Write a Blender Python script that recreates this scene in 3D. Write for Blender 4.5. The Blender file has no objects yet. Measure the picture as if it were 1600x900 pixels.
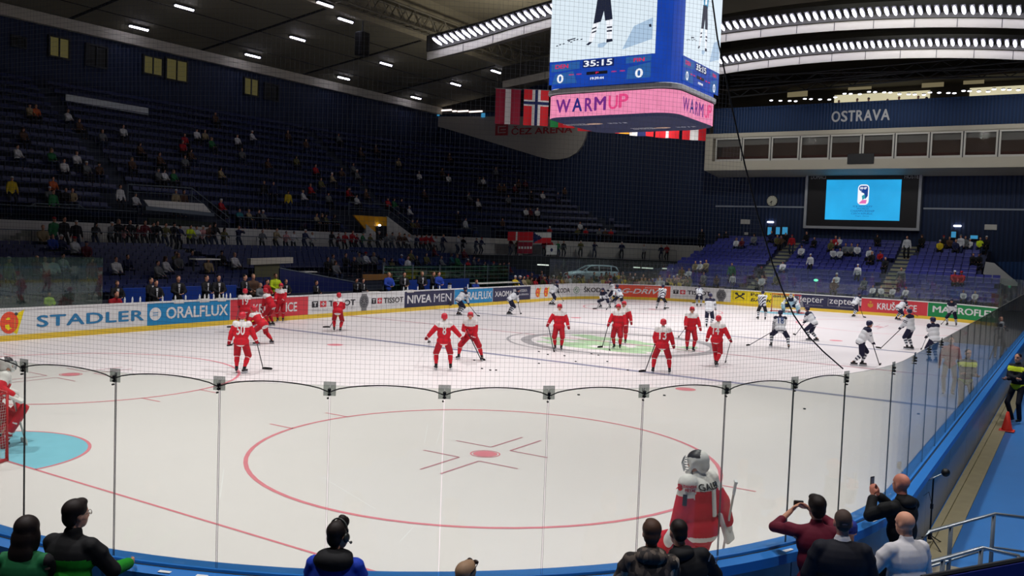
import bpy, bmesh, math, random
from mathutils import Vector, Matrix
from mathutils.bvhtree import BVHTree
random.seed(7)
PI = math.pi
SC = bpy.context.scene
COL = SC.collection

# ---------------------------------------------------------------- camera
CAM = Vector((-4.438, -1.637, 4.2008)); YAW, PITCH, ROLL, FPX = 0.5652, -0.0535, 0.0367, 1400.8
_f = Vector((math.cos(YAW)*math.cos(PITCH), math.sin(YAW)*math.cos(PITCH), math.sin(PITCH)))
_r = _f.cross(Vector((0, 0, 1))).normalized(); _u = _r.cross(_f)
_R = math.cos(ROLL)*_r + math.sin(ROLL)*_u; _U = -math.sin(ROLL)*_r + math.cos(ROLL)*_u
cd = bpy.data.cameras.new('camera'); cam = bpy.data.objects.new('camera', cd); COL.objects.link(cam)
cam.matrix_world = Matrix(((_R.x, _U.x, -_f.x, CAM.x), (_R.y, _U.y, -_f.y, CAM.y), (_R.z, _U.z, -_f.z, CAM.z), (0, 0, 0, 1)))
cd.sensor_width = 36; cd.lens = FPX/1600*36; cd.clip_start = 0.05; cd.clip_end = 400
SC.camera = cam

def ray(px, py):
    return _f + _R*((px-800)/FPX) + _U*((450-py)/FPX)
def at(px, py, axis, val):
    """the point of the place where the sight line of a pixel meets the plane axis = val"""
    d = ray(px, py); t = (val-CAM[axis])/d[axis]
    return CAM + d*t
def project(P):
    d = Vector(P)-CAM; z = d.dot(_f)
    if z < .1: return (-9999, -9999, z)
    return (800+FPX*d.dot(_R)/z, 450-FPX*d.dot(_U)/z, z)

# ---------------------------------------------------------------- world, lights, exposure
W = bpy.data.worlds.new('world'); SC.world = W; W.use_nodes = True
W.node_tree.nodes['Background'].inputs[0].default_value = (.42, .55, .75, 1)
W.node_tree.nodes['Background'].inputs[1].default_value = .012
SC.view_settings.view_transform = 'Standard'; SC.view_settings.look = 'None'
SC.view_settings.exposure = 0; SC.view_settings.gamma = 1; SC.view_settings.use_curve_mapping = False
SC.cycles.max_bounces = 6; SC.cycles.diffuse_bounces = 3; SC.cycles.glossy_bounces = 3
SC.cycles.transparent_max_bounces = 16; SC.cycles.transmission_bounces = 4
SC.cycles.caustics_reflective = False; SC.cycles.caustics_refractive = False
SC.cycles.sample_clamp_indirect = 4
RINK_W = 7000      # watts of each floodlight over the ice
def rink_or_added_light(x, y, z, watts, tx, ty, ang=95, blend=.55, col=(1, .955, .95), tz=0):
    l = bpy.data.lights.new('flood_or_added_spot', 'SPOT'); l.energy = watts; l.spot_size = math.radians(ang); l.spot_blend = blend
    l.color = col; l.shadow_soft_size = .45
    o = bpy.data.objects.new('flood_or_added_spot', l); COL.objects.link(o); o.location = (x, y, z)
    o.rotation_euler = (Vector((tx, ty, tz))-Vector((x, y, z))).to_track_quat('-Z', 'Y').to_euler()
for lx in (4, 17, 30.5, 39.6, 49.4, 57.5):
    for ly in (7.5, 22.5):
        rink_or_added_light(lx, ly, 18.6 if lx < 35 else 16.6, RINK_W*(.62 if lx > 35 else .95), lx, ly+(15-ly)*.12)
for lx, ly in ((-2.5, 9), (2, -2.5), (14, -3), (30, -3)):   # lamps over the aisle outside the near boards
    rink_or_added_light(lx, ly, 17.5, 4000, lx, ly, 80, .8)
# stand lights: the far end stand and the lower left stand are lit from the roof
for ly in (6, 15, 24):
    rink_or_added_light(64.2, ly, 17.6, 1700, 68.5, ly, 62, .8, (.93, .95, 1))
for lx in (16, 32, 48, 62):
    rink_or_added_light(lx, 36, 19.2, {16: 90, 32: 220, 48: 420}.get(lx, 5200), lx if lx < 60 else 66, 41 if lx < 60 else 36, 75 if lx < 60 else 45, .9, (.9, .95, 1))  # the last spot is added to brighten the car corner
# spots added by the lamp rows brighten the beam faces and the end wall
for lx, ly, w in ((44.4, 8, 900), (54.4, 8, 700), (44.4, 26, 500)):
    rink_or_added_light(lx, ly, 17.2, w, lx+10, ly, 100, .8, (1, .98, .93), 17.4)
for ly in (2, 13, 24, 38):
    rink_or_added_light(64.4, ly, 17.3, 1100 if ly < 30 else 700, 77, ly, 80, .9, (1, .97, .9), 10.5 if ly < 30 else 13)
rink_or_added_light(57, 37, 17.2, 1900, 57, 41, 125, .9, (1, .92, .78), 24)  # added warm spot aimed up to brighten the roof and truss
for lx, ly, tx, ty, w in ((30, 23, 32, 45, 500), (47, 23, 52, 45.5, 900), (57.5, 24, 70, 40, 1500)):   # spots added to brighten the walkway wall of the left stand
    rink_or_added_light(lx, ly, 16.4, w, tx, ty, 52, 1, (1, .97, .94), 3)


# ---------------------------------------------------------------- materials
def lin(c):
    c = c/255
    return c/12.92 if c <= .04045 else ((c+.055)/1.055)**2.4
def rgb(r, g, b): return (lin(r), lin(g), lin(b), 1)
MATS = {}
def mat(name, col, rough=.6, metal=0, emit=0, spec=.4, noise=0, scale=8, bump=0):
    if name in MATS: return MATS[name]
    m = bpy.data.materials.new(name); m.use_nodes = True; nt = m.node_tree; b = nt.nodes['Principled BSDF']
    c = rgb(*col)
    b.inputs['Base Color'].default_value = c; b.inputs['Roughness'].default_value = rough
    b.inputs['Metallic'].default_value = metal; b.inputs['Specular IOR Level'].default_value = spec
    if emit:
        b.inputs['Emission Color'].default_value = c; b.inputs['Emission Strength'].default_value = emit
        b.inputs['Base Color'].default_value = (.01, .01, .01, 1)
    if noise or bump:
        tc = nt.nodes.new('ShaderNodeTexCoord'); n = nt.nodes.new('ShaderNodeTexNoise'); n.inputs['Scale'].default_value = scale
        n.inputs['Detail'].default_value = 5
        nt.links.new(tc.outputs['Object'], n.inputs['Vector'])
        if noise:
            mx = nt.nodes.new('ShaderNodeMix'); mx.data_type = 'RGBA'
            mx.inputs[6].default_value = tuple(v*(1-noise) for v in c[:3])+(1,); mx.inputs[7].default_value = tuple(min(1, v*(1+noise)) for v in c[:3])+(1,)
            nt.links.new(n.outputs['Fac'], mx.inputs[0])
            nt.links.new(mx.outputs[2], b.inputs['Emission Color' if emit else 'Base Color'])
        if bump:
            bp = nt.nodes.new('ShaderNodeBump'); bp.inputs['Strength'].default_value = bump; bp.inputs['Distance'].default_value = .02
            nt.links.new(n.outputs['Fac'], bp.inputs['Height']); nt.links.new(bp.outputs['Normal'], b.inputs['Normal'])
    MATS[name] = m
    return m
def corrugated(name, col, axis, pitch, depth=.6, rough=.6):
    m = mat(name, col, rough); nt = m.node_tree; b = nt.nodes['Principled BSDF']
    tc = nt.nodes.new('ShaderNodeTexCoord'); w = nt.nodes.new('ShaderNodeTexWave')
    w.wave_type = 'BANDS'; w.bands_direction = axis; w.inputs['Scale'].default_value = PI/10/pitch; w.wave_profile = 'SIN'
    nt.links.new(tc.outputs['Object'], w.inputs['Vector'])
    mx = nt.nodes.new('ShaderNodeMix'); mx.data_type = 'RGBA'; c = rgb(*col)
    mx.inputs[6].default_value = tuple(v*.8 for v in c[:3])+(1,); mx.inputs[7].default_value = tuple(v*1.2 for v in c[:3])+(1,)
    nt.links.new(w.outputs['Fac'], mx.inputs[0]); nt.links.new(mx.outputs[2], b.inputs['Base Color'])
    bp = nt.nodes.new('ShaderNodeBump'); bp.inputs['Strength'].default_value = depth; bp.inputs['Distance'].default_value = .06
    nt.links.new(w.outputs['Fac'], bp.inputs['Height']); nt.links.new(bp.outputs['Normal'], b.inputs['Normal'])
    return m
def glass_mat(name, tint, grime_or_veil, grime_or_veil_col=(210, 215, 215), ior=1.5, refl=1.0):
    """a pane: what lies behind shows through, the surface mirrors at a glancing angle, a little grime or painted veil scatters light"""
    m = bpy.data.materials.new(name); m.use_nodes = True; nt = m.node_tree; nt.nodes.clear()
    out = nt.nodes.new('ShaderNodeOutputMaterial'); tr = nt.nodes.new('ShaderNodeBsdfTransparent'); tr.inputs[0].default_value = rgb(*tint)
    gl = nt.nodes.new('ShaderNodeBsdfGlossy'); gl.inputs['Roughness'].default_value = .02
    gl.inputs['Color'].default_value = (refl, refl, refl, 1)
    fr = nt.nodes.new('ShaderNodeFresnel'); ge = nt.nodes.new('ShaderNodeNewGeometry'); mr = nt.nodes.new('ShaderNodeMapRange')
    mr.inputs['To Min'].default_value = ior; mr.inputs['To Max'].default_value = 1/ior   # same mirror strength on both faces of the thin pane
    nt.links.new(ge.outputs['Backfacing'], mr.inputs['Value']); nt.links.new(mr.outputs[0], fr.inputs[0])
    m1 = nt.nodes.new('ShaderNodeMixShader'); nt.links.new(fr.outputs[0], m1.inputs[0]); nt.links.new(tr.outputs[0], m1.inputs[1]); nt.links.new(gl.outputs[0], m1.inputs[2])
    last = m1
    if grime_or_veil:
        di = nt.nodes.new('ShaderNodeBsdfDiffuse'); di.inputs[0].default_value = rgb(*grime_or_veil_col)
        tl = nt.nodes.new('ShaderNodeBsdfTranslucent'); tl.inputs[0].default_value = rgb(*grime_or_veil_col)
        ad = nt.nodes.new('ShaderNodeMixShader'); ad.inputs[0].default_value = .5; nt.links.new(di.outputs[0], ad.inputs[1]); nt.links.new(tl.outputs[0], ad.inputs[2])
        m2 = nt.nodes.new('ShaderNodeMixShader'); m2.inputs[0].default_value = grime_or_veil
        nt.links.new(m1.outputs[0], m2.inputs[1]); nt.links.new(ad.outputs[0], m2.inputs[2]); last = m2
    nt.links.new(last.outputs[0], out.inputs[0]); MATS[name] = m
    return m

# ---------------------------------------------------------------- object helpers
def tag(o, label=None, cat=None, group=None, kind=None):
    if label: o['label'] = label
    if cat: o['category'] = cat
    if group: o['group'] = group
    if kind: o['kind'] = kind
    return o
def empty(name, loc=(0, 0, 0), rz=0, parent=None):
    o = bpy.data.objects.new(name, None); COL.objects.link(o); o.location = loc; o.rotation_euler = (0, 0, rz); o.empty_display_size = .1
    if parent: o.parent = parent
    return o
def link(name, mesh, parent=None):
    o = bpy.data.objects.new(name, mesh); COL.objects.link(o)
    if parent: o.parent = parent
    return o
class MB:
    def __init__(s): s.v = []; s.f = []; s.m = []
    def add(s, vs, fs, mi=0):
        n = len(s.v); s.v += [tuple(v) for v in vs]
        for f in fs: s.f.append(tuple(i+n for i in f)); s.m.append(mi)
        return s
    def box(s, lo, hi, mi=0, M=None):
        x0, y0, z0 = lo; x1, y1, z1 = hi
        vs = [(x0, y0, z0), (x1, y0, z0), (x1, y1, z0), (x0, y1, z0), (x0, y0, z1), (x1, y0, z1), (x1, y1, z1), (x0, y1, z1)]
        if M: vs = [M @ Vector(v) for v in vs]
        return s.add(vs, [(3, 2, 1, 0), (4, 5, 6, 7), (0, 1, 5, 4), (1, 2, 6, 5), (2, 3, 7, 6), (3, 0, 4, 7)], mi)
    def bbox(s, lo, hi, b, mi=0, M=None):
        """a box with chamfered vertical and horizontal edges"""
        x0, y0, z0 = lo; x1, y1, z1 = hi; R = []
        for z, i in ((z0, b), (z0+b, 0), (z1-b, 0), (z1, b)):
            R.append([(x0+i+b, y0+i, z), (x1-i-b, y0+i, z), (x1-i, y0+i+b, z), (x1-i, y1-i-b, z), (x1-i-b, y1-i, z), (x0+i+b, y1-i, z), (x0+i, y1-i-b, z), (x0+i, y0+i+b, z)])
        return s.loft(R, mi, True, M)
    def loft(s, rings, mi=0, caps=True, M=None, closed=True):
        k = len(rings[0]); vs = [M @ Vector(v) if M else v for r in rings for v in r]; fs = []
        for i in range(len(rings)-1):
            for j in range(k if closed else k-1):
                a, b = i*k+j, i*k+(j+1) % k
                fs.append((a, b, b+k, a+k))
        if caps: fs.append(tuple(range(k-1, -1, -1))); fs.append(tuple((len(rings)-1)*k+j for j in range(k)))
        return s.add(vs, fs, mi)
    def tube(s, pts, r, n=6, mi=0, caps=True):
        pts = [Vector(p) for p in pts]; rings = []; up = Vector((0, 0, 1))
        for i, p in enumerate(pts):
            d = (pts[min(i+1, len(pts)-1)]-pts[max(i-1, 0)]).normalized()
            a = d.cross(up if abs(d.z) < .95 else Vector((1, 0, 0))).normalized(); b = d.cross(a)
            rr = r[i] if isinstance(r, (list, tuple)) else r
            rings.append([p+a*rr*math.cos(2*PI*j/n)+b*rr*math.sin(2*PI*j/n) for j in range(n)])
        return s.loft(rings, mi, caps)
    def ell(s, c, rad, mi=0, M=None, n=12, k=8, t0=0, t1=PI):
        c = Vector(c); rings = []
        for i in range(k+1):
            t = t0+(t1-t0)*i/k; t = min(max(t, .02), PI-.02)
            rings.append([Vector((rad[0]*math.sin(t)*math.cos(2*PI*j/n), rad[1]*math.sin(t)*math.sin(2*PI*j/n), rad[2]*math.cos(t))) for j in range(n)])
        rings = [[c+(M @ v if M else v) for v in r] for r in rings][::-1]
        return s.loft(rings, mi, True)
    def cap(s, p0, p1, r0, r1, mi=0, n=10):
        """a tapered limb with round ends"""
        p0, p1 = Vector(p0), Vector(p1); d = p1-p0
        if d.length < 1e-5: d = Vector((0, 0, 1e-4))
        d.normalize(); pts = []; rs = []
        for a in (-80, -50, -20): pts.append(p0+d*r0*math.sin(math.radians(a))); rs.append(r0*math.cos(math.radians(a)))
        for a in (20, 50, 80): pts.append(p1+d*r1*math.sin(math.radians(a))); rs.append(r1*math.cos(math.radians(a)))
        a = d.cross(Vector((0, 0, 1)) if abs(d.z) < .95 else Vector((1, 0, 0))).normalized(); b = d.cross(a)
        return s.loft([[p+a*r*math.cos(2*PI*j/n)+b*r*math.sin(2*PI*j/n) for j in range(n)] for p, r in zip(pts, rs)], mi)
    def poly(s, pts, mi=0): return s.add(pts, [tuple(range(len(pts)))], mi)
    def prism(s, pts, vec, mi=0):
        n = len(pts); vec = Vector(vec); a = [Vector(p) for p in pts]
        return s.add(a+[p+vec for p in a], [tuple(range(n-1, -1, -1)), tuple(range(n, 2*n))]+[(i, (i+1) % n, (i+1) % n+n, i+n) for i in range(n)], mi)
    def mesh(s, name, mats=(), smooth=False):
        me = bpy.data.meshes.new(name); me.from_pydata(s.v, [], s.f)
        for m in (mats if isinstance(mats, (list, tuple)) else [mats]): me.materials.append(m)
        me.polygons.foreach_set('material_index', s.m)
        if smooth: me.polygons.foreach_set('use_smooth', [True]*len(s.f))
        me.update(); return me
    def build(s, name, mats, parent=None, smooth=False): return link(name, s.mesh(name, mats, smooth), parent)

# a side scene in which solids are merged and lettering is turned into meshes
TMP = bpy.data.scenes.new('workbench')
def evaluated(o):
    TMP.collection.objects.link(o); vl = TMP.view_layers[0]; vl.update(); dg = vl.depsgraph
    me = bpy.data.meshes.new_from_object(o.evaluated_get(dg)); d = o.data; bpy.data.objects.remove(o)
    return me
def merge(mb, voxel, smooth=3, mats=(), pick=None, name='merged'):
    """one continuous skin round overlapping solids; pick(centre) chooses a face's material"""
    me = bpy.data.meshes.new(name); me.from_pydata(mb.v, [], mb.f); o = bpy.data.objects.new(name, me)
    r = o.modifiers.new('r', 'REMESH'); r.mode = 'VOXEL'; r.voxel_size = voxel; r.adaptivity = 0
    if smooth: k = o.modifiers.new('s', 'SMOOTH'); k.iterations = smooth; k.factor = .5
    out = evaluated(o); bpy.data.meshes.remove(me); out.name = name; out.materials.clear()
    for m in (mats if isinstance(mats, (list, tuple)) else [mats]): out.materials.append(m)
    if pick:
        for p in out.polygons: p.material_index = pick(p.center)
    else:
        out.polygons.foreach_set('material_index', [0]*len(out.polygons))
    out.polygons.foreach_set('use_smooth', [True]*len(out.polygons))
    return out
TEXTS = {}
def text_flat(t, bold=.02, shear=0, space=1.0):
    """lettering as a flat mesh scaled into the unit box; returns verts, faces, width/height"""
    key = (t, bold, shear, space)
    if key in TEXTS: return TEXTS[key]
    c = bpy.data.curves.new('t', 'FONT'); c.body = t; c.resolution_u = 3; c.shear = shear; c.space_character = space
    me = evaluated(bpy.data.objects.new('t', c)); bpy.data.curves.remove(c)
    vs = [v.co.copy() for v in me.vertices]; fs = [tuple(p.vertices) for p in me.polygons]; bpy.data.meshes.remove(me)
    if bold > 0:      # a heavier stroke: the same letters laid over themselves a little to each side
        b = bold*1.5; n = len(vs); base = list(vs); bf = list(fs)
        for dx, dy in ((b, 0), (-b, 0), (0, b*.7), (0, -b*.7)):
            k = len(vs); vs += [v+Vector((dx, dy, 0)) for v in base]; fs += [tuple(i+k for i in f) for f in bf]
    x0 = min(v.x for v in vs); x1 = max(v.x for v in vs); y0 = min(v.y for v in vs); y1 = max(v.y for v in vs)
    TEXTS[key] = ([((v.x-x0)/(x1-x0), (v.y-y0)/(y1-y0)) for v in vs], fs, (x1-x0)/(y1-y0))
    return TEXTS[key]
def put_text(mb, t, fn, u0, u1, v0, v1, mi=0, bold=.02, shear=0, space=1.0):
    vs, fs, _ = text_flat(t, bold, shear, space)
    P = [Vector(fn(u0+(u1-u0)*x, v0+(v1-v0)*y)) for x, y in vs]
    if bold > 0:      # each overlaid copy lies a hair in front of the one before
        o = Vector(fn(u0, v0)); nn = (Vector(fn(u0+(u1-u0)*.05, v0))-o).cross(Vector(fn(u0, v1))-o).normalized(); k = len(P)//5
        P = [p+nn*(.0018*(i//k)) for i, p in enumerate(P)]
    mb.add(P, fs, mi)
def plane_fn(o, ux, uy):
    o, ux, uy = Vector(o), Vector(ux), Vector(uy)
    return lambda u, v: o+ux*u+uy*v
WORDS = 'zeroth first second third fourth fifth sixth seventh eighth ninth tenth eleventh twelfth'.split()
NUMW = 'zero one two three four five six seven eight nine ten eleven twelve thirteen fourteen fifteen sixteen seventeen eighteen'.split()
def nth(n):
    if n <= 12: return WORDS[n]
    return f"{n}{'th' if 10 <= n % 100 <= 20 else {1: 'st', 2: 'nd', 3: 'rd'}.get(n % 10, 'th')}"
# ================================================================ materials of the place
m_ice = mat('ice', (226, 221, 221), .42, spec=.25, noise=.025, scale=.7)
m_red = mat('ice_red_paint', (222, 132, 144), .45, spec=.25, noise=.12, scale=3)
m_redline = mat('ice_red_line', (190, 132, 142), .45, spec=.25)
m_blueline = mat('ice_blue_line', (140, 142, 164), .45, spec=.25)
m_crease = mat('ice_crease_blue', (128, 196, 216), .45, spec=.25, noise=.12, scale=2.5)
m_ring = mat('ice_grey_ring', (160, 158, 160), .45, spec=.25, noise=.15, scale=1.5)
m_green = mat('ice_green_smear', (168, 200, 160), .45, spec=.25, noise=.2, scale=.8)
m_scratch = mat('ice_scratch', (236, 236, 238), .5, spec=.25)
m_wall = corrugated('corrugated_blue_cladding', (19, 38, 72), 'Y', .34, .7)
m_wallx = corrugated('corrugated_blue_cladding_long', (17, 34, 66), 'X', .34, .7)
m_band = corrugated('corrugated_blue_parapet', (26, 56, 100), 'Y', .26, .7)
m_ceil = mat('dark_ceiling_board', (120, 116, 98), .8, noise=.08, scale=.3)
m_joint = mat('black_joint', (12, 12, 12), .8)
m_white = mat('white_plaster', (205, 205, 200), .7, noise=.04, scale=1)
m_offwhite = mat('off_white_panel', (188, 184, 170), .6, noise=.05, scale=.8)
m_grey = mat('grey_panel', (150, 154, 158), .55, noise=.05, scale=2)
m_steel = mat('galvanised_steel', (150, 158, 165), .35, metal=.85)
m_rail = mat('grey_rail_paint', (92, 104, 116), .5)
m_black = mat('black_plastic', (16, 16, 18), .5)
m_dark = mat('dark_grey', (38, 40, 44), .6)
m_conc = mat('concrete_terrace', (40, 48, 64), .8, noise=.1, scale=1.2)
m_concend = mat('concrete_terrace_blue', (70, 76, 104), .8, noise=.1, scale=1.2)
m_stair = mat('concrete_stairs', (150, 150, 128), .8, noise=.12, scale=2)
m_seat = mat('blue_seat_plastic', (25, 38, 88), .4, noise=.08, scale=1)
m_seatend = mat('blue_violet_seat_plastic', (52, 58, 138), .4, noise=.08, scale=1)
m_yellowwall = mat('yellow_wall', (236, 168, 10), .6)
m_lamp = mat('white_lamp', (236, 232, 255), .4, emit=14)
m_lampdim = mat('small_white_lamp', (240, 240, 255), .4, emit=5)
m_warm = mat('warm_lit_lounge', (240, 230, 190), .6, emit=.7, noise=.1, scale=.4)
m_glassdark = mat('dark_suite_glazing', (40, 36, 34), .15, spec=.6)
m_cap = mat('blue_board_cap', (40, 122, 206), .4, noise=.08, scale=3)
m_boardwhite = mat('white_board', (222, 224, 224), .35, spec=.4)
m_kick = mat('yellow_kick_plate', (226, 194, 62), .4)
m_out = mat('grey_board_back', (142, 148, 158), .35, noise=.06, scale=1.5)
m_bluefloor = mat('blue_rubber_floor', (46, 112, 182), .45, noise=.1, scale=1.6)
m_khaki = mat('khaki_strip', (158, 150, 118), .7, noise=.15, scale=4)
m_paper = mat('white_paper', (235, 238, 240), .6)

# ================================================================ the rink outline
X0, X1, Y0, Y1 = .32, 60.15, .32, 30.05
RN, RF = 7.68, 8.05
ARC = []   # (kind, length, data) clockwise from the far left corner of the long far side
def _segs():
    a = []
    a.append(('l', Vector((X0+RN, Y1)), Vector((1, 0)), X1-RF-X0-RN))
    a.append(('a', Vector((X1-RF, Y1-RF)), RF, 90))
    a.append(('l', Vector((X1, Y1-RF)), Vector((0, -1)), Y1-Y0-2*RF))
    a.append(('a', Vector((X1-RF, Y0+RF)), RF, 0))
    a.append(('l', Vector((X1-RF, Y0)), Vector((-1, 0)), X1-RF-X0-RN))
    a.append(('a', Vector((X0+RN, Y0+RN)), RN, -90))
    a.append(('l', Vector((X0, Y0+RN)), Vector((0, 1)), Y1-Y0-2*RN))
    a.append(('a', Vector((X0+RN, Y1-RN)), RN, 180))
    return a
SEG = _segs(); SEGL = [(s[3] if s[0] == 'l' else s[2]*PI/2) for s in SEG]; PERIM = sum(SEGL)
SCUM = [sum(SEGL[:i]) for i in range(9)]
def rim(s, off=0, z=0):
    """point of the rink outline at arc length s, moved outward by off"""
    s %= PERIM
    for i, L in enumerate(SEGL):
        if s <= L or i == 7: break
        s -= L
    g = SEG[i]
    if g[0] == 'l':
        p = g[1]+g[2]*s; n = Vector((-g[2].y, g[2].x))
    else:
        a = math.radians(g[3])-s/g[2]; n = Vector((math.cos(a), math.sin(a))); p = g[1]+n*g[2]
    p = p+n*off
    return Vector((p.x, p.y, z))
def samples(s0, s1, step=.6):
    """arc lengths from s0 to s1, fine on the curves"""
    out = [s0]; s = s0
    while s < s1-1e-6:
        k = s % PERIM; i = max(j for j in range(8) if SCUM[j] <= k+1e-7)
        lim = s+(SCUM[i+1]-k); st = 4.0 if SEG[i][0] == 'l' else step
        s = min(s+st, s1, lim if lim > s+1e-6 else s+st); out.append(s)
    return out
def rim_solid(mb, s0, s1, prof, mi=0, step=.6):
    """sweep a closed (offset, z) profile along the outline"""
    return mb.loft([[rim(s, o, z) for o, z in prof] for s in samples(s0, s1, step)], mi, True)
def s_from_px(px, lo, hi, z=.6):
    for _ in range(50):
        mid = (lo+hi)/2
        if project(rim(mid, 0, z))[0] < px: lo = mid
        else: hi = mid
    return (lo+hi)/2

# ---------------------------------------------------------------- ice with its painted lines (one surface)
ice = MB()
ice.poly([rim(s, .02, 0) for s in samples(0, PERIM-.01, .5)][::-1], 0)
LZ = .004
def ring(cx, cy, r0, r1, mi, a0=0, a1=2*PI, n=72, z=LZ):
    for i in range(n):
        a, b = a0+(a1-a0)*i/n, a0+(a1-a0)*(i+1)/n
        ice.poly([(cx+r0*math.cos(a), cy+r0*math.sin(a), z), (cx+r1*math.cos(a), cy+r1*math.sin(a), z), (cx+r1*math.cos(b), cy+r1*math.sin(b), z), (cx+r0*math.cos(b), cy+r0*math.sin(b), z)], mi)
def strip(x0, y0, x1, y1, w, mi, z=LZ):
    d = Vector((x1-x0, y1-y0)).normalized(); n = Vector((-d.y, d.x))*w/2
    ice.poly([(x0-n.x, y0-n.y, z), (x1-n.x, y1-n.y, z), (x1+n.x, y1+n.y, z), (x0+n.x, y0+n.y, z)], mi)
def yspan(x):
    if x < X0+RN: d = math.sqrt(max(RN**2-(X0+RN-x)**2, 0)); return Y0+RN-d, Y1-RN+d
    if x > X1-RF: d = math.sqrt(max(RF**2-(x-X1+RF)**2, 0)); return Y0+RF-d, Y1-RF+d
    return Y0, Y1
GX = (4.0, 56.1)
for gx in GX:
    a, b = yspan(gx); strip(gx, a, gx, b, .05, 1)
    sg = 1 if gx < 30 else -1
    n = 40; pts = [(gx+sg*1.8*math.cos(-PI/2+PI*i/n), 15+1.8*math.sin(-PI/2+PI*i/n), LZ*.6) for i in range(n+1)]
    ice.poly(pts if sg > 0 else pts[::-1], 4)
    ring(gx, 15, 1.78, 1.84, 1, *((-PI/2, PI/2) if sg > 0 else (PI/2, 3*PI/2)), n=40)
    for sy in (8, 22):
        cx, cy = gx+sg*6, sy
        ring(cx, cy, 4.46, 4.54, 1); ring(cx, cy, .0, .24, 1, n=28); ring(cx, cy, .27, .3, 1, n=28)
        for qx in (-1, 1):
            for qy in (-1, 1):
                strip(cx+qx*.55, cy+qy*.23, cx+qx*1.75, cy+qy*.23, .05, 2); strip(cx+qx*.55, cy+qy*.23, cx+qx*.55, cy+qy*1.1, .05, 2)
            for qy in (-1, 1): strip(cx+qx*.85, cy+qy*4.4, cx+qx*.85, cy+qy*5.1, .05, 1)
for bx in (22.86, 37.2): strip(bx, Y0, bx, Y1, .3, 3)
strip(30, Y0, 30, Y1, .16, 2)
ring(30, 15, 4.44, 4.56, 5); ring(30, 14.7, 3.75, 4.2, 5, z=LZ*1.5); ring(30, 15, 0, .2, 3, n=20, z=LZ*2)
rr = random.Random(3)
for k in range(34):       # the green logo worn down to streaks
    yy = 14.8+rr.uniform(-3.1, 3.1); xx = 29.6+rr.uniform(-2.2, 1.9); L = rr.uniform(.6, 1.7)*(1-abs(yy-14.8)/4.4); w = rr.uniform(.12, .5)
    n = 14; ice.poly([(xx+w*math.cos(2*PI*i/n), yy+L*math.sin(2*PI*i/n), LZ*(.5+k*.01)) for i in range(n)], 6)
for nx in (20.5, 39.6):
    for ny in (8, 22): ring(nx, ny, 0, .3, 1, n=24)
for k in range(70):       # skate scratches
    x, y, a, L = rr.uniform(3, 40), rr.uniform(3, 27), rr.uniform(0, PI), rr.uniform(.5, 3)
    strip(x, y, x+L*math.cos(a), y+L*math.sin(a), .012, 7, LZ*.4)
tag(ice.build('floor_ice', [m_ice, m_red, m_redline, m_blueline, m_crease, m_ring, m_green, m_scratch]), 'white hockey rink ice with red and blue lines and circles', kind='structure')

# ---------------------------------------------------------------- floors round the rink
fl = MB(); fl.poly([(-8, -12, -.03), (80, -12, -.03), (80, 60.5, -.03), (-8, 60.5, -.03)])
tag(fl.build('floor', [mat('dark_arena_floor', (48, 52, 60), .6, noise=.1, scale=1)]), kind='structure')
bf = MB(); bf.box((-6, -12, -.028), (44, 1.8, -.012))
tag(bf.build('floor_blue', [m_bluefloor]), 'blue rubber floor along the near side of the rink', kind='structure')
ks = MB(); rim_solid(ks, SCUM[4], SCUM[5]+3, [(.24, -.012), (.62, -.012), (.62, .012), (.24, .012)]); rim_solid(ks, SCUM[4], SCUM[5]+3, [(.3, .012), (.36, .012), (.36, .05), (.3, .05)])
tag(ks.build('trim_kerb', [m_khaki]), 'khaki strip at the foot of the near boards', kind='structure')

# ---------------------------------------------------------------- walls
we = MB(); we.box((77, 28, 0), (77.5, 60.9, 24)); we.box((77, -12, 0), (77.5, 28, 15.1))
tag(we.build('wall_end', [m_wall]), kind='structure')
wl = MB(); wl.box((-6, 60.5, 0), (77.5, 60.9, 24))
tag(wl.build('wall_left', [m_wallx]), kind='structure')
st = MB()
for a, b in ((1118, 1257), (1443, 1602)):
    p, q = at(a, 323, 0, 76.95), at(b, 327, 0, 76.95); st.box((76.93, min(p.y, q.y), 8.0), (77, max(p.y, q.y), 8.13))
tag(st.build('trim_1', [mat('pale_stripe', (150, 160, 175), .6)]), 'thin pale stripe along the blue end wall', kind='structure')
# lit openings of the boxes at the top of the left wall
m_boxlit = mat('dim_lit_box', (120, 112, 66), .6, emit=.3); m_boxdim = mat('dim_box_glass', (24, 26, 22), .3)
m_cyanlit = mat('cyan_lit_glass', (70, 170, 225), .4, emit=.55)
wi = 0
for x0, y0, x1, y1, mm in ((77, 63, 106, 86, m_boxlit), (224, 93, 252, 113, m_boxlit), (259, 98, 291, 122, m_boxlit), (381, 126, 402, 146, m_boxlit), (413, 135, 433, 153, m_boxdim), (19, 61, 38, 70, m_boxdim), (135, 76, 165, 100, m_boxdim)):
    wi += 1; p, q = at(x0, y1, 1, 60.45), at(x1, y0, 1, 60.45); w = MB()
    w.box((p.x, 60.4, p.z), (q.x, 60.5, q.z)); o = tag(w.build(f'window_{wi}', [mm]), kind='structure')
    f = MB(); t = .12
    for lo, hi in (((p.x-t, 60.3, p.z-t), (q.x+t, 60.5, p.z)), ((p.x-t, 60.3, q.z), (q.x+t, 60.5, q.z+t)), ((p.x-t, 60.3, p.z), (p.x, 60.5, q.z)), ((q.x, 60.3, p.z), (q.x+t, 60.5, q.z)), (((p.x+q.x)/2-.05, 60.32, p.z), ((p.x+q.x)/2+.05, 60.5, q.z))): f.box(lo, hi)
    f.build('window_frame', [m_dark], o)

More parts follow.
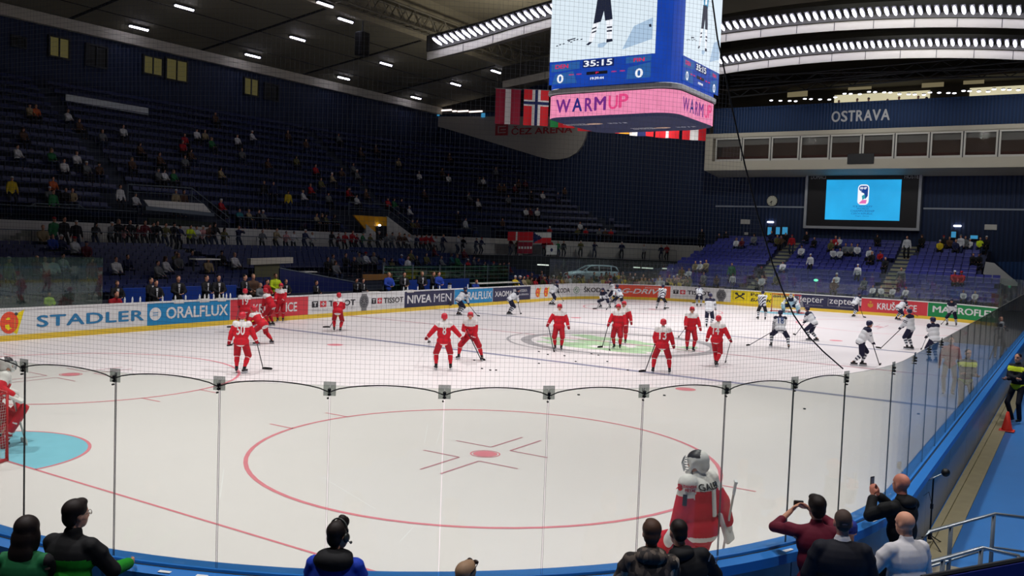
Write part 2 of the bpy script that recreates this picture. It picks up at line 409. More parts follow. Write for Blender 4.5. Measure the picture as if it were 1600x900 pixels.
# ---------------------------------------------------------------- ceiling over the left stand
CB, CF = Vector((0, 60.5, 18.75)), Vector((0, 46, 20.75))
ce = MB(); ce.prism([(-6, CB.y, CB.z), (78, CB.y, CB.z), (78, CF.y, CF.z), (-6, CF.y, CF.z)][::-1], (0, 0, .35))
tag(ce.build('ceiling', [m_ceil]), 'dark sloping ceiling over the left stand', kind='structure')
cb = MB(); cb.box((-6, 60.0, 17.95), (77, 60.5, 18.72)); cb.box((-6, 59.95, 18.35), (77, 60.0, 18.6))
tag(cb.build('trim_2', [m_offwhite]), 'pale beam under the back edge of the dark ceiling', kind='structure')
def on_ceiling(px, py, drop=0):
    n = (CF-CB).cross(Vector((1, 0, 0))); n.normalize(); d = ray(px, py); t = (CB-CAM).dot(n)/d.dot(n); p = CAM+d*t
    return Vector((p.x, p.y, p.z-drop))
cj = MB(); sl = (CF.z-CB.z)/(CF.y-CB.y)
for xj in (21.5, 33, 44.3, 55.6, 67): cj.prism([(xj-.12, CB.y, CB.z+.0), (xj+.12, CB.y, CB.z), (xj+.12, CF.y, CF.z), (xj-.12, CF.y, CF.z)], (0, 0, -.06))
for yj in (57.3, 53.5, 49.7): z = CB.z+(yj-CB.y)*sl; cj.box((-6, yj-.04, z-.03), (77, yj+.04, z+.02))
tag(cj.build('trim_3', [m_joint]), 'dark joints between the ceiling boards', kind='structure')
# main roof over the rink
rf = MB(); rf.box((-6, -12, 24), (78, 46, 24.4)); rf.box((-6, 45.8, 20.6), (78, 46.2, 24))
tag(rf.build('ceiling_main', [mat('brown_grey_roof', (128, 122, 104), .8, noise=.1, scale=.3)]), kind='structure')

# ---------------------------------------------------------------- bowl of the left stand
BC = Vector((58, 28))
def bowlR(x, y): return y-BC.y if x < BC.x else math.hypot(x-BC.x, y-BC.y)
def bowl_path(R, xs=4, step=.5):
    """points (x, y, facing angle) along the bowl at radius R up to the end wall"""
    pts = []; x = xs
    while x < BC.x: pts.append((x, BC.y+R, -PI/2)); x += step
    amin = math.acos(min(1, 18.5/R)) if R > 18.5 else .02
    L = R*(PI/2-amin); n = max(2, int(L/step))
    for i in range(n+1):
        a = PI/2-(PI/2-amin)*i/n; pts.append((BC.x+R*math.cos(a), BC.y+R*math.sin(a), a+PI))
    return pts
WALK_Z, R_WALK0, R_WALK1 = 2.75, 16.3, 18.2
UP_R0, UP_T, UP_H, UP_Z0, UP_N = 18.3, .8, .6, 4.3, 16
LO_R0, LO_T, LO_N = 5.6, .89, 12
def lo_z(k): return .95+.15*k
def up_z(k): return UP_Z0+UP_H*k
def steps_mesh(R0, T, zs, xs, zbase, close_back=True):
    mb = MB(); paths = []
    for k, z in enumerate(zs):
        a = bowl_path(R0+T*k, xs, 2.0); b = bowl_path(R0+T*(k+1), xs, 2.0); n = min(len(a), len(b))
        def res(p, n=40):
            out = []
            for i in range(n):
                t = i*(len(p)-1)/(n-1); j = min(int(t), len(p)-2); f = t-j
                out.append((p[j][0]*(1-f)+p[j+1][0]*f, p[j][1]*(1-f)+p[j+1][1]*f))
            return out
        a, b = res(a), res(b); zp = zs[k-1] if k else zbase
        for i in range(len(a)-1):
            mb.poly([(a[i][0], a[i][1], zp), (a[i+1][0], a[i+1][1], zp), (a[i+1][0], a[i+1][1], z), (a[i][0], a[i][1], z)])
            mb.poly([(a[i][0], a[i][1], z), (a[i+1][0], a[i+1][1], z), (b[i+1][0], b[i+1][1], z), (b[i][0], b[i][1], z)])
    return mb
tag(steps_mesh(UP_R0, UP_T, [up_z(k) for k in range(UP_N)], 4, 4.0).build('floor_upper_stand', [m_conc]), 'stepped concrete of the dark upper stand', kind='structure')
wk = MB()
pa, pb = bowl_path(R_WALK0, 4, 1.5), bowl_path(R_WALK1, 4, 1.5)
for p, q in ((pa, pb),):
    n = min(len(p), len(q))
    for i in range(n-1):
        wk.poly([(p[i][0], p[i][1], WALK_Z), (p[i+1][0], p[i+1][1], WALK_Z), (q[i+1][0], q[i+1][1], WALK_Z), (q[i][0], q[i][1], WALK_Z)])
        wk.poly([(p[i][0], p[i][1], 2.0), (p[i+1][0], p[i+1][1], 2.0), (p[i+1][0], p[i+1][1], WALK_Z), (p[i][0], p[i][1], WALK_Z)])
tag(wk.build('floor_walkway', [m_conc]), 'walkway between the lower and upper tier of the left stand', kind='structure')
ww = MB(); n = len(pb)
for i in range(n-1):
    ww.poly([(pb[i][0], pb[i][1], WALK_Z), (pb[i+1][0], pb[i+1][1], WALK_Z), (pb[i+1][0], pb[i+1][1], 4.3), (pb[i][0], pb[i][1], 4.3)])
tag(ww.build('wall_walkway', [m_white]), 'low white wall behind the walkway', kind='structure')
lo = MB()
for k in range(LO_N): lo.box((4, BC.y+LO_R0+LO_T*k, 0), (57.5, BC.y+LO_R0+LO_T*(k+1), lo_z(k)))
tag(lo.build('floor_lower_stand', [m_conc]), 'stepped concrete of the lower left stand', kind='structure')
# dark back of the corner under the walkway
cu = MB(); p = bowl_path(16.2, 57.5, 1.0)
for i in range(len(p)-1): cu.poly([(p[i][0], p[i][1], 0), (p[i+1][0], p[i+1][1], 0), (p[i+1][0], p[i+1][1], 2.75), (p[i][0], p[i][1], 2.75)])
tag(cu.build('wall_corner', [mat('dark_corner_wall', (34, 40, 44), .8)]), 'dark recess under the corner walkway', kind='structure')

# ---------------------------------------------------------------- far end stand
EX0, ET, EN = 62.9, .87, 14
def ez(k): return .85+.295*k
AIS = ((19.1, 20.2), (9.75, 10.8)); EY0, EY1 = 3.0, 28.2
def ey0(k): return 3.0 if k < 6 else 4.6
es = MB()
for k in range(EN): es.box((EX0+ET*k, ey0(k), 0), (EX0+ET*(k+1), EY1-(0 if k < 5 else .22*(k-4)), ez(k)))
es.box((EX0+ET*EN, 4.6, 0), (77, 27, ez(EN-1)))
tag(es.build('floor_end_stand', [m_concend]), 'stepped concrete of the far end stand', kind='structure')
for a, b in AIS:
    sm = MB()
    for k in range(EN):
        sm.box((EX0+ET*k-.02, a, ez(k)), (EX0+ET*(k+.5), b, ez(k)+.02)); sm.box((EX0+ET*(k+.5), a, ez(k)), (EX0+ET*(k+1), b, ez(k)+.16))
    tag(sm.build('floor_stairs', [m_stair]), 'pale concrete aisle stairs of the far end stand', kind='structure')
# ================================================================ boards with their advertisements
def col_mat(name, c, **k): return mat(name, c, k.get('rough', .4), spec=.4)
AD = {'white': m_boardwhite, 'blue': col_mat('ad_blue', (30, 134, 190)), 'navy': col_mat('ad_navy', (44, 46, 78)), 'red': col_mat('ad_red', (208, 62, 72)),
      'orange': col_mat('ad_orange_red', (232, 84, 56)), 'yellow': col_mat('ad_yellow', (240, 218, 26)), 'green': col_mat('ad_green', (22, 136, 74)),
      'ink': col_mat('ad_black_ink', (40, 40, 46)), 'stad': col_mat('ad_steel_blue', (44, 126, 176)), 'gold': col_mat('ad_gold', (206, 150, 60)),
      'wgrey': col_mat('ad_watch_grey', (120, 122, 124)), 'wdark': col_mat('ad_watch_dark', (70, 72, 76)), 'pale': col_mat('ad_pale_grey', (176, 178, 180)), 'skgreen': col_mat('ad_pale_green', (110, 150, 120))}
ADK = list(AD); ADM = [AD[k] for k in ADK]
def ix(k): return ADK.index(k)
def disc(mb, fn, cu, cv, ru, rv, k, n=28, r0=0):
    pts = [(cu+ru*math.cos(2*PI*i/n), cv+rv*math.sin(2*PI*i/n)) for i in range(n)]
    if not r0: mb.poly([fn(u, v) for u, v in pts], ix(k)); return
    q = [(cu+(u-cu)*r0, cv+(v-cv)*r0) for u, v in pts]
    for i in range(n): j = (i+1) % n; mb.poly([fn(*q[i]), fn(*pts[i]), fn(*pts[j]), fn(*q[j])], ix(k))
def rect(mb, fn, u0, u1, v0, v1, k, n=4):
    for i in range(n):
        a, b = u0+(u1-u0)*i/n, u0+(u1-u0)*(i+1)/n; mb.poly([fn(a, v0), fn(b, v0), fn(b, v1), fn(a, v1)], ix(k))
LET = [None]
def T(mb, fn, t, u0, u1, v0, v1, k, **kw): put_text(LET[0], t, fn, u0, u1, v0, v1, ix(k), **kw)
def tissot_mark(mb, fn, u0, u1, v0, v1):
    w = u1-u0; h = v1-v0
    rect(mb, fn, u0, u0+w*.14, v0, v1, 'ink'); T(mb, lambda u, v: fn(u, v, 1), 'T', u0+w*.03, u0+w*.11, v0+h*.16, v1-h*.16, 'white')
    rect(mb, fn, u0+w*.18, u0+w*.32, v0, v1, 'red')
    f2 = lambda u, v: fn(u, v, 1)
    c = u0+w*.25; rect(mb, f2, c-w*.045, c+w*.045, v0+h*.42, v1-h*.42, 'white'); rect(mb, f2, c-w*.013, c+w*.013, v0+h*.18, v1-h*.18, 'white', 1)
    T(mb, fn, 'TISSOT', u0+w*.37, u1, v0, v1, 'ink', bold=.018)
    T(mb, fn, 'SWISS WATCHES SINCE 1853', u0, u1, v0-h*.62, v0-h*.3, 'pale', bold=0)
def watch(mb, fn, cu, cv, r):
    rect(mb, fn, cu-r*.55, cu+r*.55, cv-r*1.5, cv+r*1.5, 'wgrey'); disc(mb, lambda u, v: fn(u, v, 1), cu, cv, r, r*1.08, 'wgrey')
    disc(mb, lambda u, v: fn(u, v, 2), cu, cv, r*.78, r*.8, 'wdark')
    for k in range(12):
        a = k*PI/6; c, s = math.cos(a), math.sin(a)
        mb.poly([fn(cu+r*(.55*c-.04*s), cv+r*(.55*s+.04*c), 3), fn(cu+r*(.7*c-.04*s), cv+r*(.7*s+.04*c), 3), fn(cu+r*(.7*c+.04*s), cv+r*(.7*s-.04*c), 3), fn(cu+r*(.55*c+.04*s), cv+r*(.55*s-.04*c), 3)], ix('pale'))
    for dx, dy in ((-.22, -.2), (.22, -.2), (0, .3)): disc(mb, lambda u, v: fn(u, v, 3), cu+dx*r, cv+dy*r, r*.17, r*.17, 'wgrey', 14)
    for a, L in ((.6, .5), (2.5, .62)): c, s = math.cos(a), math.sin(a); mb.poly([fn(cu-.03*r*s, cv+.03*r*c, 4), fn(cu+r*L*c, cv+r*L*s, 4), fn(cu+.03*r*s, cv-.03*r*c, 4)], ix('pale'))
def aj(mb, fn, cu, cv, r):
    mb.poly([fn(cu-r*1.1, cv-r*.1), fn(cu+r*.6, cv-r*1.05), fn(cu+r*1.25, cv+r*1.1)], ix('yellow'))
    f2 = lambda u, v: fn(u, v, 1)
    disc(mb, f2, cu-r*.1, cv, r*.8, r*.95, 'orange'); f3 = lambda u, v: fn(u, v, 2)
    mb.poly([f3(cu-r*.42, cv+r*.3), f3(cu-r*.3, cv+r*.24), f3(cu-r*.02, cv+r*.26), f3(cu-r*.02, cv+r*.42), f3(cu-r*.25, cv+r*.46)], ix('yellow')); mb.poly([f3(cu-r*.46, cv-r*.18), f3(cu-r*.44, cv-r*.45), f3(cu-r*.2, cv-r*.66), f3(cu+r*.14, cv-r*.5), f3(cu-r*.06, cv-r*.4), f3(cu-r*.12, cv-r*.14)], ix('yellow')); rect(mb, f3, cu+r*.35, cu+r*.42, cv-r*.7, cv+r*.4, 'gold', 1)
    disc(mb, f3, cu+r*.5, cv+r*.72, r*.16, r*.14, 'wdark', 16)
def ad_stadler(mb, fn, L):
    U_ = lambda px: s_from_px(px, -4.0, 30)-bounds[-150]
    aj(mb, fn, U_(16), .64, .4); T(mb, fn, 'STADLER', U_(57), U_(225), .42, .84, 'stad', bold=.018, space=1.08)
def ad_oral(mb, fn, L):
    disc(mb, fn, L*.09, .65, L*.065, .26, 'white')
    for d in (-.06, .03): rect(mb, lambda u, v: fn(u, v, 1), L*.06, L*.12, .65+d, .68+d, 'blue')
    T(mb, fn, 'ORALFLUX', L*.21, L*.965, .42, .9, 'white', bold=.018)
def ad_krus(mb, fn, L):
    u = L*.17; disc(mb, fn, u, .62, L*.025, .14, 'gold'); disc(mb, fn, u, .86, L*.018, .06, 'gold', 12)
    for d in (-1, 1): disc(mb, fn, u+d*L*.03, .66, L*.01, .12, 'gold', 12)
    T(mb, fn, 'KRUŠOVICE', L*.27, L*.84, .4, .95, 'white', bold=.018)
def ad_tissot2(mb, fn, L):
    tissot_mark(mb, fn, L*.03, L*.455, .52, .82); watch(mb, fn, L*.545, .67, .36); tissot_mark(mb, fn, L*.625, L*.985, .52, .82)
    rect(mb, lambda u, v: fn(u, v, 1), L*.52, L*.56, .03, .2, 'red')
def ad_tissot1(mb, fn, L): tissot_mark(mb, fn, L*.04, L*.66, .55, .86); watch(mb, fn, L*.84, .66, .38)
def ad_nivea(mb, fn, L):
    T(mb, fn, 'NIVEA', L*.05, L*.52, .42, .88, 'white', bold=.018); T(mb, fn, 'MEN', L*.57, L*.93, .42, .88, 'white', bold=0)
def ad_oral2(mb, fn, L): T(mb, fn, 'ORALFLUX', L*.2, L*.965, .42, .9, 'white', bold=.018)
def ad_xa(mb, fn, L):
    T(mb, fn, 'XAOMA', L*.05, L*.5, .5, .85, 'white', bold=.018); mb.poly([fn(L*.52, .92), fn(L*.52, .6), fn(L*.56, .42), fn(L*.6, .6), fn(L*.6, .92)], ix('pale'))
    mb.poly([fn(L*.53, .75, 1), fn(L*.53, .6, 1), fn(L*.56, .47, 1), fn(L*.59, .6, 1), fn(L*.59, .75, 1)], ix('red'))
    T(mb, fn, 'VODKA', L*.7, L*.9, .72, .9, 'white', bold=.01)
    rr = random.Random(2)
    for k in range(12): rect(mb, fn, L*(.65+.025*k), L*(.667+.025*k), .5, .5+rr.uniform(.08, .13), 'pale', 1)
def ad_skoda(mb, fn, L):
    aj(mb, fn, L*.1, .62, .34); aj(mb, fn, L*.215, .62, .34); T(mb, fn, 'ŠKODA', L*.35, L*.555, .5, .92, 'ink', bold=.02)
    disc(mb, fn, L*.63, .66, L*.035, .25, 'skgreen', r0=.82); disc(mb, fn, L*.63, .66, L*.02, .15, 'skgreen')
    mb.poly([fn(L*.615, .5, 1), fn(L*.645, .66, 1), fn(L*.635, .8, 1), fn(L*.62, .66, 1)], ix('white')); T(mb, fn, 'ŠKODA', L*.71, L*.92, .5, .92, 'ink', bold=.02)
def ad_gdrive(mb, fn, L):
    T(mb, fn, 'G-DRIVE', L*.13, L*.9, .45, .82, 'white', bold=.018, shear=.3); T(mb, fn, 'РОССИЯ', L*.55, L*.8, .88, .95, 'white', bold=0)
def ad_raif(mb, fn, L):
    rect(mb, fn, L*.03, L*.26, .42, .43, 'ink'); rect(mb, fn, L*.03, L*.26, .93, .94, 'ink'); rect(mb, fn, L*.03, L*.035, .42, .94, 'ink', 1); rect(mb, fn, L*.255, L*.26, .42, .94, 'ink', 1)
    cu, cv = L*.145, .68
    for sg in (-1, 1):
        a, b = Vector((cu-sg*L*.075, cv-.19)), Vector((cu+sg*L*.06, cv+.15)); d = (b-a).normalized(); n = Vector((-d.y, d.x))*.045
        mb.poly([fn(*(a-n)), fn(*(b-n)), fn(*(b+n)), fn(*(a+n))], ix('ink')); disc(mb, lambda u, v: fn(u, v, 1), cu+sg*L*.055, cv+.17, .13, .07, 'ink', 14)
    T(mb, fn, 'Райффайзен', L*.32, L*.98, .7, .98, 'ink', bold=.018); T(mb, fn, 'БАНК', L*.32, L*.66, .36, .6, 'ink', bold=.018, shear=.2)
def ad_zepter(mb, fn, L):
    for a in (.06, .55):
        T(mb, fn, 'zepter', L*a, L*(a+.4), .44, .92, 'white', bold=.0); T(mb, fn, 'INTERNATIONAL', L*(a+.12), L*(a+.4), .36, .41, 'pale', bold=0)
    rect(mb, fn, L*.53, L*.535, .4, .95, 'pale', 1); rect(mb, fn, L*.53, L*.99, .4, .41, 'pale'); rect(mb, fn, L*.3, L*.5, .94, .95, 'pale')
def ad_makro(mb, fn, L): T(mb, fn, 'MAKROFLEX', L*.06, L*.98, .48, .9, 'white', bold=.018)
PX_ADS = [(-150, 230, 'white', ad_stadler, 'white advertising board with a round orange emblem and wide blue letters'),
  (230, 360, 'blue', ad_oral, 'bright blue advertising board with a round striped emblem, far left side'),
  (360, 482, 'red', ad_krus, 'red advertising board behind the cluster of players in red'),
  (482, 632, 'white', ad_tissot2, 'white advertising board with a large grey watch between two black wordmarks'),
  (632, 710, 'navy', ad_nivea, 'navy advertising board with bold and thin white letters'),
  (710, 770, 'blue', ad_oral2, 'short bright blue advertising board without an emblem'),
  (770, 829, 'navy', ad_xa, 'navy advertising board with a small shield'),
  (829, 961, 'white', ad_skoda, 'white advertising board with two orange emblems on the curved far corner'),
  (961, 1048, 'orange', ad_gdrive, 'orange red advertising board with slanted white letters'),
  (1048, 1142, 'white', ad_tissot1, 'white advertising board with one grey watch on the far end'),
  (1142, 1241, 'yellow', ad_raif, 'yellow advertising board with a crossed emblem left of the far goal'),
  (1241, 1342, 'navy', ad_zepter, 'navy advertising board with two lower case wordmarks behind the far goal'),
  (1342, 1450, 'red', ad_krus, 'red advertising board on the far end beside the green one'),
  (1450, 1558, 'green', ad_makro, 'green advertising board in the far right corner')]
s_hi = SCUM[4]
bounds = {}
for a, b, *_ in PX_ADS:
    for q in (a, b):
        if q not in bounds: bounds[q] = s_from_px(q, -4.0, SCUM[3]+6.5)
for a, b, base, draw, label in PX_ADS:
    s0, s1 = bounds[a], bounds[b]; t = empty('advertising_board', rim((s0+s1)/2, .06, 0)); tag(t, label, 'advertising board', 'advertising boards round the far side of the rink')
    inv = Matrix.Translation(-t.location)
    def child(mb, name, mats):
        mb.v = [tuple(Vector(v)-t.location) for v in mb.v]; return mb.build(name, mats, t)
    p = MB(); rim_solid(p, s0, s1-.015, [(0, .2), (.1, .2), (.1, 1.1), (0, 1.1)]); child(p, 'panel', [AD[base]])
    k = MB(); rim_solid(k, s0, s1, [(-.02, 0), (.1, 0), (.1, .2), (-.02, .2)]); child(k, 'kick_plate', [m_kick])
    r = MB(); rim_solid(r, s0, s1, [(-.02, 1.1), (.14, 1.1), (.14, 1.16), (-.02, 1.16)]); child(r, 'top_rail', [m_boardwhite])
    l = MB(); LET[0] = MB(); draw(l, lambda u, v, lay=0, s0=s0: rim(s0+u, -.006-.004*lay, v*1.02), s1-s0); child(LET[0], 'lettering', ADM)
    if l.v: child(l, 'emblem', ADM)
    e = MB(); rim_solid(e, s1-.03, s1-.005, [(-.004, .2), (.02, .2), (.02, 1.1), (-.004, 1.1)]); child(e, 'joint_strip', [m_boardwhite])

# ---------------------------------------------------------------- near boards (seen from behind)
GO = .13     # the glass stands in the middle of the cap
def s_near(px, z=1.15, off=GO):
    lo, hi = SCUM[4]+20, SCUM[8]-.5
    for _ in range(50):
        mid = (lo+hi)/2
        if project(rim(mid, off, z))[0] > px: lo = mid
        else: hi = mid
    return lo
ST = [s_near(x) for x in (1308, 1227, 1121, 993, 846, 685, 508, 338, 177.5, 37)]
back = [ST[0]-1.35*i for i in range(1, 32)]
ST = back[::-1]+ST+[ST[-1]+1.2, ST[-1]+2.4]
secs = ST[::2]
for i in range(len(secs)-1):
    s0, s1 = secs[i], secs[i+1]; c = rim((s0+s1)/2, .15, 0); t = empty('rink_board', c)
    n = len(secs)-1-i
    tag(t, f'grey backed rink board with blue cap, {nth(n)} section from the left along the near side', 'rink board', 'near boards with blue caps')
    def child(mb, name, mats, smooth=False):
        mb.v = [tuple(Vector(v)-c) for v in mb.v]; return mb.build(name, mats, t, smooth)
    p = MB(); rim_solid(p, s0+.008, s1-.008, [(0, .0), (.22, .0), (.22, 1.02), (0, 1.02)], 0, .35); child(p, 'back_panel', [m_out])
    k = MB(); rim_solid(k, s0, s1, [(-.01, 1.02), (.29, 1.0), (.29, 1.1), (.2, 1.125), (.165, 1.125), (.16, 1.15), (-.01, 1.15)], 0, .35); child(k, 'cap', [m_cap])
    g = MB(); rim_solid(g, s0, s1, [(.16, 1.12), (.178, 1.12), (.178, 1.128), (.16, 1.128)], 0, .35); child(g, 'groove', [m_dark])
    kk = MB(); rim_solid(kk, s0, s1, [(-.025, .0), (-.001, .0), (-.001, .2), (-.025, .2)], 0, .35); child(kk, 'kick_plate', [m_kick])

# ---------------------------------------------------------------- glass panes
g_near = glass_mat('clear_safety_glass', (246, 249, 245), .025, refl=.62)
g_far = glass_mat('hazy_far_glass', (232, 238, 235), .05, (200, 210, 212))
g_left = glass_mat('reflection_tint_side_glass', (205, 224, 214), .05, (170, 205, 195))  # a green reflection is painted into this tint and veil colour
m_edge = mat('dark_pane_edge', (58, 70, 72), .4)
m_edgefar = mat('pale_pane_edge', (120, 138, 136), .4)
def pane(s0, s1, z0, z1, gm, em, label, group, step=.3, gap=.006):
    mb = MB(); ss = samples(s0+gap, s1-gap, step); A = [(GO-.006, z0), (GO+.006, z0), (GO+.006, z1), (GO-.006, z1)]
    rings = [[rim(s, o, z) for o, z in A] for s in ss]; k = 4; vs = [v for r in rings for v in r]
    c = rim((s0+s1)/2, GO, z0); vs = [v-c for v in vs]; fs = []; ms = []
    for i in range(len(rings)-1):
        for j in range(4):
            a, b = i*4+j, i*4+(j+1) % 4; fs.append((a, b, b+4, a+4)); ms.append(1 if j in (0, 2) else 0)
    fs.append((3, 2, 1, 0)); ms.append(1); n = (len(rings)-1)*4; fs.append((n, n+1, n+2, n+3)); ms.append(1)
    mb.v = [tuple(v) for v in vs]; mb.f = fs; mb.m = ms
    o = mb.build('safety_glass', [gm, em]); o.location = c
    return tag(o, label, 'glass', group)
GT = 2.86
for i in range(len(ST)-1):
    n = len(ST)-1-i
    o = pane(ST[i], ST[i+1], 1.125, GT, g_near, m_edge, f'clear safety glass pane on the near boards, {nth(n)} from the left', 'clear panes on the near boards')
# far end and corners
s0 = s_from_px(860, SCUM[0]+20, SCUM[2]); s1 = SCUM[4]-1
n = 0; s = s0
while s < s1:
    n += 1; e = min(s+1.9, s1)
    pane(s, e, 1.16, 2.95, g_far, m_edgefar, f'hazy glass pane on the far end boards, {nth(n)} from the left', 'hazy panes on the far boards', gap=.01); s = e
sL = s_from_px(163, -4, SCUM[1]); s = sL; n = 0
while s > -4:
    n += 1; pane(s-1.6, s, 1.16, 2.95, g_left, m_edgefar, f'glass pane with painted green reflection left of the team bench, {nth(n)} from the bench', 'panes with painted green reflection left of the bench', gap=.01); s -= 1.6

# ---------------------------------------------------------------- clamps on the glass joints, net and its ropes
m_plate = glass_mat('milky_clamp_plate', (206, 210, 208), .1, (190, 190, 188), refl=.3)
m_knob = mat('black_knob', (14, 14, 15), .5)
near_st = [s for s in ST if project(rim(s, GO, GT))[0] < 1480]
near_st = near_st[-1::-1]
for n, s in enumerate(near_st):
    if n > 15: break
    c = rim(s, GO, GT); t = empty('glass_clamp', c); d = (rim(s+.01, GO, 0)-rim(s-.01, GO, 0)).normalized(); o = (rim(s, 1, 0)-rim(s, 0, 0)).normalized()
    tag(t, f'milky plate clamp with black knobs on the glass top, {nth(n+1)} joint from the left', 'glass clamp', 'clamps along the top of the near glass')
    M = Matrix((d.to_3d().to_tuple()+(0,), o.to_3d().to_tuple()+(0,), (0, 0, 1, 0), (0, 0, 0, 1))).transposed()
    p = MB(); p.box((-.055, .008, -.09), (.055, .014, .035), M=M); p.build('plate', [m_plate], t)
    for z in (-.035, -.075, -.11):
        r = .016 if z > -.1 else .009; dx = 0 if z > -.1 else .012
        k = MB(); k.ell((0, 0, 0), (r, .02, r), n=10, k=6); k.v = [tuple(M @ (Vector(v)+Vector((dx, .022, z)))) for v in k.v]; k.build('knob', [m_knob], t, True)
m_net = mat('grey_net_twine', (92, 94, 100), .8)
m_rope = mat('black_rope', (14, 14, 16), .8)
def on_net(px, py):
    z = 4.0
    for _ in range(14):
        s = s_near(px, z); P = rim(s, GO, z); d = ray(px, py); t = ((P-CAM).xy.length)/d.xy.length; z = (CAM+d*t).z
    return s, z
edge_px = [(1113, 0), (1121, 60), (1132, 110), (1142, 160), (1152, 205), (1164, 258), (1184, 335), (1207, 412), (1222, 452), (1240, 492), (1262, 524), (1286, 549), (1317, 576)]
edge = [on_net(x, y) for x, y in edge_px]
# near clamps in order from the left
def net_right(z):
    for (sa, za), (sb, zb) in zip(edge, edge[1:]):
        if zb <= z <= za: f = (z-zb)/(za-zb+1e-9); return sb+(sa-sb)*f
    return edge[0][0] if z > edge[0][1] else edge[-1][0]
ZT = 6.9; nb = MB(); s_left = ST[-1]; CELL = .042
def strand(pts, r=.0008):
    nb.tube(pts, r, 3, 0, False)
k = 0; s = s_left
while s > edge[-1][0]:
    zt = ZT if s > edge[0][0] else max((z for sa, z in edge if sa <= s), default=GT) if False else ZT
    if s < edge[0][0]:
        for (sa, za), (sb, zb) in zip(edge, edge[1:]):
            if sb <= s <= sa: zt = zb+(za-zb)*(s-sb)/(sa-sb+1e-9); break
    if zt > GT+.03: strand([rim(s, GO, GT+.005), rim(s, GO, zt)])
    s -= CELL
z = GT+.03
while z < ZT:
    r = net_right(z); m = max(3, int((s_left-r)/.35)); strand([rim(r+(s_left-r)*i/m, GO, z) for i in range(m+1)]); z += CELL
tag(nb.build('protective_net', [m_net]), 'fine grey protective net hanging above the near glass', 'net')
rb = MB(); rb.tube([rim(s, GO, z) for s, z in edge], .008, 5); tag(rb.build('net_edge_rope', [m_rope]), 'black rope running down the right edge of the net', 'rope')
rp = MB(); pts = []
ns = [s for s in near_st if s >= edge[-1][0]-.2]
for i in range(len(ns)-1):
    for j in range(12):
        f = j/12; up = .075*(4*f*(1-f))**.7; pts.append(rim(ns[i]+(ns[i+1]-ns[i])*f, GO+.03, GT-.055+up))
rp.tube(pts, .006, 5); tag(rp.build('net_lower_rope', [m_rope]), 'black rope looping from clamp to clamp along the glass top', 'rope')
# papers and loose things on the blue cap
for i, (px, py, w) in enumerate(((190, 883, .12), (265, 889, .12), (322, 894, .11), (430, 899, .14), (1337, 857, .1), (1200, 847, .14), (1333, 806, .1), (1395, 774, .1), (1367, 790, .09))):
    P = at(px, py, 2, 1.112)
    s = min((abs((rim(q*.05, .23, 0)-Vector((P.x, P.y, 0))).length), q*.05) for q in range(int(SCUM[4]*20), int(PERIM*20)))[1]
    c = rim(s, .23, 1.112); d = rim(s+.01, .23, 0)-rim(s-.01, .23, 0); mb = MB(); mb.bbox((-w/2, -.035, 0), (w/2, .035, .006), .002)
    o = mb.build('paper_slip', [m_paper]); o.location = c+Vector((0, 0, .0)); o.rotation_euler = (0, 0, math.atan2(d.y, d.x)+.1*(i % 3-1))
    where = ['nearest the man in green', 'second from the man in green', 'third from the man in green', 'left of the headset man', 'between black jacket and maroon top', 'behind the boy in black', 'right of the maroon top', 'under the raised phone', 'left of the raised phone'][i]
    tag(o, f'white paper slip on the blue cap, {where}', 'paper', 'white slips on the board cap')
# ================================================================ hanging score cube
JX0, JX1, JY0, JY1 = 27.2, 32.1, 11.6, 17.25
def rrect(x0, x1, y0, y1, r, n=6):
    pts = []
    for cx, cy, a in ((x1-r, y1-r, 0), (x0+r, y1-r, 90), (x0+r, y0+r, 180), (x1-r, y0+r, 270)):
        for i in range(n+1): t = math.radians(a+90*i/n); pts.append((cx+r*math.cos(t), cy+r*math.sin(t)))
    return pts
def emis(name, c, s=1.0, **k): return mat(name, c, .5, emit=s, **k)
jb = empty('score_cube', (29.65, 14.42, 9.2)); JO = Vector(jb.location)
tag(jb, 'large four sided blue score cube hanging over centre ice', 'scoreboard')
def jadd(mb, name, mats, smooth=False, par=None):
    mb.v = [tuple(Vector(v)-JO) for v in mb.v]; return mb.build(name, mats, par or jb, smooth)
s_blue = emis('led_blue', (20, 66, 170), .95, noise=.25, scale=1.5); s_deep = emis('led_deep_blue', (16, 34, 92), 1); s_mid = emis('led_mid_blue', (40, 92, 160), 1)
s_vid = emis('led_video_ice', (222, 236, 246), 1.0, noise=.05, scale=1.2); s_vdark = emis('led_video_dark', (30, 36, 56), 1); s_vblue = emis('led_video_blue', (70, 150, 190), 1); s_vsh = emis('led_video_shade', (170, 196, 222), 1)
s_white = emis('led_white', (245, 248, 255), 1); s_red = emis('led_red', (214, 36, 84), 1); s_black = emis('led_black', (12, 14, 28), 1); s_skin = emis('led_video_pink', (214, 190, 200), 1)
body = MB(); body.prism([(x, y, 10.36) for x, y in rrect(JX0, JX1, JY0, JY1, .85)], (0, 0, 4.3)); jadd(body, 'housing', [s_blue])
tp = MB(); tp.prism([(x, y, 14.66) for x, y in rrect(JX0-.08, JX1+.08, JY0-.08, JY1+.08, .9)], (0, 0, .35)); jadd(tp, 'top_cover', [m_grey])
for x in (28.3, 31):
    for y in (13, 16): c = MB(); c.tube([(x, y, 15), (x, y, 24)], .03, 6); jadd(c, 'hanging_cable', [m_steel])
bv = MB(); bv.loft([[(x, y, z) for x, y in rrect(JX0-o, JX1+o, JY0-o, JY1+o, .9)] for o, z in ((.06, 10.12), (.1, 10.16), (.1, 10.3), (.0, 10.36))]); jadd(bv, 'bevel_ring', [m_grey])
